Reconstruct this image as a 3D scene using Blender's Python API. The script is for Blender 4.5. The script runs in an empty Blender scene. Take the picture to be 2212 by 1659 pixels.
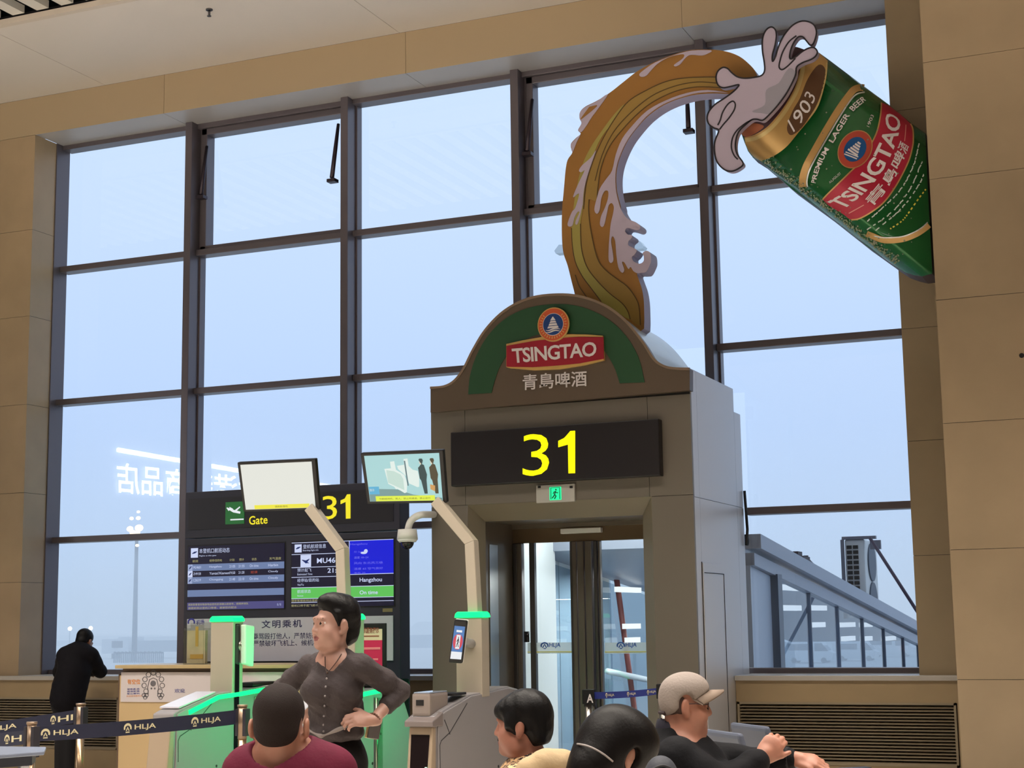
import bpy, bmesh, math, random
import numpy as np
from mathutils import Vector, Matrix
random.seed(7)
SC = bpy.context.scene
COL = SC.collection
# ------------------------------------------------------------------ camera, world, exposure
F_PX, YAW, PITCH, ROLL = 3422.125, math.radians(23.11523), math.radians(8.58929), math.radians(-0.83646)
EYE = 1.5
def cam_axes():
    cy, sy = math.cos(YAW), math.sin(YAW); cp, sp = math.cos(PITCH), math.sin(PITCH); cr, sr = math.cos(ROLL), math.sin(ROLL)
    f = Vector((-sy*cp, cy*cp, sp)); r = Vector((cy, sy, 0)); u = r.cross(f)
    return cr*r + sr*u, -sr*r + cr*u, f
CR, CU, CF = cam_axes()
cam = bpy.data.cameras.new('camera'); cam.sensor_width = 36; cam.lens = F_PX/2212*36; cam.clip_end = 3000; cam.clip_start = 0.1
camo = bpy.data.objects.new('camera', cam); COL.objects.link(camo)
camo.matrix_world = Matrix(((CR.x, CU.x, -CF.x, 0), (CR.y, CU.y, -CF.y, 0), (CR.z, CU.z, -CF.z, EYE), (0, 0, 0, 1)))
SC.camera = camo
SC.view_settings.view_transform = 'Standard'; SC.view_settings.look = 'None'
SC.view_settings.gamma = 1; SC.view_settings.use_curve_mapping = False
SC.view_settings.exposure = 0.0
def ray(px, py): return CR*((px-1106)/F_PX) - CU*((py-829.5)/F_PX) + CF
def at(px, py, Y):
    "world point on the plane y=Y that the photograph shows at pixel (px,py)"
    d = ray(px, py); d = d*(Y/d.y); return Vector((d.x, Y, d.z+EYE))
def xz(px, py, Y): p = at(px, py, Y); return (p.x, p.z)
def atz(px, py, z):
    d = ray(px, py); d = d*((z-EYE)/d.z); return Vector((d.x, d.y, z))

def s2l(c): return c/12.92 if c <= .04045 else ((c+.055)/1.055)**2.4
def rgb(c):
    if isinstance(c, str): c = tuple(int(c[i:i+2], 16) for i in (0, 2, 4))
    return tuple(s2l(x/255) for x in c) + (1,)

W = bpy.data.worlds.new('dusk_sky'); SC.world = W; W.use_nodes = True
nt = W.node_tree; nt.nodes.clear()
wo = nt.nodes.new('ShaderNodeOutputWorld'); bg = nt.nodes.new('ShaderNodeBackground')
tc = nt.nodes.new('ShaderNodeTexCoord'); sx = nt.nodes.new('ShaderNodeSeparateXYZ'); cr_ = nt.nodes.new('ShaderNodeValToRGB')
nt.links.new(tc.outputs['Generated'], sx.inputs[0]); nt.links.new(sx.outputs['Z'], cr_.inputs[0])
nt.links.new(cr_.outputs[0], bg.inputs[0]); nt.links.new(bg.outputs[0], wo.inputs[0])
el = cr_.color_ramp.elements
el[0].position = 0.0; el[0].color = rgb((184, 207, 234)); el[1].position = 0.5; el[1].color = rgb((205, 225, 246))
e = el.new(.12); e.color = rgb((184, 208, 242)); e = el.new(.25); e.color = rgb((196, 217, 245))
bg.inputs[1].default_value = 1.2
SC.cycles.volume_bounces = 3

def area(name, loc, size, power, color, rot=(0, 0, 0)):
    l = bpy.data.lights.new(name, 'AREA'); l.shape = 'RECTANGLE'; l.size, l.size_y = size; l.energy = power; l.color = color
    o = bpy.data.objects.new(name, l); o.location = loc; o.rotation_euler = rot; l.spread = math.radians(112); COL.objects.link(o); return o
WARM = (1.0, .91, .80)
for i, (x, y, sx_, sy_, pw) in enumerate([(-7, 7.6, 16, 1.4, 900), (-7, 2.4, 16, 1.4, 820), (-3, -4.0, 16, 1.4, 760), (3.0, 7.6, 4, 1.4, 230)]):
    area('hall_ceiling_lamp', (x, y, 7.82), (sx_, sy_), pw, WARM)

for i, (x, y, sx_, sy_, pw) in enumerate([(-9, 5.5, 9, 1.2, 330), (1.5, 4.0, 9, 1.2, 330), (-3, -5, 12, 1.2, 300)]):  # unseen upward fill lights, added to lift the upper walls and ceiling
    u_ = area('added_fill_uplight', (x, y, 3.3), (sx_, sy_), pw, (1.0, .90, .79), (math.pi, 0, 0)); u_.data.spread = math.pi
# ------------------------------------------------------------------ helpers
MATS = {}
def mat(name, color=(128, 128, 128), rough=.5, metal=0., emit=None, estr=1., noise=0., nscale=3., bump=0., bscale=40., alpha=None, spec=.5, coat=0.):
    if name in MATS: return MATS[name]
    m = bpy.data.materials.new(name); MATS[name] = m; m.use_nodes = True; n = m.node_tree; b = n.nodes['Principled BSDF']
    c = rgb(color)
    b.inputs['Base Color'].default_value = c; b.inputs['Roughness'].default_value = rough; b.inputs['Metallic'].default_value = metal
    b.inputs['Specular IOR Level'].default_value = spec; b.inputs['Coat Weight'].default_value = coat
    if emit is not None:
        b.inputs['Emission Color'].default_value = rgb(emit); b.inputs['Emission Strength'].default_value = estr
    if noise or bump:
        t = n.nodes.new('ShaderNodeTexCoord')
    if noise:
        nz = n.nodes.new('ShaderNodeTexNoise'); nz.inputs['Scale'].default_value = nscale; nz.inputs['Detail'].default_value = 6
        n.links.new(t.outputs['Object'], nz.inputs['Vector'])
        rp = n.nodes.new('ShaderNodeValToRGB'); a = rp.color_ramp.elements
        a[0].position = .3; a[1].position = .7
        a[0].color = tuple(x*(1-noise) for x in c[:3])+(1,); a[1].color = tuple(min(1, x*(1+noise)) for x in c[:3])+(1,)
        n.links.new(nz.outputs['Fac'], rp.inputs[0]); n.links.new(rp.outputs[0], b.inputs['Base Color'])
    if bump:
        nb = n.nodes.new('ShaderNodeTexNoise'); nb.inputs['Scale'].default_value = bscale; nb.inputs['Detail'].default_value = 4
        n.links.new(t.outputs['Object'], nb.inputs['Vector'])
        bp = n.nodes.new('ShaderNodeBump'); bp.inputs['Strength'].default_value = bump; bp.inputs['Distance'].default_value = .01
        n.links.new(nb.outputs['Fac'], bp.inputs['Height']); n.links.new(bp.outputs[0], b.inputs['Normal'])
    return m
def glass_mat(name, tint=(250, 252, 255), refl=.06, rough=0.0, ior=1.5):
    "thin pane: lets light and view straight through, mirrors by Fresnel"
    if name in MATS: return MATS[name]
    m = bpy.data.materials.new(name); MATS[name] = m; m.use_nodes = True; n = m.node_tree; n.nodes.clear()
    o = n.nodes.new('ShaderNodeOutputMaterial'); mx = n.nodes.new('ShaderNodeMixShader'); tr = n.nodes.new('ShaderNodeBsdfTransparent')
    gl = n.nodes.new('ShaderNodeBsdfGlossy'); lw = n.nodes.new('ShaderNodeLayerWeight'); lw.inputs[0].default_value = .5
    pw = n.nodes.new('ShaderNodeMath'); pw.operation = 'POWER'; pw.inputs[1].default_value = 5; fr = n.nodes.new('ShaderNodeMath'); fr.operation = 'MULTIPLY_ADD'; fr.inputs[1].default_value = .92; fr.inputs[2].default_value = refl
    n.links.new(lw.outputs['Facing'], pw.inputs[0]); n.links.new(pw.outputs[0], fr.inputs[0]); tr.inputs[0].default_value = rgb(tint); gl.inputs['Roughness'].default_value = rough
    n.links.new(fr.outputs[0], mx.inputs[0]); n.links.new(tr.outputs[0], mx.inputs[1]); n.links.new(gl.outputs[0], mx.inputs[2])
    n.links.new(mx.outputs[0], o.inputs[0]); return m
def emis(name, color, s=1.0):
    return mat(name, (12, 12, 12), .35, emit=color, estr=s)

class MB:
    "collects shapes; build() links them as ONE mesh object"
    def __init__(s): s.v = []; s.f = []; s.m = []; s.sm = []
    def add(s, vs, fs, mi=0, smooth=False):
        b = len(s.v); s.v += [tuple(v) for v in vs]; s.f += [[b+i for i in f] for f in fs]; s.m += [mi]*len(fs); s.sm += [smooth]*len(fs); return s
    def box(s, x0, x1, y0, y1, z0, z1, mi=0, bev=0.):
        if bev <= 0:
            vs = [(x, y, z) for x in (x0, x1) for y in (y0, y1) for z in (z0, z1)]
            return s.add(vs, [(0, 1, 3, 2), (4, 6, 7, 5), (0, 4, 5, 1), (2, 3, 7, 6), (0, 2, 6, 4), (1, 5, 7, 3)], mi)
        bm = bmesh.new(); bmesh.ops.create_cube(bm, size=1)
        for v in bm.verts: v.co = ((x0+x1)/2+v.co.x*(x1-x0), (y0+y1)/2+v.co.y*(y1-y0), (z0+z1)/2+v.co.z*(z1-z0))
        bmesh.ops.bevel(bm, geom=bm.edges[:], offset=bev, segments=2, profile=.7, affect='EDGES')
        return s.bm(bm, mi)
    def bm(s, bm, mi=0, smooth=False, M=None):
        bm.verts.index_update(); b = len(s.v)
        for v in bm.verts: s.v.append(tuple(M @ v.co) if M else tuple(v.co))
        for f in bm.faces: s.f.append([b+v.index for v in f.verts]); s.m.append(mi); s.sm.append(smooth)
        bm.free(); return s
    def prism(s, poly, y0, y1, mi=0, mi_side=None, bev=0.):
        "polygon of (x,z) points extruded along y"
        P = list(poly); A = sum(P[i][0]*P[(i+1) % len(P)][1]-P[(i+1) % len(P)][0]*P[i][1] for i in range(len(P)))
        if A < 0: P.reverse()
        n = len(P); vs = [(x, y0, z) for x, z in P]+[(x, y1, z) for x, z in P]
        s.add(vs, [list(range(n)), list(range(2*n-1, n-1, -1))], mi)
        ms = mi if mi_side is None else mi_side; b = len(s.v)-2*n
        for i in range(n):
            j = (i+1) % n; s.f.append([b+i, b+n+i, b+n+j, b+j]); s.m.append(ms); s.sm.append(False)
        return s
    def prismx(s, poly, x0, x1, mi=0):
        "polygon of (y,z) points extruded along x"
        P = list(poly); n = len(P); A = sum(P[i][0]*P[(i+1) % n][1]-P[(i+1) % n][0]*P[i][1] for i in range(n))
        if A < 0: P.reverse()
        vs = [(x0, y, z) for y, z in P]+[(x1, y, z) for y, z in P]
        fs = [list(range(n-1, -1, -1)), list(range(n, 2*n))]+[[i, (i+1) % n, n+(i+1) % n, n+i] for i in range(n)]
        return s.add(vs, fs, mi)
    def cyl(s, p0, p1, r0, r1=None, n=20, mi=0, caps=True, smooth=True):
        p0, p1 = Vector(p0), Vector(p1); r1 = r0 if r1 is None else r1; d = (p1-p0).normalized()
        a = d.orthogonal().normalized(); c = d.cross(a); vs = []
        for p, r in ((p0, r0), (p1, r1)):
            for i in range(n): t = 2*math.pi*i/n; vs.append(p+(a*math.cos(t)+c*math.sin(t))*r)
        s.add(vs, [[i, (i+1) % n, n+(i+1) % n, n+i] for i in range(n)], mi, smooth)
        if caps:
            b = len(s.v)-2*n; s.f += [[b+i for i in range(n-1, -1, -1)], [b+n+i for i in range(n)]]; s.m += [mi]*2; s.sm += [False]*2
        return s
    def tube(s, path, r, n=12, mi=0):
        P = [Vector(p) for p in path]; R = r if isinstance(r, (list, tuple)) else [r]*len(P); rings = []
        up = None
        for i, p in enumerate(P):
            d = (P[min(i+1, len(P)-1)]-P[max(i-1, 0)]).normalized()
            if up is None: up = d.orthogonal().normalized()
            up = (up-d*up.dot(d)).normalized(); c = d.cross(up)
            rings.append([p+(up*math.cos(2*math.pi*k/n)+c*math.sin(2*math.pi*k/n))*R[i] for k in range(n)])
        vs = [v for r_ in rings for v in r_]; fs = []
        for i in range(len(P)-1):
            for k in range(n): fs.append([i*n+k, i*n+(k+1) % n, (i+1)*n+(k+1) % n, (i+1)*n+k])
        fs.append(list(range(n-1, -1, -1))); fs.append([(len(P)-1)*n+k for k in range(n)])
        return s.add(vs, fs, mi, True)
    def ell(s, c, r, nu=20, nv=12, mi=0, M=None):
        if not hasattr(r, '__len__'): r = (r, r, r)
        bm = bmesh.new(); bmesh.ops.create_uvsphere(bm, u_segments=nu, v_segments=nv, radius=1)
        T = Matrix.Translation(Vector(c)) @ (M.to_4x4() if M else Matrix.Identity(4)) @ Matrix.Diagonal((*r, 1))
        return s.bm(bm, mi, True, T)
    def quad(s, pts, mi=0): return s.add(pts, [list(range(len(pts)))], mi)
    def build(s, name, mats, parent=None, bevel=0., kind=None, loc=None):
        me = bpy.data.meshes.new(name); o = bpy.data.objects.new(name, me); COL.objects.link(o)
        org = Vector((0, 0, 0))
        if parent is not None: org = wpos(parent)
        elif loc is not None: org = Vector(loc)
        me.from_pydata([tuple(Vector(v)-org) for v in s.v], [], s.f)
        for m in (mats if isinstance(mats, (list, tuple)) else [mats]): me.materials.append(m)
        me.polygons.foreach_set('material_index', s.m); me.polygons.foreach_set('use_smooth', s.sm); me.update()
        if parent is not None: o.parent = parent
        elif loc is not None: o.location = loc
        if bevel:
            b = o.modifiers.new('bevel', 'BEVEL'); b.width = bevel; b.segments = 2; b.limit_method = 'ANGLE'; b.angle_limit = .7
        if kind: o['kind'] = kind
        return o
def wpos(o):
    p = Vector((0, 0, 0))
    while o is not None: p += o.location; o = o.parent
    return p
def tag(o, label=None, cat=None, group=None, kind=None):
    if label: o['label'] = label
    if cat: o['category'] = cat
    if group: o['group'] = group
    if kind: o['kind'] = kind
    return o
def thing(name, label, cat, loc=(0, 0, 0), group=None):
    o = bpy.data.objects.new(name, None); o.empty_display_size = .1; o.location = loc; COL.objects.link(o)
    return tag(o, label, cat, group)
def frame_empty(name, loc=(0, 0, 0)):
    o = bpy.data.objects.new(name, None); o.location = loc; COL.objects.link(o); o['kind'] = 'structure'; return o
def rect(px0, py0, px1, py1, Y):
    "x0,x1,z0,z1 on plane Y of the box seen between two opposite corners"
    a, b = at(px0, py0, Y), at(px1, py1, Y); return min(a.x, b.x), max(a.x, b.x), min(a.z, b.z), max(a.z, b.z)
def smoothpoly(P, k=3, closed=True):
    "Chaikin corner cutting"
    for _ in range(k):
        Q = []; n = len(P)
        for i in range(n if closed else n-1):
            a, b = P[i], P[(i+1) % n]
            Q.append(tuple(a[j]*.75+b[j]*.25 for j in range(len(a)))); Q.append(tuple(a[j]*.25+b[j]*.75 for j in range(len(a))))
        if not closed: Q = [P[0]]+Q+[P[-1]]
        P = Q
    return P
def spline(P, n=8, closed=True):
    "Catmull-Rom through the points"
    N = len(P); out = []
    for i in range(N if closed else N-1):
        p0, p1, p2, p3 = (P[(i-1) % N] if closed or i > 0 else P[0]), P[i], P[(i+1) % N], (P[(i+2) % N] if closed or i+2 < N else P[-1])
        for k in range(n):
            t = k/n; out.append(tuple(.5*(2*p1[j]+(p2[j]-p0[j])*t+(2*p0[j]-5*p1[j]+4*p2[j]-p3[j])*t*t+(3*p1[j]-p0[j]-3*p2[j]+p3[j])*t**3) for j in range(len(p1))))
    if not closed: out.append(tuple(P[-1]))
    return out
def ribbon(P, w, closed=False):
    "2D stroke outline of a polyline: list of quads as point lists"
    n = len(P); L = []; R = []
    W_ = w if hasattr(w, '__len__') else [w]*n
    for i in range(n):
        a = P[(i-1) % n] if (closed or i > 0) else P[i]; b = P[(i+1) % n] if (closed or i < n-1) else P[i]
        dx, dz = b[0]-a[0], b[1]-a[1]; l = math.hypot(dx, dz) or 1
        L.append((P[i][0]-dz/l*W_[i]/2, P[i][1]+dx/l*W_[i]/2)); R.append((P[i][0]+dz/l*W_[i]/2, P[i][1]-dx/l*W_[i]/2))
    return [[L[i], L[(i+1) % n], R[(i+1) % n], R[i]] for i in range(n if closed else n-1)]
# ---- lettering -------------------------------------------------------------
_tc = {}
def text2d(body, bold=0., shear=0., space=1.):
    "lettering as flat faces, cap height scaled later; returns (verts2d, faces)"
    key = (body, bold, shear, space)
    if key in _tc: return _tc[key]
    c = bpy.data.curves.new('letters', 'FONT'); c.body = body; c.size = 1; c.offset = bold; c.shear = shear; c.resolution_u = 3; c.space_character = space
    o = bpy.data.objects.new('letters', c); COL.objects.link(o)
    dg = bpy.context.evaluated_depsgraph_get(); dg.update(); ev = o.evaluated_get(dg); me = ev.to_mesh()
    V = [(v.co.x, v.co.y) for v in me.vertices]; Fc = [list(p.vertices) for p in me.polygons]
    ev.to_mesh_clear(); bpy.data.objects.remove(o); bpy.data.curves.remove(c)
    _tc[key] = (V, Fc); return V, Fc
def text_fit(mb, body, fn, mi=0, bold=0., shear=0., space=1., keep=None):
    "adds lettering to mb; fn maps (u,v) in the unit box of its outline to a world point"
    V, Fc = text2d(body, bold, shear, space)
    if not V: return
    x0 = min(v[0] for v in V); x1 = max(v[0] for v in V); y0 = min(v[1] for v in V); y1 = max(v[1] for v in V)
    mb.add([fn((v[0]-x0)/(x1-x0), (v[1]-y0)/(y1-y0)) for v in V], Fc, mi)
def text_rect(mb, body, x0, x1, z0, z1, y, mi=0, **k):
    text_fit(mb, body, lambda u, v: (x0+(x1-x0)*u, y, z0+(z1-z0)*v), mi, **k)
def text_px(mb, body, pl, Y, mi=0, **k):
    "pl: four pixel corners bl, br, tr, tl of the lettering"
    c = [at(*p, Y) for p in pl]
    def fn(u, v):
        p = (c[0]*(1-u)+c[1]*u)*(1-v)+(c[3]*(1-u)+c[2]*u)*v; return (p.x, Y, p.z)
    text_fit(mb, body, fn, mi, **k)
# ================================================================== SETTING
WF, GL = 14.37, 15.0          # plane of the wall face, plane of the glass
M_STONE = mat('beige_stone', (166, 144, 114), .42, noise=.10, nscale=1.6)
M_STONE2 = mat('brown_stone', (160, 140, 113), .34, noise=.13, nscale=1.1)
M_APRON = mat('sill_stone', (160, 138, 104), .45, noise=.08, nscale=2)
M_SOFFIT = mat('grey_soffit_panel', (168, 164, 162), .38)
M_CEIL = mat('white_ceiling_panel', (206, 198, 190), .55)
M_DARK = mat('dark_void', (18, 14, 18), .8)
M_FRAME = mat('bronze_window_frame', (104, 97, 102), .34, metal=.35)
M_FLOOR = mat('pale_floor_tile', (214, 206, 194), .25)
M_GLASS = glass_mat('clear_window_glass')
M_CHROME = mat('brushed_steel', (190, 184, 176), .28, metal=1.)
M_STEELD = mat('dark_steel', (90, 88, 90), .35, metal=.9)
M_WHITE = mat('white_paint', (225, 225, 222), .5)
M_BLACK = mat('black_plastic', (20, 19, 22), .4)
def panels(name, cells, y0, y1, m, gap=.004, back=True, kind='structure', parent=None):
    "stone slabs with hairline open joints over a dark backing"
    b = MB()
    for x0, x1, z0, z1 in cells: b.box(x0+gap/2, x1-gap/2, y0, y1, z0+gap/2, z1-gap/2)
    if back:
        X0 = min(c[0] for c in cells); X1 = max(c[1] for c in cells); Z0 = min(c[2] for c in cells); Z1 = max(c[3] for c in cells)
        b.box(X0+.006, X1-.006, y0+.012, y1+.001, Z0+.006, Z1-.006, 1)
    o = b.build(name, [m, M_DARK]); o['kind'] = kind
    return o
def floorbox(name, *a, m=None):
    o = MB().box(*a).build(name, m); o['kind'] = 'structure'; return o
floorbox('floor', -24, 12, -12, 16, -.12, 0, m=M_FLOOR)
ZS, ZC, ZSILL = 7.27, 7.73, .975
RX = -12.19                                       # left reveal of the window
zj = [at(70, y, WF).z for y in (1458, 1257, 1063, 872, 681.5, 495.4)]+[ZS]
zj[0] = ZSILL
panels('wall_left', [(x0, x1, zj[i], zj[i+1]) for i in range(len(zj)-1) for x0, x1 in ((-15.2, RX), (-19, -15.2), (-24, -19))], WF, 14.78, M_STONE)
# right: narrow strip beside the window, then the stone pier that stands forward of it
zr = [at(1950, y, WF).z for y in (1457, 1201, 954, 711, 238, -40)]
zr[0] = ZSILL; zr[-1] = ZC
xs = at(1912, 40, WF).x
panels('wall_right', [(xs, -1.7, zr[i], zr[i+1]) for i in range(len(zr)-1)], WF, 15.1, mat('strip_stone', (150, 132, 104), .45, noise=.1, nscale=1.6))
PY = 13.3; PX = at(2030, 800, PY).x
zp = [0]+[at(x, y, PY).z for x, y in ((2065, 1468), (2050, 1188), (2035, 915), (2020, 649), (2006, 388), (1992, 136))]+[ZC]
panels('wall_pier', [(a, b, zp[i], zp[i+1]) for i in range(len(zp)-1) for a, b in ((PX, .35), (.35, 2.6), (2.6, 12))], PY, 14.4, M_STONE2)
for n, (px, py) in enumerate(((2207, 768),)):
    p = at(px, py, PY); mh = MB().cyl((p.x, PY-.004, p.z), (p.x, PY+.02, p.z), .02, n=16).build('pier_hole', M_DARK); tag(mh, 'small round dark anchor hole in the stone pier', 'hole')
# fascia over the window, soffit behind it, ceiling panels, slatted ceiling
xf = [-24, -16.1]+[at(x, 200, WF).x for x in (354.5, 876.5, 1478)]+[xs+.001]
panels('wall_fascia', [(xf[i], xf[i+1], ZS, ZC) for i in range(len(xf)-1)], WF, 14.55, mat('fascia_panel', (172, 152, 122), .42))
b = MB()
for i in range(1, len(xf)-1): b.box(max(xf[i], RX)+.003, xf[i+1]-.003, WF+.001, 15.05, ZS-.0, ZS+.03)
b.box(RX, xs, WF+.02, 15.05, ZS+.01, ZS+.06, 1)
tag(b.build('ceiling_soffit', [M_SOFFIT, M_DARK]), kind='structure')
xc = [-24, -15.0, -11.2, at(863, 70, WF).x, -3.9, 0, 4, 8, 12]
YC0 = 12.42
b = MB()
for i in range(len(xc)-1): b.box(xc[i]+.003, xc[i+1]-.003, YC0, WF, ZC, ZC+.05)
b.box(-24, 12, YC0+.01, WF+.1, ZC+.02, ZC+.1, 1)
tag(b.build('ceiling', [M_CEIL, M_DARK]), kind='structure')
tag(MB().box(-24, 12, YC0-.07, YC0-.004, ZC-.025, ZC+.035).build('trim_1', mat('ceiling_trim', (196, 184, 170), .5)), kind='structure')
b = MB(); x = -14.0
b.box(-24, 12, -12, 14.9, 8.42, 8.5, 1)
M_SLAT = mat('white_ceiling_slat', (205, 200, 192), .5)
xk = -22.9
k = 0
while xk < 11.5:
    b.box(xk, xk+.15, 9.0, 12.34, ZC+.05, ZC+.13); xk += .31
tag(b.build('ceiling_slats', [M_SLAT, M_DARK]), kind='structure')
sp = at(452, 20, 13.3); sp = atz(452, 20, ZC)
t = thing('sprinkler', 'small metal fire sprinkler under the white ceiling', 'sprinkler', sp)
MB().cyl(sp+Vector((0, 0, 0)), sp-Vector((0, 0, .012)), .035, n=16).build('escutcheon', M_STEELD, t)
MB().cyl(sp-Vector((0, 0, .012)), sp-Vector((0, 0, .07)), .012, n=10).cyl(sp-Vector((0, 0, .07)), sp-Vector((0, 0, .076)), .022, n=14).build('nozzle', M_STEELD, t)
# walls of the hall out of view
for nm, a in (('wall_back', (-24, 12, -12.2, -12, 0, 8.5)), ('wall_hall_left', (-24.2, -24, -12, 15, 0, 8.5)), ('wall_hall_right', (12, 12.2, -12, 14, 0, 8.5)), ('wall_upper', (-24, 12, 14.56, 14.9, ZC+.11, 8.5))):
    floorbox(nm, *a, m=M_STONE)
# ------------------------------------------------------------------ window wall
win = frame_empty('window_1')
MX = [-10.30, -8.26, -6.225, -4.205]; MW = .09
GZ = [(1.05, 2.495), (2.565, 4.11), (4.18, 5.71), (5.78, 7.215)]
XR = -2.30
cols = [RX+.001]+MX+[XR]
for i, x in enumerate(MX):
    z0 = 1.0 if i != 2 and i != 3 else 3.72
    MB().box(x-MW/2, x+MW/2, 14.75, 14.99, z0, ZS).box(x-MW/2-.02, x+MW/2+.02, 14.93, 15.04, z0, ZS).build('mullion', M_FRAME, win, bevel=.004)
MB().box(RX-.06, RX+.012, 14.75, 14.99, 1.0, ZS).build('jamb', M_FRAME, win, bevel=.004)
MB().box(XR-.05, XR+.3, 14.80, 14.99, 1.0, ZS).build('jamb', M_FRAME, win)
MB().box(RX, XR, 14.86, 15.03, 7.215, ZS+.01).build('top_frame', M_FRAME, win, bevel=.004)
MB().box(RX, -6.4, 14.86, 15.03, .98, 1.05).build('bottom_frame', M_FRAME, win, bevel=.004)
MB().box(-3.96, XR, 14.86, 15.03, .98, 1.05).build('bottom_frame', M_FRAME, win, bevel=.004)
for c in range(5):
    xa = cols[c]+(MW/2 if c else 0); xb = cols[c+1]-(MW/2 if c < 4 else 0)
    for r in range(4):
        z0, z1 = GZ[r]
        xa2, xb2 = xa, xb
        if c == 3 and r < 2: continue
        if c == 4 and r < 2: xa2 = -3.93
        if r < 3:
            MB().box(xa if r == 1 else xa2, xb2, 14.86, 15.03, z1, GZ[r+1][0]).build('transom', M_FRAME, win, bevel=.006)
        fy = 14.995
        if r == 3 and c in (1, 3):
            b = MB(); w = .075
            for q in ((xa+.03, xb-.03, z1-w, z1), (xa+.03, xb-.03, z0, z0+w*.6), (xa+.03, xa+.03+w, z0, z1), (xb-.03-w*.4, xb-.03, z0, z1)):
                b.box(q[0], q[1], 14.90, 15.06, q[2], q[3])
            b.build('sash', M_FRAME, win, bevel=.006)
        if c == 4 and r == 1: MB().add([(xa, fy, 3.7), (xa2, fy, 3.7), (xa2, fy, z1), (xa, fy, z1)], [(0, 1, 2, 3)]).build('pane', M_GLASS, win)
        MB().add([(xa2, fy, z0), (xb2, fy, z0), (xb2, fy, z1), (xa2, fy, z1)], [(0, 1, 2, 3)]).build('pane', M_GLASS, win)
for pa, pb in (((731, 268), (717, 384)), ((447, 316), (434, 420)), ((1484, 205), (1487, 276)), ((1150, 215), (1139, 326))):
    A = at(*pa, 14.9); B = at(*pb, 14.78)
    MB().tube([A, A.lerp(B, .45), B], [.018, .024, .026], 8).box(B.x-.05, B.x+.05, B.y-.03, B.y+.06, B.z-.05, B.z-.015).build('stay', mat('stay_metal', (60, 52, 60), .4, metal=.6), win)
# sills and the low wall under the window
AY = 14.28
for nm, x0, x1 in (('sill_left', -24, -6.45), ('sill_right', -3.925, PX+.2)):
    tag(MB().box(x0, x1, AY-.03, 14.88, ZSILL-.02, 1.0).build('window_'+nm, mat('sill_slab', (178, 172, 164), .3), bevel=.004), kind='structure')
GLX = at(255, 1560, AY).x
GRX = (at(1592, 1560, AY).x, at(2072, 1600, AY).x)
zg1, zg0 = at(1800, 1517, AY).z, at(1900, 1655, AY).z
def apron(name, x0, x1, g0, g1, bit=None):
    b = MB(); y1 = 14.5
    b.box(x0, x1, AY, y1, zg1, ZSILL-.02); b.box(x0, x1, AY, y1, 0, zg0)
    if g0 > x0: b.box(x0, g0, AY, y1, zg0, zg1)
    if g1 < x1: b.box(g1, x1, AY, y1, zg0, zg1)
    b.box(g0, g1, y1-.06, y1, zg0, zg1, 1)
    o = b.build(name, [M_APRON, M_DARK]); o['kind'] = 'structure'
apron('wall_apron_left', -24, -6.45, -15.5, GLX+.02)
apron('wall_apron_right', -3.925, PX+.1, GRX[0], GRX[1])
def grille(x0, x1, label):
    t = thing('wall_grille', label, 'grille', ((x0+x1)/2, AY, zg0))
    f = MB()
    for q in ((x0, x1, zg1-.02, zg1), (x0, x1, zg0, zg0+.02), (x0, x0+.02, zg0, zg1), (x1-.02, x1, zg0, zg1)): f.box(q[0], q[1], AY-.006, AY+.05, q[2], q[3])
    M_GR = mat('grille_metal', (150, 136, 112), .45)
    f.build('frame', M_GR, t)
    n = 18; h = (zg1-zg0-.04)/n; s = MB()
    for i in range(n):
        z = zg0+.02+h*i
        s.add([(x0+.02, AY, z+h*.16), (x1-.02, AY, z+h*.16), (x1-.02, AY+.035, z+h*.62), (x0+.02, AY+.035, z+h*.62), (x0+.02, AY, z), (x1-.02, AY, z), (x1-.02, AY+.035, z+h*.46), (x0+.02, AY+.035, z+h*.46)],
              [(0, 1, 2, 3), (4, 5, 1, 0), (7, 6, 5, 4)])
    s.build('louvres', M_GR, t)
    return t
grille(-15.48, GLX, 'long horizontal louvre grille under the left window sill, behind the leaning man')
grille(GRX[0]+.01, GRX[1]-.01, 'horizontal louvre grille under the right window sill beside the stone pier')
# ================================================================== OUTSIDE
def atx(px, py, X):
    d = ray(px, py); d = d*(X/d.x); return Vector((X, d.y, d.z+EYE))
def atd(px, py, t):
    d = ray(px, py)*t; return Vector((d.x, d.y, d.z+EYE))
AP = -4.6
M_APR = mat('apron_concrete', (196, 198, 198), .8)
tag(MB().box(-900, 300, 15.6, 1500, AP-.2, AP).build('ground', M_APR), kind='structure')
# haze: a thin even scatter over the airfield
hz = bpy.data.materials.new('airfield_haze'); hz.use_nodes = True; n = hz.node_tree; n.nodes.clear()
o_ = n.nodes.new('ShaderNodeOutputMaterial'); vs_ = n.nodes.new('ShaderNodeVolumeScatter'); vs_.inputs['Density'].default_value = .004; vs_.inputs['Color'].default_value = (.93, .96, 1, 1)
n.links.new(vs_.outputs[0], o_.inputs['Volume'])
hzo = MB().box(-800, 250, 60, 1400, AP+.05, 14).build('haze', hz); tag(hzo, 'thin pale haze lying over the airfield outside the window', 'haze', kind='stuff')
M_BR = mat('bridge_white', (206, 212, 218), .45)
M_BRD = mat('bridge_grey', (96, 104, 116), .45, metal=.3)
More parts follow.
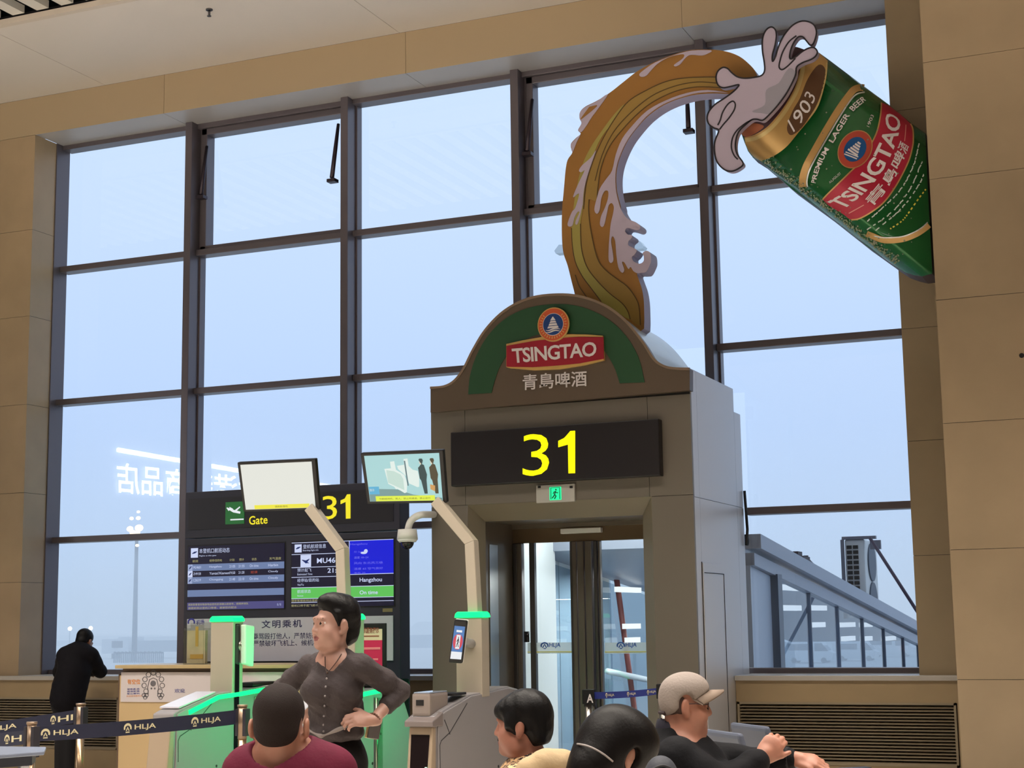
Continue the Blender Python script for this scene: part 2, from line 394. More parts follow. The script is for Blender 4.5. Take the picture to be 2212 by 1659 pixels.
# glazed boarding corridor that runs out from the gate, its roof falling away
CX0, CX1 = -6.3, -3.97
br = thing('boarding_corridor', 'glazed boarding corridor with a sloping grey roof outside the right window', 'boarding bridge', (-5.1, 15.4, -1))
ra, rb = atx(1613, 1152, CX1), atx(1979, 1350, CX1)
sl = (rb.z-ra.z)/(rb.y-ra.y)
def roofz(y): return ra.z+sl*(y-ra.y)
YE = 26.5
b = MB(); b.prismx([(15.1, roofz(15.1)), (YE, roofz(YE)), (YE, roofz(YE)-.14), (15.1, roofz(15.1)-.14)], CX1-.05, CX1+.12)
b.prismx([(15.1, roofz(15.1)-.18), (YE, roofz(YE)-.18), (YE, roofz(YE)-.30), (15.1, roofz(15.1)-.30)], CX1-.05, CX1+.05)
b.prismx([(15.1, roofz(15.1)+.0), (YE, roofz(YE)+.0), (YE, roofz(YE)-.1), (15.1, roofz(15.1)-.1)], CX0, CX1)
b.build('roof', mat('corridor_roof', (150, 156, 170), .4, metal=.2), br)
Yc = atx(1672, 1300, CX1).y; Ys = [atx(x, 1340, CX1).y for x in (1749, 1809, 1862, 1907, 1948)]; Ys += [Ys[-1]+1.34, Ys[-1]+2.68]
b = MB(); b.prismx([(15.12, -1.4), (Yc-.12, -1.4), (Yc-.12, roofz(Yc)-.3), (15.12, roofz(15.12)-.3)], CX1-.06, CX1+.0); b.build('solid_panel', mat('corridor_panel', (176, 188, 206), .4), br)
MB().box(CX1-.08, CX1+.07, Yc-.09, Yc+.09, -1.4, roofz(Yc)-.28).build('column', mat('corridor_column', (82, 94, 110), .4), br)
M_CG = glass_mat('corridor_glass', (196, 212, 226))
yy = [Yc+.09]+Ys
for i in range(len(yy)-1):
    MB().add([(CX1, yy[i], -1.4), (CX1, yy[i+1], -1.4), (CX1, yy[i+1], roofz(yy[i+1])-.28), (CX1, yy[i], roofz(yy[i])-.28)], [(0, 1, 2, 3)]).build('pane', M_CG, br)
    MB().box(CX1-.03, CX1+.02, yy[i+1]-.018, yy[i+1]+.018, -1.4, roofz(yy[i+1])-.28).build('glazing_bar', mat('glazing_bar', (60, 72, 92), .4), br)
MB().prismx([(15.12, 0), (19, 0), (YE, -1.3), (YE, -1.6), (19, -.3), (15.12, -.3)], CX0, CX1-.07).build('deck', mat('corridor_floor', (120, 126, 134), .6), br)
# roof clutter, air conditioner, stay
b = MB(); rp = []
for px, py in ((1716, 1196), (1735, 1204), (1752, 1214), (1790, 1238), (1830, 1262), (1870, 1285), (1930, 1318), (1978, 1345)):
    p = atx(px, py, CX1-.02); rp.append((p.x, p.y, roofz(p.y)+.02+.04*(1 if px < 1760 else 0.5)))
cb = MB().tube(rp, .022, 6); tag(cb.build('roof_cable', mat('cable_rubber', (52, 46, 60), .7)), 'dark loose cable lying along the sloping corridor roof', 'cable')
p = atx(1732, 1206, CX1-.05)
cl = MB()
cl.box(p.x-.05, p.x+.06, p.y-.18, p.y+.14, roofz(p.y), roofz(p.y)+.10).box(p.x-.03, p.x+.03, p.y-.30, p.y-.1, roofz(p.y)+.08, roofz(p.y)+.15).cyl((p.x, p.y+.2, roofz(p.y+.2)), (p.x, p.y+.2, roofz(p.y)+.12), .03, n=8).tube([(p.x, p.y-.2, roofz(p.y)+.1), (p.x, p.y+.3, roofz(p.y)+.06), (p.x, p.y+.8, roofz(p.y+.8)+.03)], .03, 6)
tag(cl.build('cable_clamp', mat('clamp_dark', (58, 46, 56), .6)), 'dark clamp bracket on top of the sloping corridor roof', 'clamp')
ACX = -4.35
q0, q1 = atx(1824, 1168, ACX), atx(1868, 1285, ACX)
ac = thing('air_conditioner', 'white outdoor air conditioner unit standing on the corridor roof', 'air conditioner', (ACX, q0.y, q1.z-.5))
ya = q0.y
zt = atx(1824, 1166, ACX).z; zb = roofz(ya)-.2; fx = at(1893, 1175, ya).x
acw = at(1868, 1200, ya).x-ACX
yb = atx(1894, 1200, ACX+acw).y
MB().box(ACX, ACX+acw, ya, yb, zb, zt).build('casing', mat('ac_white', (206, 208, 208), .5), ac, bevel=.02)
b = MB(); nn = 14
fw = acw*.62
for i in range(nn):
    z = zt-.07-(zt-zb-.1)*(i+.5)/nn*1.0
    for u in (.10, .42): b.box(ACX+acw*u, ACX+acw*(u+.26), ya-.012, ya+.004, z-.024, z+.024)
b.build('vent_slots', M_BLACK, ac)
b = MB()
for zc in (zt-.30, zt-.83):
    yc = (ya+yb)/2; r = min(.26, (yb-ya)*.44)
    b.cyl((ACX+acw, yc, zc), (ACX+acw+.02, yc, zc), r, n=28)
b.build('fan_grille', mat('ac_fan', (92, 100, 112), .6), ac)
MB().box(ACX-.03, ACX+acw+.16, ya-.03, ya+.05, zt, zt+.04).box(ACX+acw+.08, ACX+acw+.22, ya-.02, ya+.04, zt-.14, zt-.02).box(ACX-.05, ACX-.01, ya-.03, ya+.03, zb, zt).build('bracket', mat('ac_bracket', (112, 112, 122), .5), ac)
s0, s1 = at(1879, 1162, 20.5), at(1982, 1322, 20.5)
MB().cyl(s0, s1+(s1-s0)*.6, .022, n=8).build('stay_rod', mat('stay_rod', (70, 56, 74), .5), ac)
# glowing bars just behind the corridor glass, standing in for mirrored terminal lights
M_TUBE = emis('tube_light', (255, 255, 255), 1.3)  # white glow shared by these bars and the passage tubes
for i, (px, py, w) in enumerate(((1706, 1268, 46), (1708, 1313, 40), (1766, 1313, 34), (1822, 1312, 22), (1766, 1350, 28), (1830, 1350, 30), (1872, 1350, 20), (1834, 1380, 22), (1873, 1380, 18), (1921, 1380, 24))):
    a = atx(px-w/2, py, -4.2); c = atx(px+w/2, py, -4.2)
    MB().box(-4.24, -4.18, a.y, c.y, a.z-.03, a.z+.03).build('reflection_bar', M_TUBE, br)
MB().add([(CX0+.05, 15.12, 0), (CX0+.05, YE, -1.3), (CX0+.05, YE, roofz(YE)-.15), (CX0+.05, 15.12, roofz(15.12)-.15)], [(0, 1, 2, 3)]).build('far_glazing', glass_mat('far_corridor_glass', (206, 220, 230)), br)
def van(x, y, L, label, rz=0., col=(222, 224, 226)):
    t = thing('van', label, 'van', (x, y, AP)); t.rotation_euler.z = rz
    B = lambda: MB()
    def add(mb, nm, m): o = mb.build(nm, m); o.parent = t; return o
    h = L*.42; w = L*.36
    add(B().prism([(-L/2, .35), (L*.44, .35), (L/2, h*.45), (L*.38, h*.6), (L*.25, h), (-L/2, h)], -w/2, w/2), 'body', mat('van_paint', col, .35))
    add(B().prism([(L*.40, h*.56), (L*.27, h*.93), (L*.12, h*.93), (L*.12, h*.56)], -w/2-.02, w/2+.02).prism([(L*.05, h*.6), (L*.05, h*.9), (-L*.42, h*.9), (-L*.42, h*.6)], -w/2-.02, w/2+.02), 'windows', mat('van_glass', (50, 62, 78), .15))
    for sx in (-L*.3, L*.3):
        for sy in (-w/2, w/2): add(B().cyl((sx, sy-.12, .38), (sx, sy+.12, .38), .38, n=20), 'wheel', mat('tyre', (26, 26, 30), .8))
    for q in (-1, 1): add(B().ell((L*.47, q*w*.32, h*.42), .14), 'headlight', emis('headlight', (255, 240, 200), 3))
    return t
v = atd(1750, 1432, 1); k = (AP-EYE)/(v.z-EYE); vx = atd(1752, 1434, k)
van(vx.x, vx.y, 7.0, 'white minibus parked on the hazy apron seen through the corridor glass')
for i, (px, tt, L) in enumerate(((1850, 230, 6.5), (1925, 250, 7.5))):
    p = atd(px, 1400, tt); van(p.x, p.y, L, ['second white van from the left on the hazy apron beyond the corridor glass', 'rightmost white van on the hazy apron beyond the corridor glass'][i])
# flood light mast with lit heads
p = atd(290, 1420, 300); mh = atd(290, 1140, 300).z-AP
t = thing('floodlight_mast', 'tall floodlight mast with glowing lamp cluster beyond the left window', 'floodlight', (p.x, p.y, AP))
MB().cyl((p.x, p.y, AP), (p.x, p.y, AP+mh), .55, .3, n=12).build('mast', mat('mast_steel', (96, 104, 116), .5), t)
M_LAMP = emis('sodium_lamp', (255, 226, 170), 3.0)
for dx, dz, r in ((-1.0, 0, .75), (.9, .1, .95), (-.4, -.7, .7), (.5, -.8, .7), (-.7, 2.0, .45), (.7, 2.0, .5), (.7, 3.2, .35), (.6, -3.2, .4)):
    MB().ell((p.x+dx*1.1, p.y-.7, AP+mh+dz), (r, .3, r*.7)).build('lamp_head', M_LAMP, t)
MB().box(p.x-2, p.x+2, p.y-.3, p.y+.3, AP+mh-1.6, AP+mh-1.3).build('crossarm', mat('mast_steel'), t)
for i, (px, py) in enumerate(((151, 1358), (196, 1357))):
    p = atd(px, py, 420); g = thing('apron_lamp', ['left one of two distant round white lamps on the horizon', 'right one of two distant round white lamps on the horizon'][i], 'lamp', (p.x, p.y, AP))
    MB().ell(p, .55).build('lamp_head', emis('white_lamp', (255, 252, 240), 6), g)
    MB().cyl((p.x, p.y, AP), (p.x, p.y, p.z), .12, n=8).build('pole', mat('mast_steel'), g)
# double-arm street lamp behind the beer stream
p = at(1296, 560, 40)
t = thing('street_lamp', 'pale double-headed outdoor lamp peeping out either side of the beer stream', 'street lamp', (p.x, p.y, AP))
MB().cyl((p.x, p.y, AP), (p.x, p.y, p.z+.3), .1, .06, n=10).build('pole', M_BR, t)
for px, py, s in ((1216, 541, -1), (1378, 533, 1)):
    h = at(px, py, 40)
    MB().tube([(p.x, p.y, p.z+.1), (p.x+(h.x-p.x)*.5, p.y, p.z+.45), (h.x, h.y, h.z+.08)], .04, 8).build('arm', M_BR, t)
    MB().prism([(h.x-.2*1, h.z-.02), (h.x-.06, h.z+.14), (h.x+.1, h.z+.12), (h.x+.22, h.z-.04), (h.x+.18, h.z-.10), (h.x-.16, h.z-.10)], h.y-.15, h.y+.15).build('lamp_head', mat('lamp_white', (214, 222, 226), .4), t)
# far airfield: low sheds, boarding bridge, fence, hills
M_FAR = mat('far_shed', (150, 160, 170), .8); M_HILL = mat('far_trees', (74, 92, 84), .9)
for i, (x0, x1, py0, tt, lab) in enumerate(((112, 250, 1384, 600, 'long low hazy shed on the far side of the airfield, leftmost'), (300, 386, 1376, 520, 'hazy flat roofed shed right of the floodlight mast'), (200, 300, 1374, 700, 'hazy terminal block behind the floodlight mast'), (885, 935, 1372, 420, 'hazy low building in the gap beside the gate portal'))):
    a, c = atd(x0, py0, tt), atd(x1, py0, tt)
    o = MB().box(min(a.x, c.x), max(a.x, c.x), a.y, a.y+25, AP, a.z).box(min(a.x, c.x)+2, max(a.x, c.x)-2, a.y-.2, a.y+20, AP+2, AP+(a.z-AP)*.6).build('far_building', M_FAR); tag(o, lab, 'building')
rnd = random.Random(3)
for i, (x0, x1, py, tt, lab) in enumerate(((880, 940, 1343, 800, 'hazy rounded wooded hill seen in the gap beside the gate portal'), (60, 420, 1372, 1000, 'hazy low tree line along the horizon in the left window'), (1600, 2000, 1340, 1000, 'hazy low tree line along the horizon in the right window'))):
    n_ = 40; pts = []
    for k in range(n_+1):
        p = atd(x0+(x1-x0)*k/n_, py, tt); u = k/n_
        pts.append((p.x, AP+(p.z-AP)*(.45+.55*math.sin(math.pi*min(1, max(0, u)))**.6 if i == 0 else .8+.3*rnd.random())))
    b = MB(); dx, dy = atd(x1, py, tt)-atd(x0, py, tt), 0
    P = [(x, z) for x, z in pts]
    y = atd((x0+x1)/2, py, tt).y
    b.prism([(P[-1][0], AP), *P[::-1], (P[0][0], AP)], y, y+40)
    tag(b.build('far_trees', M_HILL), lab, 'trees')
# parked boarding bridge and lattice fence beyond the left window
p = atd(248, 1412, 330)
t = thing('parked_bridge', 'hazy boarding bridge head on a leg beyond the left window', 'boarding bridge', (p.x, p.y, AP))
z0 = p.z
MB().box(p.x-3.4, p.x+3.0, p.y, p.y+5, z0, z0+3).box(p.x+1, p.x+3.6, p.y-.3, p.y+5, z0+.2, z0+3.4).build('cabin', mat('far_bridge_white', (196, 202, 208), .6), t)
MB().box(p.x-.6, p.x+2.2, p.y-.31, p.y-.02, z0+1.2, z0+2.6).build('window', mat('van_glass'), t)
MB().box(p.x-1.6, p.x-.3, p.y+1, p.y+2.4, AP, z0).build('leg', mat('mast_steel'), t)
MB().box(p.x+3.6, p.x+18, p.y+1, p.y+4, z0+.3, z0+2.6).build('tunnel', mat('far_shed'), t)
a, c = atd(246, 1409, 290), atd(384, 1408, 290)
b = MB(); N = 26
x0, x1 = a.x, c.x; yF = a.y; zt = a.z
b.box(x0, x1, yF, yF+.2, zt-.25, zt); 
for k in range(N+1):
    x = x0+(x1-x0)*k/N; b.box(x-.09, x+.09, yF, yF+.2, AP, zt)
    if k < N and k % 2 == 0: b.cyl((x, yF+.1, AP+2), (x0+(x1-x0)*(k+1)/N, yF+.1, zt), .09, n=6)
tag(b.build('lattice_fence', mat('fence_steel', (110, 120, 132), .6)), 'hazy lattice steel fence on the apron beyond the left window', 'fence')
# ================================================================== GATE PORTAL
P0 = 13.15
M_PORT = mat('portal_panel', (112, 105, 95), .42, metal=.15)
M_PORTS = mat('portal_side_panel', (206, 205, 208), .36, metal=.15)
M_ARCH = mat('arch_board_brown', (90, 75, 61), .45)
M_GREEN = mat('sign_green', (34, 74, 46), .42)
M_RED = mat('label_red', (150, 22, 42), .38)
M_GOLD = mat('sign_gold', (196, 160, 92), .38)
M_LETW = mat('sign_white_letters', (214, 206, 206), .4)
M_BLUE = mat('emblem_blue', (22, 58, 118), .4)
M_ORANGE = mat('emblem_orange', (196, 84, 46), .4)
xl, xr = -6.44, -3.93
zt = 3.68
port = thing('gate_portal', 'beige clad boarding gate portal box with an arched top, holding the glass doors', 'gate portal', ((xl+xr)/2, P0, 0))
OL, OR, OT = at(1010, 1092, P0).x, at(1408, 1078, P0).x, at(1010, 1091, P0).z
zs = at(930, 891, P0).z          # seam below the arch board
xa, xb = at(1004, 900, P0).x, at(1398, 870, P0).x
g = .004
b = MB()
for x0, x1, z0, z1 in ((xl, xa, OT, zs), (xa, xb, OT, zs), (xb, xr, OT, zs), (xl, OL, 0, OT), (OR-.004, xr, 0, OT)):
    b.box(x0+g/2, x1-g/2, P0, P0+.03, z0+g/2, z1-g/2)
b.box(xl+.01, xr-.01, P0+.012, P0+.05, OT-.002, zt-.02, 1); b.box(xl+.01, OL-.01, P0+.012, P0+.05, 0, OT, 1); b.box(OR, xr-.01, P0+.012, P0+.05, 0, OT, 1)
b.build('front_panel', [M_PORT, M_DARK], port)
# splayed reveal and recess
SY = P0+.20
IL, IR, IT = at(1050, 1250, SY).x, at(1392, 1250, SY).x, at(1050, 1127, SY).z
b = MB()
b.add([(OL, P0, 0), (IL, SY, 0), (IL, SY, IT), (OL, P0, OT)], [(0, 1, 2, 3)])
b.add([(OR, P0, 0), (IR, SY, 0), (IR, SY, IT), (OR, P0, OT)], [(3, 2, 1, 0)])
b.add([(OL, P0, OT), (OR, P0, OT), (IR, SY, IT), (IL, SY, IT)], [(3, 2, 1, 0)])
b.build('splay', mat('portal_splay', (132, 122, 104), .4, metal=.2), port)
DY = IL/(ray(1110, 1300).x/ray(1110, 1300).y)
b = MB(); M_REC = mat('recess_panel', (104, 94, 82), .32, metal=.3)
b.box(IL-.03, IL, SY, DY+.05, 0, IT); b.box(IR, IR+.03, SY, DY+.05, 0, IT); b.box(IL-.03, IR+.03, SY, DY+.05, IT, IT+.03)
b.build('recess', M_REC, port)
y0, y1 = IL/(ray(1057, 1300).x/ray(1057, 1300).y), IL/(ray(1075, 1300).x/ray(1075, 1300).y)
MB().box(IL-.002, IL+.008, y0, y1, .1, at(1066, 1177, (y0+y1)/2).z).build('steel_strip', M_CHROME, port)
# sides, stepped back piece, access door
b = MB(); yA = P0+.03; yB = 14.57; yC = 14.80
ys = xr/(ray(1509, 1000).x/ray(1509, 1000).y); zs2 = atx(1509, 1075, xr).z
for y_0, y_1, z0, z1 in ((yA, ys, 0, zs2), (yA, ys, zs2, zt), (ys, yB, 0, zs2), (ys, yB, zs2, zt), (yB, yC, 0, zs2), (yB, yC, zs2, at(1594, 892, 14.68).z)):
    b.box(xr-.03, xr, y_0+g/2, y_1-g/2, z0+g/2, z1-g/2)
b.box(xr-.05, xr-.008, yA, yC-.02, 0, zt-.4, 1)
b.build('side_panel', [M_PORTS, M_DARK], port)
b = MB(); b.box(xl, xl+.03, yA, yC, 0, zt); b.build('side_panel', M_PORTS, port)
da, db = atx(1516, 1216, xr), atx(1562, 1229, xr)
MB().box(xr, xr+.012, da.y, db.y, .12, da.z).build('access_panel', M_PORTS, port, bevel=.003)
b = MB(); b.box(xr, xr+.004, da.y-.012, da.y, .1, da.z+.01, 0).box(xr, xr+.004, da.y+.03, da.y+.036, .1, da.z-.08).box(xr+.012, xr+.016, db.y-.035, db.y-.029, .1, da.z-.08).box(xr+.012, xr+.016, da.y+.03, db.y-.03, da.z-.086, da.z-.08)
b.build('access_gap', M_DARK, port)
MB().box(xl+.02, xr-.02, P0+.05, yB, zt-.06, zt-.02).build('top_panel', M_PORTS, port)
MB().tube([(xr+.02, yC-.02, 2.2), (xr+.035, yC-.02, 2.35), (xr+.02, yC-.02, 2.72)], .014, 8).build('cable', M_BLACK, port)
# arched board (outline in the plane of the front)
AYF = P0-.06
ol = [(930, 891), (930, 838), (960, 835), (983, 822), (1003, 795), (1022, 757), (1050, 712), (1090, 672), (1140, 646), (1195, 637), (1250, 640), (1305, 659), (1350, 692), (1388, 738), (1412, 775), (1432, 790), (1455, 796), (1490, 797), (1490, 843)]
mid = spline([xz(*p, AYF) for p in ol[1:-1]], 5, closed=False)
poly = [xz(*ol[0], AYF)]+mid+[xz(*ol[-1], AYF)]
arch = thing('arch_sign', 'brown arched beer brand sign with a green arc crowning the gate portal', 'sign', (wpos(port).x, AYF, zs))
MB().prism(poly, AYF, P0+.04).build('board', M_ARCH, arch)
# edge moulding: a slim lighter rib following the arch
b = MB(); rb = ribbon([(x, z+.0) for x, z in mid], .022)
for q in rb: b.prism(q, AYF-.012, AYF+.01)
b.build('edge_rib', mat('arch_rib', (128, 108, 90), .4), arch)
go = [(1012, 852), (1016, 812), (1030, 768), (1055, 725), (1092, 689), (1140, 666), (1200, 657), (1255, 663), (1310, 687), (1352, 725), (1380, 773), (1393, 826)]
gi = [(1339, 828), (1326, 790), (1300, 752), (1260, 727), (1205, 718), (1150, 727), (1105, 757), (1078, 797), (1062, 849)]
b = MB(); b.prism(spline([xz(*p, AYF) for p in go], 4, False)+spline([xz(*p, AYF) for p in gi], 4, False), AYF-.008, AYF+.005); b.build('green_arc', M_GREEN, arch)
L1, L2, L3, L4 = AYF-.035, AYF-.045, AYF-.05, AYF-.056
gold = [(1093.5, 743), (1130, 735), (1172.7, 727.5), (1225.8, 722), (1265, 722.5), (1302, 725), (1304, 778), (1259, 789), (1206, 797.5), (1152.8, 799.5), (1100, 795), (1093.5, 793)]
redp = [(1094, 747), (1150, 737), (1197, 731), (1250, 727.5), (1303, 728), (1304, 775), (1250, 785), (1197, 790), (1150, 793), (1094, 792)]
MB().prism([xz(*p, L1) for p in gold], L1, AYF+.004).build('label_border', M_GOLD, arch)
MB().prism([xz(*p, L2) for p in redp], L2, L1+.002).build('label', M_RED, arch)
b = MB(); text_px(b, 'TSINGTAO', [(1108, 785), (1288.5, 769), (1288.5, 737.5), (1105, 753)], L2-.004, bold=.022, space=.92); b.build('lettering', M_LETW, arch)
b = MB(); text_px(b, '青島啤酒', [(1129, 843), (1268, 834), (1267, 800), (1129, 809)], AYF-.012, bold=.012); b.build('lettering', M_LETW, arch)
def emblem(parent, cx, cz, r, y, fn=None, tilt=0.):
    "round emblem: gold rim, red-orange ring, blue disc with a white stepped pavilion over waves"
    def ring(r0, yy, n=40): return [(cx+r0*math.cos(2*math.pi*i/n), cz+r0*1.02*math.sin(2*math.pi*i/n)) for i in range(n)]
    def put(b, name, m, yy0, yy1): return b
    b = MB(); b.prism(ring(r, y), y-.010, y+.006); b.build('emblem_rim', M_GOLD, parent)
    b = MB(); b.prism(ring(r*.94, y), y-.013, y-.008); b.build('emblem_ring', M_ORANGE, parent)
    b = MB()
    for k in range(26):
        a = math.radians(125+290*k/25) if True else 0
        ca, sa = math.cos(a), math.sin(a)
        if sa > .75: continue
        for q in ribbon([(cx+r*.72*ca, cz+r*.72*sa), (cx+r*.86*ca, cz+r*.86*sa)], r*.05): b.prism(q, y-.0145, y-.012)
    b.build('emblem_lettering', M_GOLD, parent)
    b = MB(); b.prism(ring(r*.66, y), y-.0145, y-.0125); b.build('emblem_disc_edge', M_LETW, parent)
    b = MB(); b.prism(ring(r*.63, y), y-.016, y-.014); b.build('emblem_disc', M_BLUE, parent)
    b = MB()
    for w0, w1, z0, z1 in ((.02, .10, .46, .34), (.10, .17, .34, .24), (.15, .22, .2, .1), (.22, .28, .06, -.06), (.30, .36, -.10, -.22)):
        b.prism([(cx-r*w0, cz+r*z0), (cx+r*w0, cz+r*z0), (cx+r*w1, cz+r*z1), (cx-r*w1, cz+r*z1)], y-.018, y-.0155)
    for o_ in (-.30, -.42):
        wv = [(cx+r*u, cz+r*(o_+.05*math.sin(u*7+.6))) for u in [-.46+.92*i/12 for i in range(13)]]
        for q in ribbon(wv, [r*.02+r*.06*math.sin(math.pi*i/12) for i in range(13)]): b.prism(q, y-.018, y-.0155)
    b.build('emblem_motif', M_LETW, parent)
ec = at(1196.5, 701.5, L2); er = (at(1230.5, 700, L2).x-at(1162.5, 703, L2).x)/2
emblem(arch, ec.x, ec.z, er, L2-.006)
# vaulted pale roof behind the arch board
vp = [(x, z-.03) for x, z in mid if z > zt+.02]
prof = [(vp[0][0], zt-.03)]+vp+[(vp[-1][0], zt-.03)]
b = MB(); b.prism(prof, P0+.045, 14.45); b.build('vault_roof', mat('vault_white', (206, 216, 216), .22, noise=.06, nscale=1.5), port)
# 31 sign
sg = thing('gate_number_sign', 'wide black LED sign reading 31 in yellow above the glass doors', 'sign', ((-6.245-4.2)/2, P0, 2.75))
SGY = P0-.10
x0, x1, z0, z1 = rect(973, 936, 1426, 1029, SGY)[:4]
z1 = at(1200, 919, SGY).z; z0 = at(1200, 1039, SGY).z
MB().box(x0, x1, SGY, P0, z0, z1).build('housing', mat('sign_black', (26, 22, 26), .4), sg, bevel=.008)
M_LED = emis('led_yellow', (255, 246, 0), 1.5)
b = MB(); text_px(b, '3', [(1129, 1029), (1186, 1026), (1186, 936), (1129, 939)], SGY-.004, bold=-.004); b.prism([xz(*p, SGY-.004) for p in ((1242, 1022), (1228, 1022.5), (1227, 960), (1206, 966), (1206, 952.5), (1219, 946), (1228, 936), (1232, 931), (1242, 930.5))], SGY-.006, SGY+.002)
b.build('digits', M_LED, sg)
# exit sign
ex = thing('exit_sign', 'small pale exit sign plate with a glowing green running figure under the 31 sign', 'sign', (at(1200, 1066, P0).x, P0, at(1200, 1085, P0).z))
EYF = P0-.03
x0, x1 = at(1158, 1066, EYF).x, at(1241, 1064, EYF).x; z0, z1 = at(1200, 1085, EYF).z, at(1200, 1046.5, EYF).z
MB().box(x0, x1, EYF, P0, z0, z1).build('plate', mat('exit_plate', (176, 172, 166), .4), ex, bevel=.004)
gx0, gx1, gz0, gz1 = at(1187.5, 1066, EYF).x, at(1212.5, 1066, EYF).x, at(1200, 1080, EYF).z, at(1200, 1052, EYF).z
MB().box(gx0, gx1, EYF-.004, EYF+.002, gz0, gz1).build('pictogram_panel', emis('exit_green', (30, 235, 150), 1.4), ex)
u = gx1-gx0; v = gz1-gz0
def EP(a, c): return (gx0+u*a, gz0+v*c)
b = MB()
for pl, w in (([(.12, .06), (.12, .94), (.88, .94), (.88, .06)], .06), ([(.52, .68), (.44, .42), (.56, .3), (.42, .08)], .10), ([(.46, .4), (.34, .28), (.22, .14)], .09), ([(.52, .64), (.66, .52), (.74, .58)], .07), ([(.5, .64), (.36, .6), (.32, .46)], .07)):
    for q in ribbon([EP(*p) for p in pl], u*w): b.prism(q, EYF-.007, EYF-.0035)
b.cyl((EP(.56, .78)[0], EYF-.007, EP(.56, .78)[1]), (EP(.56, .78)[0], EYF-.0035, EP(.56, .78)[1]), u*.07, n=14)
b.build('running_figure', mat('exit_dark', (16, 70, 52), .5), ex)
for px in (1165, 1234): p = at(px, 1052, EYF); MB().box(p.x-.014, p.x+.014, EYF-.003, EYF+.001, p.z-.01, p.z+.01).build('lens', M_BLACK, ex)
# ------------------------------------------------------------------ glass doors
FILM = mat('frosted_film', (214, 232, 238), .6); FILM.node_tree.nodes['Principled BSDF'].inputs['Alpha'].default_value = .5
dr = frame_empty('door_1')
M_DG = glass_mat('door_glass', (222, 232, 234))
def dx(px): return at(px, 1300, DY).x
HZ = at(1250, 1138, DY).z; GT = at(1200, 1171, DY).z
MB().box(IL, IR, DY-.03, DY+.10, HZ, IT).build('door_header', M_REC, dr)
MB().box(IL, IR, DY, DY+.06, GT, HZ-.0).build('header_rail', mat('door_bronze', (112, 94, 74), .3, metal=.6), dr)
MB().box(dx(1218), dx(1306), DY-.06, DY, at(1262, 1152, DY).z, at(1262, 1141, DY).z).build('door_closer', M_WHITE, dr, bevel=.006)
def leaf(name, xa_, xb_, stiles, gx):
    for (s0, s1, m, dy) in stiles: MB().box(s0, s1, DY-dy, DY+.05, .02, GT).build('stile', m, dr, bevel=.008)
    MB().box(gx[0], gx[1], DY, DY+.05, .02, .14).build('bottom_rail', M_CHROME, dr)
    MB().add([(gx[0], DY+.02, .14), (gx[1], DY+.02, .14), (gx[1], DY+.02, GT), (gx[0], DY+.02, GT)], [(0, 1, 2, 3)]).build(name, M_DG, dr)
M_ST2 = mat('stile_steel', (112, 104, 98), .28, metal=.6)
leaf('glass_leaf', 0, 0, [(dx(1110), dx(1119), M_STEELD, .02), (dx(1119.5), dx(1130), M_ST2, .03), (dx(1233), dx(1238), M_STEELD, .01), (dx(1239), dx(1249), M_ST2, .03), (dx(1252), dx(1266.5), M_ST2, .05)], (dx(1130), dx(1233)))
leaf('glass_leaf', 0, 0, [(dx(1268.5), dx(1283), M_ST2, .05), (dx(1285), dx(1293), M_STEELD, .02), (dx(1294), dx(1299), M_ST2, .01), (IR-.05, IR, M_ST2, .03)], (dx(1299), IR-.05))
MB().box(dx(1145), dx(1156), DY-.005, DY+.045, .14, GT).build('inner_bar', mat('inner_bar_dark', (58, 56, 54), .4), dr)
p0, p1 = at(1138, 1364, DY), at(1145, 1387, DY)
MB().box(p0.x, p1.x-.02, DY-.07, DY, p1.z, p0.z).cyl((p1.x, DY-.06, p1.z), (p1.x, DY-.06, p0.z), .018, n=12).build('door_handle', mat('handle_dark', (40, 38, 40), .25, metal=.6), dr)
for (a, c, tx) in ((1137, 1237, 1166), (1303, 1392, 1330)):
    st = at(a, 1388, DY), at(c, 1412, DY)
    zt_, zb_ = at((a+c)/2, 1388, DY).z, at((a+c)/2, 1412, DY).z
    MB().box(dx(a), dx(c), DY+.012, DY+.016, zb_, zt_).build('frosted_band', FILM, dr)
    MB().box(dx(a), dx(c), DY+.009, DY+.013, zb_+.012, zb_+.02).build('yellow_line', mat('film_yellow', (206, 204, 90), .6), dr)
    b = MB(); text_rect(b, 'HLJA', dx(tx+18), dx(tx+42), zb_+.05, zb_+.10, DY+.008, bold=.02, shear=.1)
    cx_, cz_ = dx(tx+8), zb_+.075
    for q in ribbon([(cx_+.035*math.cos(t_), cz_+.026*math.sin(t_)) for t_ in [math.pi*(-.15+1.3*i/12) for i in range(13)]], .012): b.prism(q, DY+.006, DY+.0105)
    for q in ribbon([(cx_-.02, cz_-.02), (cx_, cz_+.012), (cx_+.02, cz_-.02)], .010)+ribbon([(cx_-.01, cz_-.028), (cx_+.012, cz_-.028)], .008): b.prism(q, DY+.006, DY+.0105)
    b.build('film_lettering', mat('film_blue', (40, 86, 160), .5), dr)
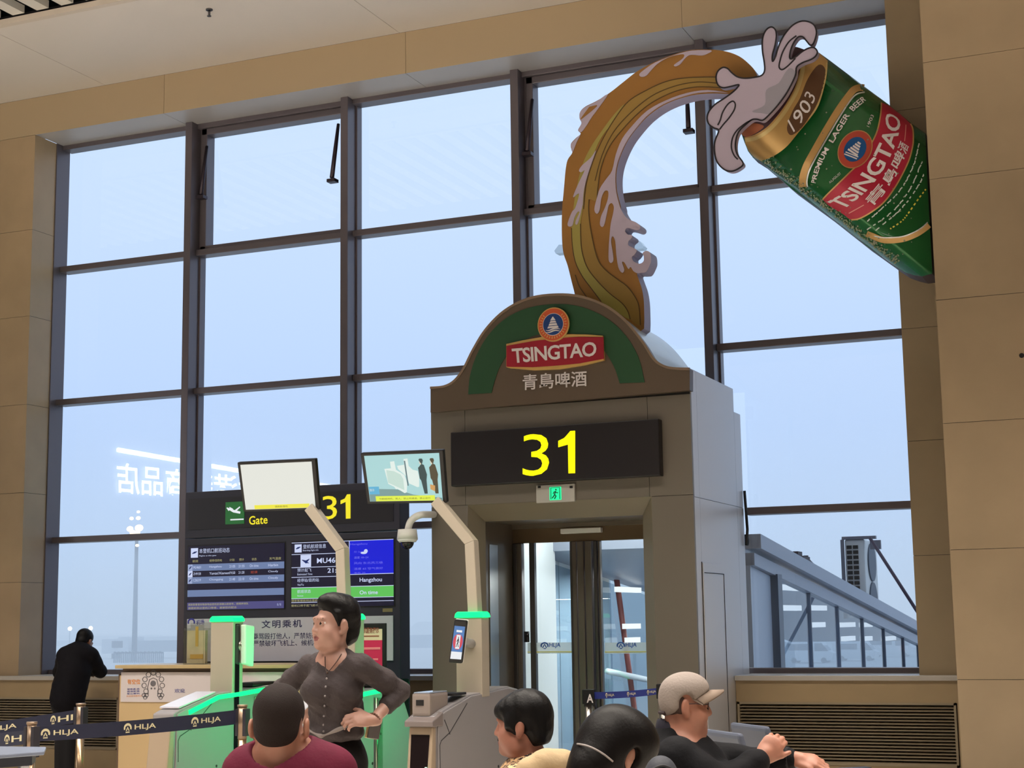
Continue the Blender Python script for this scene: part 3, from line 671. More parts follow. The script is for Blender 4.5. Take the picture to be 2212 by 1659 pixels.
# passage behind the doors: white left wall, sloping ceiling beam, red-brown pole, handrail
pas = thing('gate_passage', 'short white lined passage behind the glass doors leading to the corridor', 'passage', (-5.1, 14.6, 0))
b = MB()
b.box(IL-.06, IL-.03, DY+.1, 15.15, 0, 2.9); b.build('side_wall', mat('passage_white', (214, 216, 214), .5), pas)
b = MB()
for i, (ya_, yb_) in enumerate(((15.16, 15.9), (15.92, 16.65), (16.67, 17.5))): b.box(-6.33, -6.28, ya_, yb_, 0, 2.9)
b.build('wall_panel', mat('passage_white'), pas)
MB().box(IL-.06, IR+.06, DY+.1, 15.12, 2.72, 2.78).build('passage_ceiling', mat('passage_white'), pas)
MB().box(IR+.03, IR+.06, DY+.1, 15.12, 0, 2.9).build('side_wall', mat('passage_white'), pas)
MB().box(-6.2, -4.2, 14.9, 15.0, 2.62, 2.70).build('ceiling_lamp', emis('passage_lamp', (255, 255, 250), 9), pas)
XW = -6.22
a, c = atx(1328, 1222, XW), atx(1374, 1560, XW)
MB().tube([a, c, c+(c-a)*.4], .035, 8).build('brace_pole', mat('red_oxide', (120, 62, 58), .5), pas)
a, c = atx(1312, 1450, XW+.1), atx(1396, 1468, XW+.1)
MB().tube([a, a+(c-a)*.2, c], .035, 8).build('handrail', mat('rail_white', (206, 212, 214), .4), pas)
a, c = atx(1300, 1200, XW+.05), atx(1392, 1248, XW+.05)
MB().tube([a+(a-c)*.3, c+(c-a)*.3], .09, 4).build('ceiling_beam', mat('beam_grey', (120, 124, 130), .5), pas)
yl = atx(1348, 1168, -6.1).y
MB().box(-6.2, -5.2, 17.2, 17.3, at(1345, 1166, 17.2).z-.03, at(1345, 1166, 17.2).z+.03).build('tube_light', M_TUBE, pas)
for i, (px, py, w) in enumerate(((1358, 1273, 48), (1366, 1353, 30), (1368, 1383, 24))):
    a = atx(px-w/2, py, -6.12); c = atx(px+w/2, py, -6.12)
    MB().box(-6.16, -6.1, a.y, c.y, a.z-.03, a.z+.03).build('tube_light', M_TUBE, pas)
a = atx(1358, 1538, XW)
tg = MB().box(a.x, a.x+.02, a.y-.06, a.y+.10, a.z-.05, a.z+.05).build('yellow_tag', mat('tag_yellow', (226, 222, 60), .6), pas)
for yq, pw in ((14.5, 26), (16.2, 80), (18.6, 60)):
    pl_ = area('passage_light', (-5.1, yq, 2.6 if yq < 15 else roofz(yq)-.2), (1.4, .25), pw, (.93, .97, 1.0)); pl_.data.spread = math.pi
# cctv dome camera on an arm from the portal's left flank
cc = thing('security_camera', 'white dome security camera on a curved arm at the left flank of the gate portal', 'camera', (xl, P0+.5, 2.2))
CYY = 12.80
h = at(880, 1158, CYY)
pts = [at(936, 1112, P0+.08)+Vector((.03, 0, 0)), at(924, 1111.5, 12.95), at(910, 1112, CYY), at(897, 1117, CYY), at(886, 1128, CYY), at(881, 1146, CYY)]
MB().tube(spline([tuple(p) for p in pts], 5, False), .032, 10).build('arm', M_WHITE, cc)
MB().cyl(h+Vector((0, 0, .06)), h-Vector((0, 0, .03)), .085, .095, n=24).cyl(h-Vector((0, 0, .03)), h-Vector((0, 0, .055)), .095, .075, n=24).build('housing', M_WHITE, cc)
MB().ell(h-Vector((0, 0, .055)), (.06, .06, .065)).build('dome', mat('dome_black', (20, 20, 26), .08), cc)
# ================================================================== GATE INFORMATION BOARD
YB = 12.9
M_BRD = mat('board_charcoal', (37, 37, 52), .45)
M_BRD2 = mat('board_header_face', (28, 27, 36), .4)
bl_, br_ = at(398, 1250, YB).x, at(864, 1200, YB).x
BT = at(398, 1064, YB).z
bd = thing('gate_information_board', 'charcoal freestanding gate board with a lit header and two flight screens behind the counter', 'information board', ((bl_+br_)/2, YB, 0))
YBB = br_/(ray(885, 1200).x/ray(885, 1200).y)
hz_ = at(398, 1163, YB).z
MB().box(bl_, br_, YB, YBB, 0, hz_-.012).build('body', M_BRD, bd, bevel=.006)
MB().box(bl_, br_, YB, YBB, hz_, BT).build('header', M_BRD, bd, bevel=.006)
x0, x1 = at(408, 1110, YB).x, at(850, 1090, YB).x; z0, z1 = at(408, 1145, YB).z, at(408, 1078, YB).z
MB().box(x0, x1, YB-.006, YB+.002, z0, z1).build('header_panel', M_BRD2, bd)
YH = YB-.008
M_PG = emis('pictogram_green', (36, 112, 52), .75); M_YEL = emis('header_yellow', (246, 230, 40), 1.0); M_LW = emis('lit_white', (236, 240, 246), .95)
b = MB(); x0, x1, z0, z1 = rect(487, 1133, 528, 1083, YH); b.box(x0, x1, YH-.004, YH+.003, z0, z1, bev=.002); b.build('pictogram', M_PG, bd)
b = MB(); w, h = x1-x0, z1-z0
def PQ(a, c): return (x0+w*a, z0+h*c)
for pl, ww in (([(.08, .74), (.45, .58), (.80, .50)], [.05, .12, .10]), ([(.55, .60), (.78, .76)], [.08, .05]), ([(.1, .74), (.2, .62)], [.05, .06]), ([(.40, .66), (.22, .76)], [.06, .04]), ([(.28, .2), (.98, .2)], [.06, .06])):
    for q in ribbon([PQ(*p) for p in pl], [w*k for k in ww]): b.prism(q, YH-.007, YH-.003)
b.build('plane_symbol', M_LW, bd)
b = MB(); text_px(b, 'Gate', [(538, 1134), (578, 1131), (578, 1113), (538, 1115)], YH-.002, bold=.012)
text_px(b, '3', [(696, 1123), (728, 1121), (728, 1070), (696, 1072)], YH-.002)
b.prism([xz(*p, YH) for p in ((757, 1120), (747.5, 1120.5), (747, 1084), (736, 1089), (736, 1081), (745, 1077), (750, 1068), (757, 1067.5))], YH-.004, YH+.001)
b.build('header_lettering', M_YEL, bd)
def prj(c):
    P = [at(*p, YB) for p in c]; return min(p.x for p in P[:1]+P[3:]), max(p.x for p in P[1:3]), (P[0].z+P[1].z)/2, (P[2].z+P[3].z)/2
def screen(parent, c, name='screen', col=(22, 18, 58), s=.5):
    "bl br tr tl pixels -> flush lit display on the board; returns a unit-square mapper"
    x0, x1, z0, z1 = prj(c)
    MB().box(x0-.012, x1+.012, YB-.004, YB+.002, z0-.012, z1+.012).build('screen_bezel', M_BLACK, parent)
    o = MB().box(x0, x1, YB-.010, YB, z0, z1).build(name, emis('lcd_navy', col, s), parent)
    return o, (lambda u, v: (x0+(x1-x0)*u, z0+(z1-z0)*v)), YB-.010
def uvbox(b, f, y, u0, v0, u1, v1, mi=0, d=.0015):
    a, c = f(u0, v0), f(u1, v1); b.box(a[0], c[0], y-d, y, a[1], c[1], mi)
def uvtext(b, f, y, s, u0, v0, u1, v1, mi=0, d=.003, **k):
    a, c = f(u0, v0), f(u1, v1); text_rect(b, s, a[0], c[0], a[1], c[1], y-d, mi, **k)
M_ROW = emis('lcd_row', (118, 138, 182), .8); M_LBL = emis('lcd_olive', (196, 190, 130), .8); M_FOOT = emis('lcd_footer', (84, 82, 138), .8); M_LCDR = emis('lcd_red', (190, 80, 50), .8)
M_LCDG = emis('lcd_green', (98, 200, 92), .9); M_LCDB = emis('lcd_blue', (8, 22, 220), .9); M_ICE = emis('lcd_ice', (206, 216, 248), .95); M_PUR = emis('lcd_lilac', (120, 120, 240), .9); M_DEEP = emis('lcd_deepblue', (40, 60, 130), .6)
s1, f1, y1 = screen(bd, [(408, 1317.5), (614.5, 1314), (614.5, 1172.5), (408, 1181)])
b = MB()
for v0, v1 in ((.61, .715), (.41, .515), (.205, .31)): uvbox(b, f1, y1, 0.0, v0, 1, v1)
b.build('screen_rows', M_ROW, s1)
b = MB(); uvbox(b, f1, y1, 0, 0, 1, .115); b.build('screen_footer', M_FOOT, s1)
b = MB(); uvbox(b, f1, y1, .03, .82, .105, .97); uvbox(b, f1, y1, 0, .41, .05, .715)
uvtext(b, f1, y1, '本登机口航班动态', .12, .885, .44, .96); uvtext(b, f1, y1, 'Flights at this gate', .12, .83, .30, .855)
for v, t_ in ((.645, ('MU4601', 'Hangzhou', '21:05', '21:35', 'On time', 'Harbin')), (.545, ('ZH9158', 'Yantai/Xiamen', '19:50', '21:20', '', 'Cloudy')), (.445, ('CZ6219', 'Chongqing', '21:40', '22:10', 'On time', 'Cloudy'))):
    for u0, u1, s in ((.06, .14, t_[0]), (.23, .23+.016*len(t_[1]), t_[1]), (.44, .50, t_[2]), (.535, .595, t_[3]), (.65, .74, t_[4]), (.84, .94, t_[5])):
        if s: uvtext(b, f1, y1, s, u0, v, u1, v+.04)
uvtext(b, f1, y1, '1/1', .935, .04, .97, .075)
b.build('screen_lettering', M_ICE, s1)
b = MB(); uvtext(b, f1, y1, '延误', .66, .545, .73, .585); b.build('screen_delay', M_LCDR, s1)
b = MB()
for u0, u1, s in ((.05, .11, '航班'), (.23, .36, '经停/目的地'), (.44, .49, '计划'), (.54, .59, '预计'), (.67, .72, '状态'), (.85, .97, '天气温度')): uvtext(b, f1, y1, s, u0, .745, u1, .785)
uvtext(b, f1, y1, '请旅客看管好随身物品登机前请确认航班号，按顺序排队', .01, .065, .64, .10); uvtext(b, f1, y1, '请提前到达登机口等候，谢谢您的配合', .01, .01, .52, .045)
b.build('screen_captions', M_LBL, s1)
b = MB()
for q in ribbon([f1(.045, .885), f1(.07, .90), f1(.095, .915)], [.006, .018, .006]): b.prism(q, y1-.004, y1-.001)
for cu, cv in ((.025, .66), (.025, .56), (.025, .46)):
    for q in ribbon([f1(cu-.012, cv-.02), f1(cu, cv), f1(cu+.014, cv+.025)], [.004, .014, .004]): b.prism(q, y1-.004, y1-.001)
b.build('screen_icons', M_DEEP, s1)
s2, f2, y2 = screen(bd, [(631.5, 1312), (851, 1308.5), (851, 1162.5), (631.5, 1172.5)])
b = MB(); uvbox(b, f2, y2, 0, .135, 1, .295); b.build('screen_status', M_LCDG, s2)
b = MB(); uvbox(b, f2, y2, .575, .48, 1, .985); b.build('screen_weather', M_LCDB, s2)
b = MB()
for v in (.985, .805, .605, .455, .295, .128, .07): uvbox(b, f2, y2, 0, v, 1 if v in (.985, .295, .128, .07) else .575, v+.009)
uvbox(b, f2, y2, .57, .475, 1, .486); uvbox(b, f2, y2, .57, .48, .577, .99)
uvbox(b, f2, y2, .03, .84, .10, .965); uvbox(b, f2, y2, .09, .615, .195, .80)
uvtext(b, f2, y2, '登机航班信息', .115, .895, .345, .96); uvtext(b, f2, y2, 'Boarding flight info', .115, .85, .27, .88)
uvtext(b, f2, y2, 'MU4601', .255, .665, .50, .745, bold=.012); uvtext(b, f2, y2, '21:35', .36, .515, .52, .585, bold=.012)
uvtext(b, f2, y2, '预计起飞', .06, .54, .20, .595); uvtext(b, f2, y2, 'Estimated Time', .06, .49, .21, .52)
uvtext(b, f2, y2, '经停站/目的站', .06, .385, .275, .44); uvtext(b, f2, y2, 'Via/To', .06, .33, .125, .36)
uvtext(b, f2, y2, 'Hangzhou', .675, .345, .89, .425, bold=.012); uvtext(b, f2, y2, 'On time', .675, .175, .85, .235, bold=.012)
uvtext(b, f2, y2, '航班状态', .06, .215, .195, .27); uvtext(b, f2, y2, 'Status', .06, .165, .12, .19)
cl = [f2(.715+.03*math.cos(a), .80+.018*math.sin(a)) for a in [k*math.pi/8 for k in range(16)]]; b.prism(cl, y2-.004, y2-.001)
cl = [f2(.735+.018*math.cos(a), .825+.03*math.sin(a)) for a in [k*math.pi/8 for k in range(16)]]; b.prism(cl, y2-.004, y2-.001)
b.build('screen_lettering', M_ICE, s2)
b = MB()
uvtext(b, f2, y2, 'Hangzhou', .585, .915, .75, .95)
for v, s in ((.80, '多云   Cloudy'), (.715, '温度 18~24'), (.63, '风向 东北风三级'), (.545, '湿度 65 空气良好')):
    uvtext(b, f2, y2, s, .62, v, .70 if v == .80 else (.76 if v == .715 else .9), v+.035)
uvtext(b, f2, y2, '发布 20', .62, .49, .73, .515)
b.build('screen_weather_lettering', M_PUR, s2)
b = MB(); uvtext(b, f2, y2, '请旅客提前到达登机口排队候机，祝您旅途愉快', .0, .085, .62, .12); uvtext(b, f2, y2, '登机口将于起飞前十五分钟关闭', .0, .01, .42, .045); b.build('screen_captions', M_LBL, s2)
b = MB()
for q in ribbon([f2(.045, .895), f2(.065, .91), f2(.09, .925)], [.006, .018, .005]): b.prism(q, y2-.004, y2-.001)
for q in ribbon([f2(.105, .725), f2(.145, .69), f2(.18, .735)], [.004, .03, .004])+ribbon([f2(.14, .69), f2(.175, .672)], [.02, .004]): b.prism(q, y2-.004, y2-.001)
b.build('screen_icons', M_DEEP, s2)
b = MB(); x0, x1, z0, z1 = rect(827, 1322, 848, 1314, YB); b.box(x0, x1, YB-.004, YB+.001, z0, z1); b.build('maker_plate', mat('plate_brass', (120, 108, 76), .4), bd)
# notice sheet on the board
nx0, nx1 = at(405, 1380, YB).x, at(850, 1370, YB).x; nz0, nz1 = at(600, 1428, YB).z, at(600, 1334, YB).z
nt_ = thing('notice_sheet', 'pale grey notice sheet with dark blue Chinese lettering below the flight screens', 'notice', ((nx0+nx1)/2, YB, nz0))
MB().box(nx0, nx1, YB-.012, YB-.002, nz0, nz1).build('sheet', mat('notice_grey', (178, 178, 192), .5), nt_)
M_NV = mat('navy_ink', (26, 24, 78), .5)
b = MB(); text_px(b, '文明乘机', [(565, 1357.5), (652, 1355), (652, 1338), (565, 1340)], YB-.0135, bold=.012, space=1.25)
text_px(b, '辱骂殴打他人，严禁妨碍机组', [(546, 1382), (712, 1379), (712, 1365.5), (546, 1368)], YB-.0135, bold=.004); text_px(b, '严禁破坏飞机上、候机楼设施', [(547, 1396.5), (716, 1394), (716, 1381), (547, 1383.5)], YB-.0135, bold=.004)
b.build('lettering', M_NV, nt_)
b = MB(); text_px(b, '机场', [(424, 1350), (441, 1349), (441, 1338), (424, 1339)], YB-.0135, bold=.01)
p = at(415, 1344, YB)
for q in ribbon([(p.x+.035*math.cos(t_), p.z+.03*math.sin(t_)) for t_ in [math.pi*(-.15+1.3*i/12) for i in range(13)]], .016): b.prism(q, YB-.0145, YB-.0115)
b.build('logo', mat('logo_blue', (44, 48, 140), .5), nt_)
# ------------------------------------------------------------------ counter
YC = 12.2
ct = thing('boarding_counter', 'long beige boarding counter with a wooden worktop in front of the information board', 'counter', (at(450, 1500, YC).x, YC, 0))
cx0, cx1 = at(258, 1500, YC).x, at(668, 1500, YC).x
tz1, tz0 = at(450, 1436, YC-.05).z, at(450, 1444, YC-.05).z
M_CT = mat('counter_beige', (196, 168, 124), .45)
MB().box(cx0-.02, cx1, YC-.05, YC+.55, tz0, tz1).build('worktop', mat('worktop_wood', (186, 164, 122), .3, noise=.06, nscale=6), ct, bevel=.004)
MB().box(cx0+.01, cx1, YC+.03, YC+.5, tz0-.06, tz0).build('shadow_gap', mat('counter_brown', (98, 76, 60), .5), ct)
MB().box(cx0, cx1, YC, YC+.5, 0, tz0-.06).build('front', M_CT, ct)
MB().box(cx0-.012, cx0, YC-.004, YC+.5, 0, tz0-.05).build('edge_trim', mat('counter_brown'), ct)
pz1, pz0 = at(400, 1452, YC).z, at(265, 1516, YC).z
M_PST = mat('poster_pale', (206, 196, 196), .4)
psx = at(640, 1480, YC).x
MB().box(cx0+.02, psx, YC-.008, YC, pz0, pz1).build('banner', M_PST, ct)
b = MB(); text_px(b, '有空位', [(275, 1478), (303, 1478), (303, 1467), (275, 1467)], YC-.010, bold=.02); text_px(b, '欢迎咨询服务台', [(273, 1506), (307, 1505), (307, 1501), (273, 1502)], YC-.010); b.build('banner_orange', mat('banner_orange', (222, 140, 70), .5), ct)
b = MB()
for i, s in enumerate(('登机服务', '咨询服务', '爱心帮助')): text_px(b, s, [(274, 1490.5+i*5), (302, 1490+i*5), (302, 1486.3+i*5), (274, 1486.8+i*5)], YC-.010, bold=.02)
text_px(b, '欢迎', [(377, 1497), (400, 1496), (400, 1487), (377, 1488)], YC-.010, bold=.01)
b.build('banner_blue', mat('banner_blue', (84, 88, 150), .5), ct)
b = MB(); p = at(332, 1480, YC); R0 = .10; rr = random.Random(5)
for k in range(9):
    a = math.radians(-40+260*k/8); c = Vector((p.x+R0*math.cos(a), 0, p.z+.01+R0*math.sin(a)*1.0))
    for q in ribbon([(c.x+.026*math.cos(t_), c.z+.022*math.sin(t_)) for t_ in [2*math.pi*i/10 for i in range(10)]], .006, True): b.prism(q, YC-.0105, YC-.008)
for s_ in (-1, 1):
    for k in range(3):
        c = (p.x+s_*(.07+.015*k), p.z-.09-.02*(k % 2))
        for q in ribbon([(c[0]+.02*math.cos(t_), c[1]+.016*math.sin(t_)) for t_ in [2*math.pi*i/10 for i in range(10)]], .006, True): b.prism(q, YC-.0105, YC-.008)
for q in ribbon([(p.x-.05, p.z-.08), (p.x-.06, p.z-.02), (p.x-.04, p.z+.05), (p.x, p.z+.065), (p.x+.04, p.z+.05), (p.x+.06, p.z-.02), (p.x+.05, p.z-.08)], .006): b.prism(q, YC-.0105, YC-.008)
b.ell((p.x, YC-.009, p.z+.015), (.03, .003, .026)).ell((p.x-.018, YC-.009, p.z-.03), (.01, .003, .008)).ell((p.x+.018, YC-.009, p.z-.03), (.01, .003, .008))
b.build('banner_drawing', mat('drawing_ink', (104, 100, 104), .6), ct)
# acrylic leaflet holder on the counter
YL = YC+.12
lh = thing('leaflet_holder', 'clear acrylic holder with beige leaflets standing on the counter', 'leaflet holder', (at(421, 1430, YL).x, YL, tz1))
lx0, lx1 = at(400, 1400, YL).x, at(444, 1400, YL).x; lz = at(420, 1350, YL).z
MB().box(lx0, lx1, YL-.03, YL-.026, tz1, lz).box(lx0, lx0+.006, YL-.03, YL+.08, tz1, lz-.03).box(lx1-.006, lx1, YL-.03, YL+.08, tz1, lz-.03).box(lx0, lx1, YL+.08, YL+.085, tz1, lz+.02).box(lx0, lx1, YL-.03, YL+.08, tz1, tz1+.005).build('acrylic', glass_mat('acrylic', (246, 246, 242)), lh)
MB().box(lx0+.012, lx1-.012, YL+.01, YL+.05, tz1+.006, lz-.05).build('leaflets', mat('leaflet_beige', (206, 194, 166), .6, noise=.12, nscale=9), lh)
b = MB(); x_ = (lx0+lx1)/2; b.box(x_-.005, x_+.025, YL+.006, YL+.010, tz1+.16, tz1+.34).box(lx0+.05, lx1-.03, YL+.006, YL+.010, tz1+.05, tz1+.09); b.build('leaflet_print', mat('leaflet_yellow', (204, 168, 84), .6), lh)
# ------------------------------------------------------------------ self-boarding turnstiles
YP = 11.06                              # front of the posts
TX = [at(502, 1420, YP).x, at(766, 1420, YP).x, at(1040, 1420, YP).x]   # right flank of each cabinet
TW = .215
SX = TX[2]
prof = [(943, 1720), (943, 1548), (959, 1535), (1017, 1500), (1056, 1493), (1101, 1482), (1122, 1488)]
pr = [atx(*p, SX) for p in prof]; PRF = [(p.y, max(0.03, p.z)) for p in pr]; PRF[0] = (PRF[1][0]-.02, .06)
ye = PRF[-1][0]
PRF += [(ye+.10, PRF[-1][1]-.03), (ye+.24, PRF[-1][1]-.25), (ye+.27, .55), (ye+.24, .06)]
M_TS = mat('turnstile_white', (138, 134, 136), .42)
M_TT = mat('turnstile_taupe', (158, 140, 120), .4)
M_GLED = emis('green_led', (0, 255, 120), 2.2)
M_GLASSB = mat('smoked_glass', (14, 12, 18), .08)
XS_ = SX
def turnstile(i, label):
    X1 = TX[i]; X0 = X1-TW; y0 = PRF[0][0]
    t = thing('turnstile', label, 'turnstile', ((X0+X1)/2, (PRF[1][0]+ye)/2, 0), 'self boarding turnstiles')
    b = MB(); n = len(PRF)
    b.prismx(PRF, X0+.012, X1-.012); b.build('cabinet', M_TS, t, bevel=.012)
    fl = [(y, z) for y, z in PRF]
    cy = sum(p[0] for p in fl)/n; cz = sum(p[1] for p in fl)/n
    flank = [(cy+(y-cy)*.965, cz+(z-cz)*.955) for y, z in fl]
    for xa_, xb_ in ((X1-.013, X1), (X0, X0+.013)): MB().prismx(flank, xa_, xb_).build('flank_panel', M_TS, t, bevel=.006)
    M_SEAM = mat('seam_dark', (40, 40, 44), .6)
    for side, xx in ((1, X1), (-1, X0)):
        b = MB()
        for pl in ([(951, 1660), (950, 1610), (953, 1600), (972, 1582), (1009, 1519)], [(960, 1555), (972, 1586)]):
            w_ = [atx(*p, SX) for p in pl]; Pq = [(p.y, p.z) for p in w_]
            for q in ribbon(Pq, .006): b.prismx(q, xx-.001 if side > 0 else xx-.002, xx+.002 if side > 0 else xx+.001)
        b.build('seam', M_SEAM, t)
        b = MB()
        for yy_, zz_ in ((11.35, .62), (11.42, .63), (11.49, .64), (11.35, .42), (11.35, .2), (10.85, .42), (10.85, .2)):
            b.cyl((xx-.002, yy_, zz_), (xx+.003, yy_, zz_), .011, n=10)
        b.build('bolts', M_BLACK, t)
        # LED line along the top edge of the flank
        led = [(PRF[2][0]+.06, PRF[2][1]-.035), (PRF[3][0], PRF[3][1]-.03), (PRF[4][0], PRF[4][1]-.028), (PRF[5][0], PRF[5][1]-.028)]
        b = MB()
        if i < 2 or side < 0:
            for q in ribbon(led, .034): b.prismx(q, xx-.002 if side > 0 else xx-.012, xx+.012 if side > 0 else xx+.002)
            b.build('led_strip', M_GLED, t)
    # taupe nose with card reader
    z1_ = PRF[1][1]; yN = PRF[1][0]
    MB().prismx([(yN-.05, .08), (yN-.085, .38), (yN-.03, z1_-.07), (yN+.02, z1_-.07), (yN+.02, .08)], X0+.012, X1-.012).build('nose', M_TT, t, bevel=.012)
    if i == 2: MB().prismx([(yN-.07, z1_-.07), (yN-.07, z1_-.03), (yN+.10, z1_+.03), (yN+.10, z1_-.07)], X0-.006, X1+.006).build('shelf', mat('shelf_grey', (118, 108, 106), .4), t, bevel=.008)
    if i == 2: dpt = [(yN-.079, .44), (yN-.066, .52), (yN-.040, z1_-.12), (yN-.036, z1_-.12), (yN-.06, .5), (yN-.072, .44)]
    if i == 2: MB().add([(X0+.04, yN-.0805, .43), (X1-.04, yN-.075, .47), (X1-.035, yN-.041, z1_-.125), (X0+.035, yN-.041, z1_-.125)], [(0, 1, 2, 3)]).build('nose_display', mat('display_black', (26, 20, 22), .15), t)
    if i == 2: MB().ell((X1-.05, yN-.074, .50), .012).build('indicator', emis('indicator_green', (170, 255, 190), 4), t)
    if i == 2:
        MB().box(X0+.02, X1-.05, yN+.0, yN+.30, z1_+.0, z1_+.16, bev=.02).build('card_reader', mat('reader_grey', (138, 126, 120), .4), t)
        MB().box(X0+.055, X1-.10, yN-.004, yN+.05, z1_+.075, z1_+.115).build('reader_slot', M_BLACK, t)
        MB().box(X0+.03, X1-.06, yN+.01, yN+.30, z1_+.16, z1_+.168, bev=.003).build('reader_glass', mat('reader_glass', (150, 160, 176), .06), t)
        MB().box(X0+.07, X1-.02, yN+.32, yN+.55, PRF[3][1]+.0, PRF[3][1]+.02, bev=.006).build('scan_pad', M_BLACK, t)
    else:
        MB().prismx([(PRF[2][0]-.03, PRF[2][1]+.0), (PRF[3][0], PRF[3][1]+.004), (PRF[3][0], PRF[3][1]+.014), (PRF[2][0]-.03, PRF[2][1]+.012)], X0+.01, X1-.025).build('top_plate', mat('top_plate', (206, 204, 212), .2), t)
        MB().box(X0+.02, X1-.03, YP+.35, YP+.72, PRF[5][1]-.0, PRF[5][1]+.03, bev=.008).build('scan_pad', M_BLACK, t)
    # post with glowing cap
    pz = at(1020, 1334, YP).z; zb_ = PRF[3][1]-.03
    y1p = X1/(ray(1056, 1400).x/ray(1056, 1400).y) if i == 2 else YP+.15
    MB().box(X0+.004, X1+.004, YP, y1p, zb_, pz).build('post', mat('post_beige', (168, 158, 142), .42), t, bevel=.006)
    if i == 0: MB().box(X1+.003, X1+.010, YP+.03, YP+.09, .1, pz-.02).build('smoked_strip', M_GLASSB, t)
    cp = MB(); cp.prism([(X0-.008, pz), (X1+.016, pz), (X1+.008, pz+.03), (X1-.01, pz+.045), (X0+.018, pz+.045), (X0, pz+.03)], YP-.008, y1p+.008); cp.build('light_cap', M_GLED, t, bevel=.006)
    # barrier leaves at the middle of the lane
    if i < 2:
        for xx, sg_ in ((X1, 1), (TX[i+1]-TW, -1)):
            MB().box(min(xx+sg_*.02, xx+sg_*.07), max(xx+sg_*.02, xx+sg_*.07), YP+.32, YP+.335, .25, .93).build('barrier_leaf', glass_mat('barrier_acrylic', (200, 230, 210)), t)
            MB().cyl((xx+sg_*.016, YP+.33, .1), (xx+sg_*.016, YP+.33, .93), .014, n=10).build('barrier_pivot', M_CHROME, t)
    return t
turnstile(0, 'leftmost of the three white self boarding turnstiles, green lit, in front of the counter')
turnstile(1, 'middle one of the three self boarding turnstiles, mostly hidden behind the standing woman')
turnstile(2, 'rightmost of the three self boarding turnstiles, with a card reader on its nose')
for i, pw in ((0, 42), (1, 34)):          # green lane lighting thrown by the led strips across each lane
    l = bpy.data.lights.new('lane_light', 'SPOT'); l.energy = pw; l.color = (.02, 1, .32); l.shadow_soft_size = .03; l.spot_size = math.radians(125); l.spot_blend = .6
    o = bpy.data.objects.new('lane_light', l); o.location = (TX[i+1]-TW-.03, YP-.05 if i == 0 else YP+.45, .85); o.rotation_euler = (0, math.radians(90), 0) ; COL.objects.link(o)
# face terminals on the posts
def slab(b, c, back, mi=0, d=.02):
    "four front corners and a depth vector -> closed slab"
    v = [Vector(p) for p in c]; k = Vector(back)*1.0
    vs = v+[p+k for p in v]; b.add(vs, [(0, 1, 2, 3), (7, 6, 5, 4), (0, 4, 5, 1), (1, 5, 6, 2), (2, 6, 7, 3), (3, 7, 4, 0)], mi); return b
YT = YP-.16
tt = thing('face_terminal', 'slim black face scanning terminal with a lit blue screen on the right turnstile post', 'terminal', at(990, 1390, YT))
tc_ = [at(968.5, 1432, YT+.02), at(998, 1434, YT+.04), at(1009.5, 1341, YT), at(981, 1338, YT-.02)]
nrm = (tc_[1]-tc_[0]).cross(tc_[3]-tc_[0]).normalized(); nrm = nrm if nrm.y > 0 else -nrm
slab(MB(), tc_, nrm*.035).build('casing', M_BLACK, tt, bevel=.012)
slab(MB(), [c+nrm*.036+ (c-sum(tc_, Vector())/4)*.0 for c in tc_], nrm*.02).build('back_shell', M_WHITE, tt, bevel=.012)
def TQ(u, v, o=.002): return (tc_[0]*(1-u)+tc_[1]*u)*(1-v)+(tc_[3]*(1-u)+tc_[2]*u)*v-nrm*o
MB().add([TQ(.1, .10), TQ(.9, .10), TQ(.9, .86), TQ(.1, .86)], [(0, 1, 2, 3)]).build('screen', emis('terminal_blue', (80, 128, 190), .9), tt)
b = MB(); b.add([TQ(.1, .10, .003), TQ(.9, .10, .003), TQ(.9, .27, .003), TQ(.1, .27, .003)], [(0, 1, 2, 3)]); b.add([TQ(.3, .72, .003), TQ(.72, .72, .003), TQ(.72, .77, .003), TQ(.3, .77, .003)], [(0, 1, 2, 3)])
b.add([TQ(.36, .34, .005), TQ(.66, .34, .005), TQ(.66, .66, .005), TQ(.36, .66, .005)], [(0, 1, 2, 3)]); b.build('screen_white', emis('terminal_white', (236, 240, 244), .95), tt)
b = MB(); b.add([TQ(.5+.36*math.cos(a), .5+.18*math.sin(a), .004) for a in [2*math.pi*k/24 for k in range(24)]], [list(range(24))]); b.build('screen_ring', emis('terminal_red', (214, 70, 90), .9), tt)
b = MB()
for pl in ([(.52, .62), (.5, .5), (.42, .38)], [(.5, .5), (.58, .38)], [(.52, .58), (.42, .5)], [(.52, .58), (.6, .48)]):
    for k in range(len(pl)-1):
        (u0, v0), (u1, v1) = pl[k], pl[k+1]; b.add([TQ(u0-.025, v0, .007), TQ(u0+.025, v0, .007), TQ(u1+.025, v1, .007), TQ(u1-.025, v1, .007)], [(0, 1, 2, 3)])
b.build('screen_figure', emis('terminal_ink', (60, 50, 70), .5), tt)
MB().cyl(TQ(.6, .5, -.05), (TX[2]-TW*.35, YP+.02, TQ(.5, .5).z-.02), .035, n=14).build('bracket', mat('bracket_grey', (160, 158, 156), .4), tt)
# second terminal seen from behind on the left post
YT2 = YP+.12
tu = thing('face_terminal', 'pale face scanning terminal seen edge on at the left turnstile post', 'terminal', at(530, 1395, YT2))
c4 = [at(519, 1434, YT2-.03), at(537, 1440, YT2+.10), at(539, 1352, YT2+.10), at(519, 1349, YT2-.03)]
slab(MB(), c4, Vector((.045, .01, 0))).build('casing', mat('terminal_white_shell', (214, 220, 214), .4), tu, bevel=.01)
MB().cyl(at(513, 1395, YT2), at(524, 1395, YT2), .045, n=16).cyl(at(519, 1395, YT2), at(526, 1394, YT2), .032, n=16).build('bracket', M_CHROME, tu)
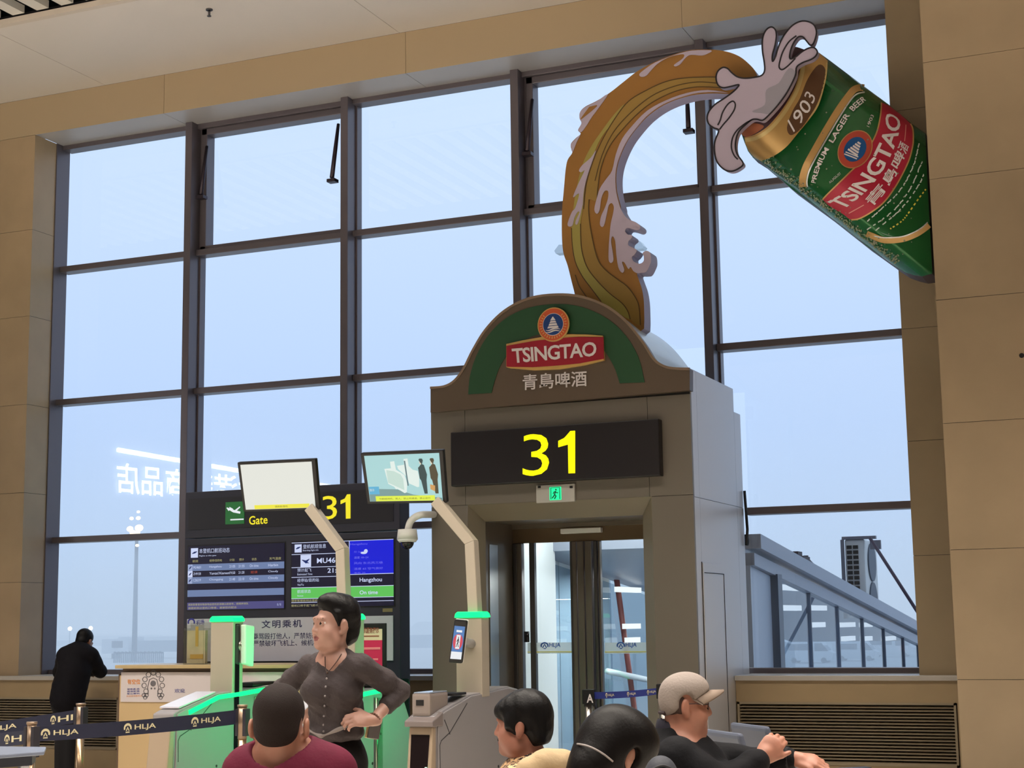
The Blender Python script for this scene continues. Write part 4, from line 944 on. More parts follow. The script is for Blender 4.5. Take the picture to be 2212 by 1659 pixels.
# monitors on bent masts
def monitor(cpx, mast, ti, label, art):
    Y1, Y2 = YP-.05, YP+.07
    c = [at(*cpx[0], Y2), at(*cpx[1], Y2), at(*cpx[2], Y1), at(*cpx[3], Y1)]
    t = thing('monitor', label, 'monitor', ((c[0]+c[1])/2), 'overhead monitors on bent masts')
    n_ = (c[1]-c[0]).cross(c[3]-c[0]).normalized(); n_ = n_ if n_.y > 0 else -n_
    slab(MB(), c, n_*.045).build('casing', M_BLACK, t, bevel=.008)
    def Q(u, v, o=.003): return (c[0]*(1-u)+c[1]*u)*(1-v)+(c[3]*(1-u)+c[2]*u)*v-n_*o
    art(t, Q)
    p = [at(*q, YP+.07+.03*(k == 0)) for k, q in enumerate(mast)]
    b = MB(); hw = .044
    P = [Vector((q.x, 0, q.z)) for q in p]
    for k, q in enumerate(P):
        pass
    L = ribbon([(q.x, q.z) for q in P], .085)
    m_ = []
    for k in range(len(P)-1): b.prism(L[k], YP+.03, YP+.12)
    b.build('mast', mat('mast_beige', (184, 174, 158), .42), t, bevel=.006)
    return t
def quadart(b, Q, u0, v0, u1, v1, o): b.add([Q(u0, v0, o), Q(u1, v0, o), Q(u1, v1, o), Q(u0, v1, o)], [(0, 1, 2, 3)])
def art_blank(t, Q):
    b = MB(); quadart(b, Q, .04, .045, .955, .95, .002); b.build('screen', emis('screen_cream', (228, 230, 222), .95), t)
    b = MB(); quadart(b, Q, .16, .05, .88, .13, .003); b.build('caption_bar', emis('caption_yellow', (240, 232, 60), .95), t)
    b = MB(); text_fit(b, '请刷脸登机', lambda u, v: Q(.43+.17*u, .07+.04*v, .004)); b.build('caption', emis('caption_ink', (120, 110, 20), .7), t)
def polyart(t, Q, pts, o, m, nm):
    b = MB(); b.add([Q(u, v, o) for u, v in pts], [list(range(len(pts)))]); b.build(nm, m, t)
def art_people(t, Q):
    def V(pts): return [((x-230)/(1880-230)*.905+.045, 1-((y-190)/(1240-190)*.88+.06)) for x, y in pts]
    b = MB(); quadart(b, Q, .045, .05, .955, .945, .002); b.build('screen', emis('screen_teal', (168, 214, 216), .95), t)
    W_ = emis('art_white', (226, 240, 234), .95); W2 = emis('art_pale', (196, 222, 212), .95)
    polyart(t, Q, [(.05, .05), (.95, .05), (.95, .10), (.60, .17), (.40, .28), (.05, .30)], .0025, emis('art_floor', (120, 158, 158), .9), 'art_floor')
    polyart(t, Q, V([(650, 500), (800, 490), (795, 340), (890, 330), (910, 530), (1000, 590), (1090, 660), (1130, 850), (1100, 1050), (1050, 1070), (900, 970), (860, 980), (830, 920), (700, 850)]), .0035, W_, 'art_gate')
    polyart(t, Q, V([(690, 530), (860, 560), (1000, 640), (1050, 740), (1050, 1000), (700, 820)]), .004, W2, 'art_gate_side')
    polyart(t, Q, V([(940, 440), (1100, 420), (1100, 290), (1190, 280), (1200, 450), (1280, 540), (1390, 570), (1410, 720), (1390, 930), (1350, 940), (1170, 850), (1140, 700), (960, 520)]), .0032, W_, 'art_gate')
    polyart(t, Q, V([(1105, 330), (1135, 330), (1160, 900), (1130, 900)]), .0045, emis('art_pole', (96, 128, 136), .8), 'art_pole')
    def man(dx, dark, mid):
        polyart(t, Q, [(u+dx, v) for u, v in V([(1430, 320), (1450, 292), (1510, 295), (1525, 340), (1500, 420), (1540, 440), (1590, 660), (1570, 780), (1570, 1090), (1500, 1090), (1450, 790), (1420, 740), (1405, 500), (1470, 430), (1480, 400), (1460, 380)])], .005, dark, 'art_person')
        polyart(t, Q, [(u+dx, v) for u, v in V([(1440, 350), (1465, 385), (1485, 420), (1470, 430), (1445, 400)])], .0055, emis('art_skin', (232, 214, 186), .9), 'art_face')
    man(0, emis('art_suit_green', (38, 70, 74), .85), None); man(.134, emis('art_suit_brown', (74, 66, 44), .85), None)
    polyart(t, Q, V([(1640, 880), (1750, 910), (1740, 1040), (1640, 990)]), .006, emis('art_bag', (214, 160, 90), .9), 'art_bag')
    b = MB(); quadart(b, Q, .05, .19, .18, .34, .003); b.build('art_label', emis('art_blue', (86, 176, 214), .95), t)
    b = MB(); text_fit(b, '提示', lambda u, v: Q(.06+.06*u, .25+.05*v, .004)); b.build('art_label_text', MATS['screen_cream'], t)
    b = MB(); quadart(b, Q, .125, .055, .865, .155, .0065); b.build('caption_bar', emis('caption_lime', (226, 240, 70), .95), t)
    b = MB(); text_fit(b, '勿翻越闸机、尾人、禁止同通道、禁止逆行', lambda u, v: Q(.17+.64*u, .085+.035*v, .0075)); b.build('caption', MATS['caption_ink'], t)
monitor([(525.5, 1106), (690, 1101), (680.5, 991), (512, 999)], [(674, 1096), (739, 1188), (744, 1340)], 1, 'left overhead monitor with a blank cream screen on a bent beige mast', art_blank)
monitor([(793, 1089), (965, 1086.5), (956.5, 971.5), (778, 979)], [(946, 1082), (1018, 1172), (1026, 1330)], 2, 'right overhead monitor showing two cartoon passengers by gates, on a bent beige mast', art_people)
# ------------------------------------------------------------------ pink poster stand
YE_ = 12.35
es = thing('poster_stand', 'black framed stand with a pink and cream poster behind the standing woman', 'poster stand', (at(790, 1430, YE_).x, YE_, 0))
x0, x1 = at(752, 1430, YE_).x, at(826, 1430, YE_).x; z1 = at(790, 1354, YE_).z; z0 = at(790, 1508, YE_).z
MB().box(x0-.03, x1+.03, YE_, YE_+.03, z0-.04, z1+.03).build('frame', M_BLACK, es, bevel=.005)
zc1 = z1-(z1-z0)*.19; zc0 = z0+(z1-z0)*.10
MB().box(x0, x1, YE_-.004, YE_+.001, zc1, z1-.02).box(x0, x1, YE_-.004, YE_+.001, z0, zc0).build('poster_cream', mat('poster_cream', (222, 200, 172), .5), es)
MB().box(x0, x1, YE_-.004, YE_+.001, zc0, zc1).build('poster_pink', mat('poster_pink', (206, 34, 84), .45), es)
b = MB(); text_rect(b, '旅客乘机服务提示', x0+.06, x1-.03, zc1+.06, zc1+.11, YE_-.006, bold=.02); b.box(x0+.05, x1-.03, YE_-.006, YE_-.004, zc1+.03, zc1+.04); text_rect(b, '温馨提示', x0+.1, x1-.1, z0+.03, z0+.05, YE_-.006); b.build('poster_lettering', mat('poster_maroon', (140, 70, 50), .5), es)
b = MB(); b.box(x0+.25, x1-.04, YE_-.006, YE_-.004, zc1-.17, zc1-.155).box(x0+.1, x0+.32, YE_-.006, YE_-.004, zc1-.08, zc1-.06); text_rect(b, '出发', x1-.26, x1-.16, zc1-.24, zc1-.20, YE_-.006); b.build('poster_marks', mat('poster_peach', (236, 130, 140), .5), es)
for xx in (x0, x1): MB().cyl((xx, YE_+.015, 0.02), (xx, YE_+.015, z0), .015, n=10).build('leg', M_BLACK, es)
MB().box(x0-.03, x1+.03, YE_-.18, YE_+.2, 0, .025).build('base', M_BLACK, es, bevel=.006)
o = MB().box(at(856, 1480, 12.0).x, at(882, 1480, 12.0).x, 12.0, 12.02, at(870, 1500, 12.).z-.3, at(870, 1466, 12.).z, bev=.008).build('acrylic_guard', glass_mat('guard_acrylic', (170, 226, 196)), es)
# ------------------------------------------------------------------ queue barriers
M_BELT = mat('belt_navy', (22, 26, 52), .7); M_BELTP = mat('belt_print', (206, 196, 160), .6); M_POST = mat('barrier_brass', (176, 148, 118), .25, metal=.85); M_CAS = mat('cassette_dark', (36, 34, 44), .5)
def barrier(px, pytop, Y, label, pr_=11):
    p = at(px, pytop, Y); r = pr_/F_PX*(Y/.87)
    t = thing('queue_barrier', label, 'queue barrier', (p.x, Y, 0), 'belt barrier posts in the queue')
    MB().cyl((p.x, Y, .02), (p.x, Y, p.z-.24), r*.92, n=24).build('post', M_POST, t)
    MB().cyl((p.x, Y, p.z-.24), (p.x, Y, p.z-.015), r*1.0, n=24).cyl((p.x, Y, p.z-.015), (p.x, Y, p.z), r*1.12, n=24).build('head', mat('barrier_head', (150, 128, 108), .35, metal=.7), t)
    MB().box(p.x-r*1.25, p.x-r*.6, Y-.03, Y+.03, p.z-.22, p.z-.03).box(p.x+r*.6, p.x+r*1.35, Y-.03, Y+.03, p.z-.22, p.z-.03).build('cassette', M_CAS, t)
    MB().cyl((p.x, Y, 0), (p.x, Y, .02), .17, .15, n=30).build('base', M_POST, t)
    return t, p, r
def belt(t, A, B, zt0, zb0, zt1, zb1, marks, sag=.012, flip=False):
    "webbing from A to B (x,y) with top/bottom heights at both ends; marks: list of (u0,u1,text)"
    def Pt(u, v, o=0):
        d = Vector((B[0]-A[0], B[1]-A[1], 0)); nrm = Vector((d.y, -d.x, 0)).normalized()
        if nrm.y > 0: nrm = -nrm
        zt_ = zt0+(zt1-zt0)*u-sag*4*u*(1-u); zb_ = zb0+(zb1-zb0)*u-sag*4*u*(1-u)
        return Vector((A[0], A[1], 0))+d*u+Vector((0, 0, zb_+(zt_-zb_)*v))+nrm*o
    b = MB(); N = 16; vs = []
    for k in range(N+1): vs += [Pt(k/N, 0, .0015), Pt(k/N, 1, .0015), Pt(k/N, 1, -.0015), Pt(k/N, 0, -.0015)]
    fs = []
    for k in range(N):
        a = 4*k
        for j in range(4): fs.append((a+j, a+(j+1) % 4, a+4+(j+1) % 4, a+4+j))
    b.add(vs, fs); b.build('belt', M_BELT, t)
    b = MB()
    for u0, u1, s in marks:
        L_ = (u1-u0)
        if s: text_fit(b, s, lambda u, v: Pt(u0+L_*(.34+.66*u), .26+.44*v, .004), bold=.014)
        cu, cv, ru, rv = u0+L_*.13, .5, L_*.12, .34
        for q in ribbon([(cu+ru*math.cos(a), cv+rv*math.sin(a)) for a in [math.pi*(-.12+1.24*i/14) for i in range(15)]], .0):
            pass
        arc = [math.pi*(-.12+1.24*i/14) for i in range(15)]
        for k in range(14):
            (a0, a1) = arc[k], arc[k+1]
            b.add([Pt(cu+ru*math.cos(a0), cv+rv*math.sin(a0), .004), Pt(cu+ru*math.cos(a1), cv+rv*math.sin(a1), .004), Pt(cu+ru*.62*math.cos(a1), cv+rv*.5*math.sin(a1), .004), Pt(cu+ru*.62*math.cos(a0), cv+rv*.5*math.sin(a0), .004)], [(0, 1, 2, 3)])
        b.add([Pt(cu-ru*.5, cv-rv*.55, .004), Pt(cu-ru*.2, cv-rv*.55, .004), Pt(cu+ru*.06, cv+rv*.1, .004), Pt(cu, cv+rv*.3, .004)], [(0, 1, 2, 3)])
        b.add([Pt(cu+ru*.5, cv-rv*.55, .004), Pt(cu+ru*.2, cv-rv*.55, .004), Pt(cu-ru*.06, cv+rv*.1, .004), Pt(cu, cv+rv*.3, .004)], [(3, 2, 1, 0)])
        b.add([Pt(cu-ru*.5, cv-rv*.95, .004), Pt(cu+ru*.5, cv-rv*.95, .004), Pt(cu+ru*.5, cv-rv*.72, .004), Pt(cu-ru*.5, cv-rv*.72, .004)], [(0, 1, 2, 3)])
    if marks: b.build('belt_print', M_BELTP, t)
YA_, YB_, YC_ = 8.2, 10.3, 9.9
tA, pA, rA = barrier(69, 1559, YA_, 'nearest brass belt barrier post, at the bottom left corner')
tB, pB, rB = barrier(175, 1519, YB_, 'brass belt barrier post beside the leaning man', 10)
tC, pC, rC = barrier(524, 1522, YC_, 'brass belt barrier post in front of the left turnstile', 10)
a0, a1 = at(84, 1570, YA_).z, at(84, 1602, YA_).z; c0, c1 = at(514, 1533, YC_).z, at(514, 1564, YC_).z
belt(tA, (pA.x+rA, YA_), (pC.x-rC, YC_), a0, a1, c0, c1, [(.02, .19, 'HLJA'), (.40, .56, 'HLJA'), (.74, .90, 'HLJA')])
a0, a1 = at(58, 1577, YA_).z, at(58, 1607, YA_).z
e0, e1 = at(-60, 1590, YA_+.25), at(-60, 1622, YA_+.25)
belt(tA, (e0.x, YA_+.25), (pA.x-rA, YA_), e0.z, e1.z, a0, a1, [(.60, .98, 'HI')], .0)
b0, b1 = at(165, 1533, YB_).z, at(165, 1561, YB_).z
e0, e1 = at(-60, 1568, YB_-.5), at(-60, 1597, YB_-.5)
belt(tB, (e0.x, YB_-.5), (pB.x-rB, YB_), e0.z, e1.z, b0, b1, [(.06, .42, 'HLJA'), (.74, .96, 'HI')], .0)
def tprint(t, pl, Y, s):
    b = MB(); text_px(b, s, pl, Y, bold=.014); b.build('belt_print', M_BELTP, t)
# the two queue posts by the portal with a short blue belt
YQ = 12.55
M_BELT2 = mat('belt_blue', (30, 44, 122), .6)
def slim(px, pytop, Y, label):
    p = at(px, pytop, Y); t = thing('queue_barrier', label, 'queue barrier', (p.x, Y, 0))
    MB().cyl((p.x, Y, .02), (p.x, Y, p.z), .03, n=18).build('post', M_CHROME, t); MB().cyl((p.x, Y, 0), (p.x, Y, .02), .16, .15, n=28).build('base', M_CHROME, t)
    MB().box(p.x-.04, p.x+.05, Y-.05, Y+.05, p.z-.12, p.z, bev=.01).build('head', M_BLACK, t); return t, p
t1, p1 = slim(1271, 1489, YQ, 'steel barrier post with a black letter A plate before the glass doors')
t2, p2 = slim(1431, 1477, YQ, 'steel barrier post at the right end of the short blue belt, by the capped man')
x0, x1, z0, z1 = rect(1262, 1522, 1283, 1490, YQ-.06)
MB().prism([(x0, z0-.02), (x0, z1), (x1, z1), (x1, z0-.02), ((x0+x1)/2, z0+.02)], YQ-.065, YQ-.05).build('letter_plate', M_BLACK, t1)
b = MB(); text_rect(b, 'A', x0+.025, x1-.005, z0+.015, z1-.035, YQ-.067, bold=.02); b.build('letter', M_LETW, t1)
d0, d1 = at(1290, 1495, YQ), at(1290, 1510, YQ); f0, f1 = at(1424, 1486, YQ), at(1424, 1500, YQ)
def belt2(t, A, B, *z):
    global M_BELT
    s = M_BELT; M_BELT = M_BELT2; belt(t, A, B, *z); M_BELT = s
belt2(t1, (p1.x+.05, YQ), (p2.x-.04, YQ), d0.z, d1.z, f0.z, f1.z, [(.18, .32, 'HLJA'), (.52, .66, 'HLJA'), (.83, .97, 'HLJA')], .008)
# ================================================================== POURING CAN SIGN
Z1 = lambda P: [(1190+.22604*x, 90+.22604*y) for x, y in P]
Z2 = lambda P: [(1190+.18083*x, 420+.18083*y) for x, y in P]
Z3 = lambda P: [(1500+.21097*x, 30+.21097*y) for x, y in P]
Z4 = lambda P: [(1590+.19892*x, 90+.19892*y) for x, y in P]
Z5 = lambda P: [(1640+.18081*x, 300+.18081*y) for x, y in P]
def loop(P, Y, n=4): return spline([xz(*p, Y) for p in P], n)
SB0, SB1 = 13.55, 13.73
st = thing('beer_stream_sign', 'tall curling golden beer stream cut-out rising from the arched portal to the can', 'sign', (at(1320, 690, SB0).x, SB0, 3.7))
outer = Z2([(290, 1250), (285, 1190), (240, 1010), (200, 850), (150, 700), (133, 540), (130, 300), (138, 120)])+Z1([(112, 1540), (125, 1400), (140, 1230), (160, 1130), (205, 1060), (190, 1010), (195, 970), (240, 920), (285, 880), (260, 845), (292, 780), (273, 730), (280, 670), (330, 620), (430, 570), (560, 490), (700, 380), (830, 280), (1000, 190), (1180, 120), (1340, 80), (1530, 75), (1680, 95), (1800, 140), (1890, 210), (1950, 280), (1975, 370), (1900, 440), (1790, 500)])
inner = Z1([(1690, 500), (1550, 495), (1400, 505), (1280, 530), (1160, 570), (1040, 630), (920, 720), (820, 830), (740, 940), (680, 1060), (640, 1180), (625, 1300), (635, 1440), (668, 1570)])
foamr = Z2([(840, 180), (880, 250), (930, 300), (1010, 330), (1062, 370), (1065, 410), (1030, 430), (960, 410), (910, 405), (890, 440), (920, 480), (962, 485), (972, 520), (930, 560), (930, 610), (990, 640), (1028, 670), (1000, 720), (970, 750), (990, 800), (1060, 830), (1110, 800), (1112, 740), (1100, 700), (1145, 675), (1188, 700), (1200, 780), (1186, 840), (1140, 925), (1085, 938), (1030, 945)])
tail = Z2([(1050, 1020), (1085, 1120), (1108, 1250), (1115, 1400), (1115, 1560), (1090, 1620), (900, 1700), (600, 1500)])
out2 = loop(outer+inner+foamr+tail, SB0, 4)
M_AMB = mat('beer_amber', (150, 106, 50), .42, noise=.08, nscale=1.2)
M_LAV = mat('foam_lavender', (178, 166, 184), .42)
MB().prism(out2, SB0, SB1, 0, 1).build('board', [M_AMB, mat('board_edge', (160, 150, 172), .5)], st)
def inlay(name, P, y, m, parent, n=4, closed=True, d=.004):
    MB().prism(loop(P, y, n), y, y+d+.002).build(name, m, parent)
S1 = Z1([(700, 600), (600, 700), (480, 860), (380, 1010), (300, 1180), (245, 1400), (222, 1540)])+Z2([(245, 400), (255, 600), (290, 800), (370, 970), (480, 1120), (600, 1280), (780, 1400), (940, 1490), (920, 1400), (850, 1300), (700, 1180), (560, 1040), (450, 900), (390, 760), (360, 600), (352, 350)])+Z1([(305, 1600), (330, 1350), (400, 1100), (480, 920), (590, 770)])
S3 = Z1([(1640, 350), (1560, 338), (1300, 345), (1100, 380), (900, 470), (740, 570), (620, 720), (500, 920), (410, 1120), (340, 1350), (312, 1600)])+Z2([(360, 350), (368, 600), (398, 760), (458, 900), (568, 1040), (708, 1180), (858, 1300), (930, 1400), (960, 1500), (1070, 1560), (1050, 1330), (990, 1200), (900, 1090), (790, 1010), (640, 890), (550, 750), (480, 450), (455, 200), (460, 60)])+Z1([(440, 1520), (450, 1380), (480, 1200), (560, 1000), (700, 820), (860, 660), (1000, 560), (1200, 470), (1400, 432), (1640, 440)])
inlay('ochre_band', S3, SB0-.004, mat('beer_ochre', (150, 120, 60), .42), st)
inlay('straw_band', S1, SB0-.006, mat('beer_straw', (158, 146, 76), .42), st)
b = MB()
for P in (Z1([(1640, 350), (1560, 338), (1300, 345), (1100, 380), (900, 470), (740, 570), (620, 720), (500, 920), (410, 1120), (340, 1350), (312, 1600)]), Z2([(352, 350), (360, 600), (390, 760), (450, 900), (560, 1040), (700, 1180), (850, 1300), (920, 1400), (945, 1490)]), Z2([(455, 60), (450, 200), (480, 450), (550, 750), (640, 890), (790, 1010), (900, 1090), (990, 1200), (1050, 1330), (1068, 1560)]), Z1([(1640, 440), (1400, 432), (1200, 470), (1000, 560), (860, 660), (700, 820), (560, 1000), (480, 1200), (450, 1380), (440, 1520)]), Z1([(1620, 400), (1400, 385), (1180, 425), (960, 520), (760, 680), (600, 860), (490, 1080), (420, 1330)]), Z2([(245, 400), (255, 600), (290, 800), (370, 970), (480, 1120), (600, 1280)]), Z2([(290, 960), (340, 1100), (430, 1230)])):
    for q in ribbon(spline([xz(*p, SB0-.008) for p in P], 5, False), .008): b.prism(q, SB0-.0085, SB0-.005)
b.build('contour_lines', mat('contour_brown', (84, 62, 30), .6), st)
F1 = Z1([(845, 310), (862, 335), (910, 325), (960, 270), (1020, 210), (1120, 150), (1240, 120), (1275, 128), (1255, 165), (1178, 220), (1192, 235), (1235, 215), (1290, 150), (1340, 125), (1440, 132), (1500, 112), (1530, 82), (1340, 86), (1180, 127), (1000, 197), (900, 262)])
F2 = Z1([(1690, 488), (1500, 462), (1300, 490), (1100, 560), (920, 660), (780, 800), (680, 930), (620, 1080), (585, 1230), (530, 1310), (470, 1400), (438, 1500), (415, 1605), (440, 1645), (466, 1605), (480, 1500), (512, 1428), (547, 1430), (545, 1500), (515, 1590)])+Z2([(600, 260), (585, 355), (612, 388), (640, 350), (668, 230), (690, 130), (725, 102), (752, 150), (740, 240), (715, 350), (700, 500), (690, 650), (690, 780), (715, 818), (745, 790), (740, 700), (718, 560), (738, 500), (768, 560), (780, 700), (805, 870), (850, 935), (876, 900), (850, 810), (880, 815), (925, 890), (952, 865), (985, 915), (1030, 940)])
F2 += [((x-.6), (y-.4)) for x, y in reversed(foamr[:-1])]+Z1([(655, 1560), (625, 1440), (615, 1300), (630, 1180), (670, 1060), (730, 940), (810, 830), (910, 715), (1030, 622), (1155, 560), (1280, 518), (1400, 490), (1550, 480)])
F3 = Z1([(430, 1040), (380, 1110), (300, 1180), (268, 1232), (290, 1247), (322, 1230), (270, 1340), (222, 1450), (215, 1487), (262, 1450), (266, 1480), (232, 1590)])+Z2([(250, 210), (200, 345), (215, 383), (258, 368), (280, 280), (320, 208), (342, 216), (302, 300), (292, 352), (318, 352), (347, 260), (380, 120)])+Z1([(305, 1560), (312, 1450), (335, 1330), (382, 1180)])
F4 = Z1([(276, 735), (273, 700), (287, 660), (335, 622), (430, 575), (545, 500), (450, 640), (390, 720), (340, 800), (292, 862), (264, 843), (294, 780)])
F5 = Z1([(192, 1010), (197, 972), (282, 886), (245, 960), (208, 1052)])
for F in (F1, F2, F3, F4, F5): inlay('foam', F, SB0-.010, M_LAV, st, 3)
b = MB()
for P, w in ((Z1([(285, 740), (380, 640), (440, 610)]), .03),):
    for q in ribbon([xz(*p, SB0-.014) for p in P], [.01, .05, .01]): b.prism(q, SB0-.0145, SB0-.011)
b.build('amber_fleck', M_AMB, st)
# ---- the can: a convex relief -------------------------------------------------------
CB, CD, CBACK = 13.72, .26, 13.92
cn = thing('beer_can_sign', 'giant tilted green and gold beer can sign pouring from beside the stone pier', 'sign', (at(1900, 400, CB).x, CB, at(1900, 560, CB).z))
NV = Vector((.609, -.793)); VM, VH = 855.6, 134.
def canv(px, py): return max(-1, min(1, (px*NV.x+py*NV.y-VM)/VH))
def canY(px, py): return CB-CD*math.sqrt(max(0, 1-canv(px, py)**2))
def canP(px, py, o=0.): return at(px, py, canY(px, py)-o)
def relief(name, P, o, m, parent=cn, n=4, spl=True, walls=False):
    "a shape of the print, cut into strips along the can so that it follows the convex front"
    pts = spline(P, n) if spl else P
    bm = bmesh.new(); vs = [bm.verts.new((x, y, 0)) for x, y in pts]; bm.faces.new(vs)
    for k in range(-15, 16):
        d = VM+VH*math.sin(k/16*math.pi/2)
        bmesh.ops.bisect_plane(bm, geom=bm.verts[:]+bm.edges[:]+bm.faces[:], plane_co=(NV.x*d, NV.y*d, 0), plane_no=(NV.x, NV.y, 0))
    bmesh.ops.triangulate(bm, faces=bm.faces[:])
    bm.verts.index_update(); mp = {v.index: canP(v.co.x, v.co.y, o) for v in bm.verts}
    V_ = [mp[v.index] for v in bm.verts]; F_ = []
    for f in bm.faces:
        ids = [v.index for v in f.verts]; nz = (V_[ids[1]]-V_[ids[0]]).cross(V_[ids[2]]-V_[ids[0]]).y
        F_.append(ids if nz < 0 else ids[::-1])
    b = MB(); b.add(V_, F_, 0, True)
    if walls:
        edges = [e for e in bm.edges if len(e.link_faces) == 1]; n0 = len(V_); W_ = [(v.x, CBACK, v.z) for v in V_]
        b.v += W_; 
        for e in edges:
            i, j = e.verts[0].index, e.verts[1].index; b.f.append([i, j, n0+j, n0+i]); b.m.append(1); b.sm.append(False)
        for f in F_: b.f.append([n0+i for i in reversed(f)]); b.m.append(1); b.sm.append(False)
    bm.free()
    return b.build(name, m, parent)
def text_path(b, s, base, top, o, n=8, **k):
    B = spline(base, n, False); T = spline(top, n, False)
    def smp(P, u):
        u = max(0, min(1, u))*(len(P)-1); i = min(int(u), len(P)-2); f = u-i; return (P[i][0]*(1-f)+P[i+1][0]*f, P[i][1]*(1-f)+P[i+1][1]*f)
    def fn(u, v):
        p, q = smp(B, u), smp(T, u); return canP(p[0]*(1-v)+q[0]*v, p[1]*(1-v)+q[1]*v, o)
    text_fit(b, s, fn, **k)
def strip(b, P, w, o, n=6):
    "stroke of pixel width w following the relief"
    Q = spline(P, n, False)
    for q in ribbon(Q, w if not hasattr(w, '__len__') else [w[min(len(w)-1, i*len(w)//len(Q))] for i in range(len(Q))]):
        v = [canP(*p, o) for p in q]; nz = (v[1]-v[0]).cross(v[2]-v[0]).y; b.add(v, [(0, 1, 2, 3) if nz < 0 else (3, 2, 1, 0)])
pier_cut = [(1999, 288), (2006, 440), (2013, 592)]
body = [(1768, 113), (1789, 128), (1850, 174), (1920, 226), (1968, 266), (1999, 288), (2006, 440), (2014, 591), (1992, 597), (1974, 594), (1956, 589), (1938, 578), (1875, 533), (1794, 469), (1712, 409), (1644, 350), (1626, 340), (1616, 327), (1608, 307), (1602, 290)]
def dense(P, k=6): return [(P[i][0]+(P[(i+1) % len(P)][0]-P[i][0])*j/k, P[i][1]+(P[(i+1) % len(P)][1]-P[i][1])*j/k) for i in range(len(P)) for j in range(k)]
# printed green with broad darker bands along the can, as on the real label
def can_green():
    m = mat('can_green', (32, 104, 52), .26, metal=.35, coat=.3); n = m.node_tree; t = n.nodes.new('ShaderNodeTexCoord'); mp = n.nodes.new('ShaderNodeMapping'); wv = n.nodes.new('ShaderNodeTexWave'); rp = n.nodes.new('ShaderNodeValToRGB')
    return m
M_CG_ = can_green()
rim_arc = [(1602, 290), (1618, 250), (1640, 205), (1668, 160), (1700, 125), (1735, 108), (1768, 113)]
relief('can_body', dense(body[:-1]+[(1602, 290)])+spline(rim_arc, 4, False)[1:-1], 0, [M_CG_, mat('can_board_edge', (62, 52, 58), .6)], spl=False, walls=True)
top_in = spline([(1602, 290), (1600, 282), (1618, 236), (1640, 190), (1668, 145), (1700, 110), (1716, 101), (1740, 108), (1768, 118)], 4, False)
near = spline([(1729, 140), (1727, 156), (1717, 189), (1701, 219), (1680, 249), (1656, 275), (1630, 291), (1608, 297)], 4, False)
relief('can_mouth', top_in+near[:1]+near[1:], .004, mat('mouth_maroon', (56, 24, 34), .5), spl=False)
relief('can_mouth_inner', [(1601, 287), (1612, 270), (1624, 266), (1640, 268), (1650, 274), (1632, 288), (1612, 296)], .007, mat('mouth_orange', (150, 84, 50), .45))
shoulder = near[::-1][:1]+[(1610, 310), (1618, 327), (1628, 339), (1644, 348)]+spline([(1660, 342), (1678, 333), (1701, 315), (1725, 286), (1749, 257), (1769, 226), (1783, 178), (1787, 150), (1788, 131)], 4, False)+[(1769, 114), (1752, 124)]+near
relief('gold_shoulder', shoulder, .006, mat('can_gold', (190, 152, 92), .3, metal=.5), spl=False)
b = MB(); strip(b, [(1735, 138), (1733, 158), (1723, 192), (1707, 223), (1686, 254), (1661, 281), (1634, 298), (1610, 303)], 8, .009); strip(b, [(1786, 135), (1785, 152), (1781, 178), (1767, 226), (1747, 257)], 3, .009); b.build('rim_line', mat('rim_cream', (204, 180, 120), .3, metal=.4), cn)
relief('shoulder_plaque', [(1700, 275), (1712, 240), (1728, 212), (1745, 170), (1768, 140), (1783, 150), (1780, 180), (1766, 222), (1748, 253), (1728, 280), (1708, 292)], .009, mat('plaque_brown', (92, 62, 40), .35, metal=.3))
b = MB(); text_path(b, '1903', [(1715, 286), (1736, 260), (1753, 233), (1763, 208)], [(1699, 263), (1715, 243), (1730, 219), (1742, 196)], .013, bold=.004, shear=.15); b.build('year_lettering', M_LETW, cn)
M_CGOLD = mat('can_gold_band', (190, 150, 92), .3, metal=.4)
b = MB(); strip(b, [(1866, 190), (1860, 189), (1846, 193), (1834, 206), (1811, 238), (1783, 284), (1758, 328), (1742, 358), (1734, 384), (1734, 404)], 15, .006); b.build('gold_band', M_CGOLD, cn); b = MB(); strip(b, [(1872, 505), (1882, 509), (1911, 519), (1947, 517), (1974, 508), (1993, 497), (2007, 486)], 13, .006); b.build('gold_band', M_CGOLD, cn)
b = MB(); strip(b, [(1868, 199), (1851, 203), (1837, 217), (1814, 252), (1786, 299), (1762, 341), (1748, 369), (1743, 390), (1744, 404)], 3, .0075); b.build('silver_edge', mat('silver_edge', (206, 206, 204), .25, metal=.5), cn); b = MB(); strip(b, [(1888, 510), (1911, 513.5), (1947, 511.5), (1974, 502), (1992, 491), (2004, 480)], 2.5, .0075); b.build('silver_edge', mat('silver_edge', (206, 206, 204), .25, metal=.5), cn)
b = MB(); text_path(b, 'PREMIUM  LAGER  BEER', [(1762, 396), (1768, 372), (1778, 348), (1790, 325), (1806, 299), (1822, 272), (1838, 247), (1854, 231), (1871, 217)], [(1752, 394), (1758, 369), (1768, 343), (1780, 320), (1796, 293), (1812, 266), (1828, 240), (1845, 222), (1864, 207)], .006, bold=.02)
text_path(b, '1903', [(1878, 275), (1883, 262), (1888, 250)], [(1872, 272), (1877, 259), (1882, 247)], .006); text_path(b, 'AUGUST', [(1793, 397), (1806, 385), (1817, 376)], [(1790, 393), (1803, 381), (1814, 372)], .006)
b.build('label_lettering', M_LETW, cn)
red_ul = [(1904, 221), (1902, 249), (1894, 285), (1879, 316), (1862, 346), (1835, 373), (1789, 418), (1777, 431)]
red_lr = [(1790, 444), (1820, 462), (1839, 475), (1857, 472), (1884, 457), (1911, 435), (1938, 397), (1962, 350), (1971, 318), (1973, 300), (1972, 279), (1967, 267)]
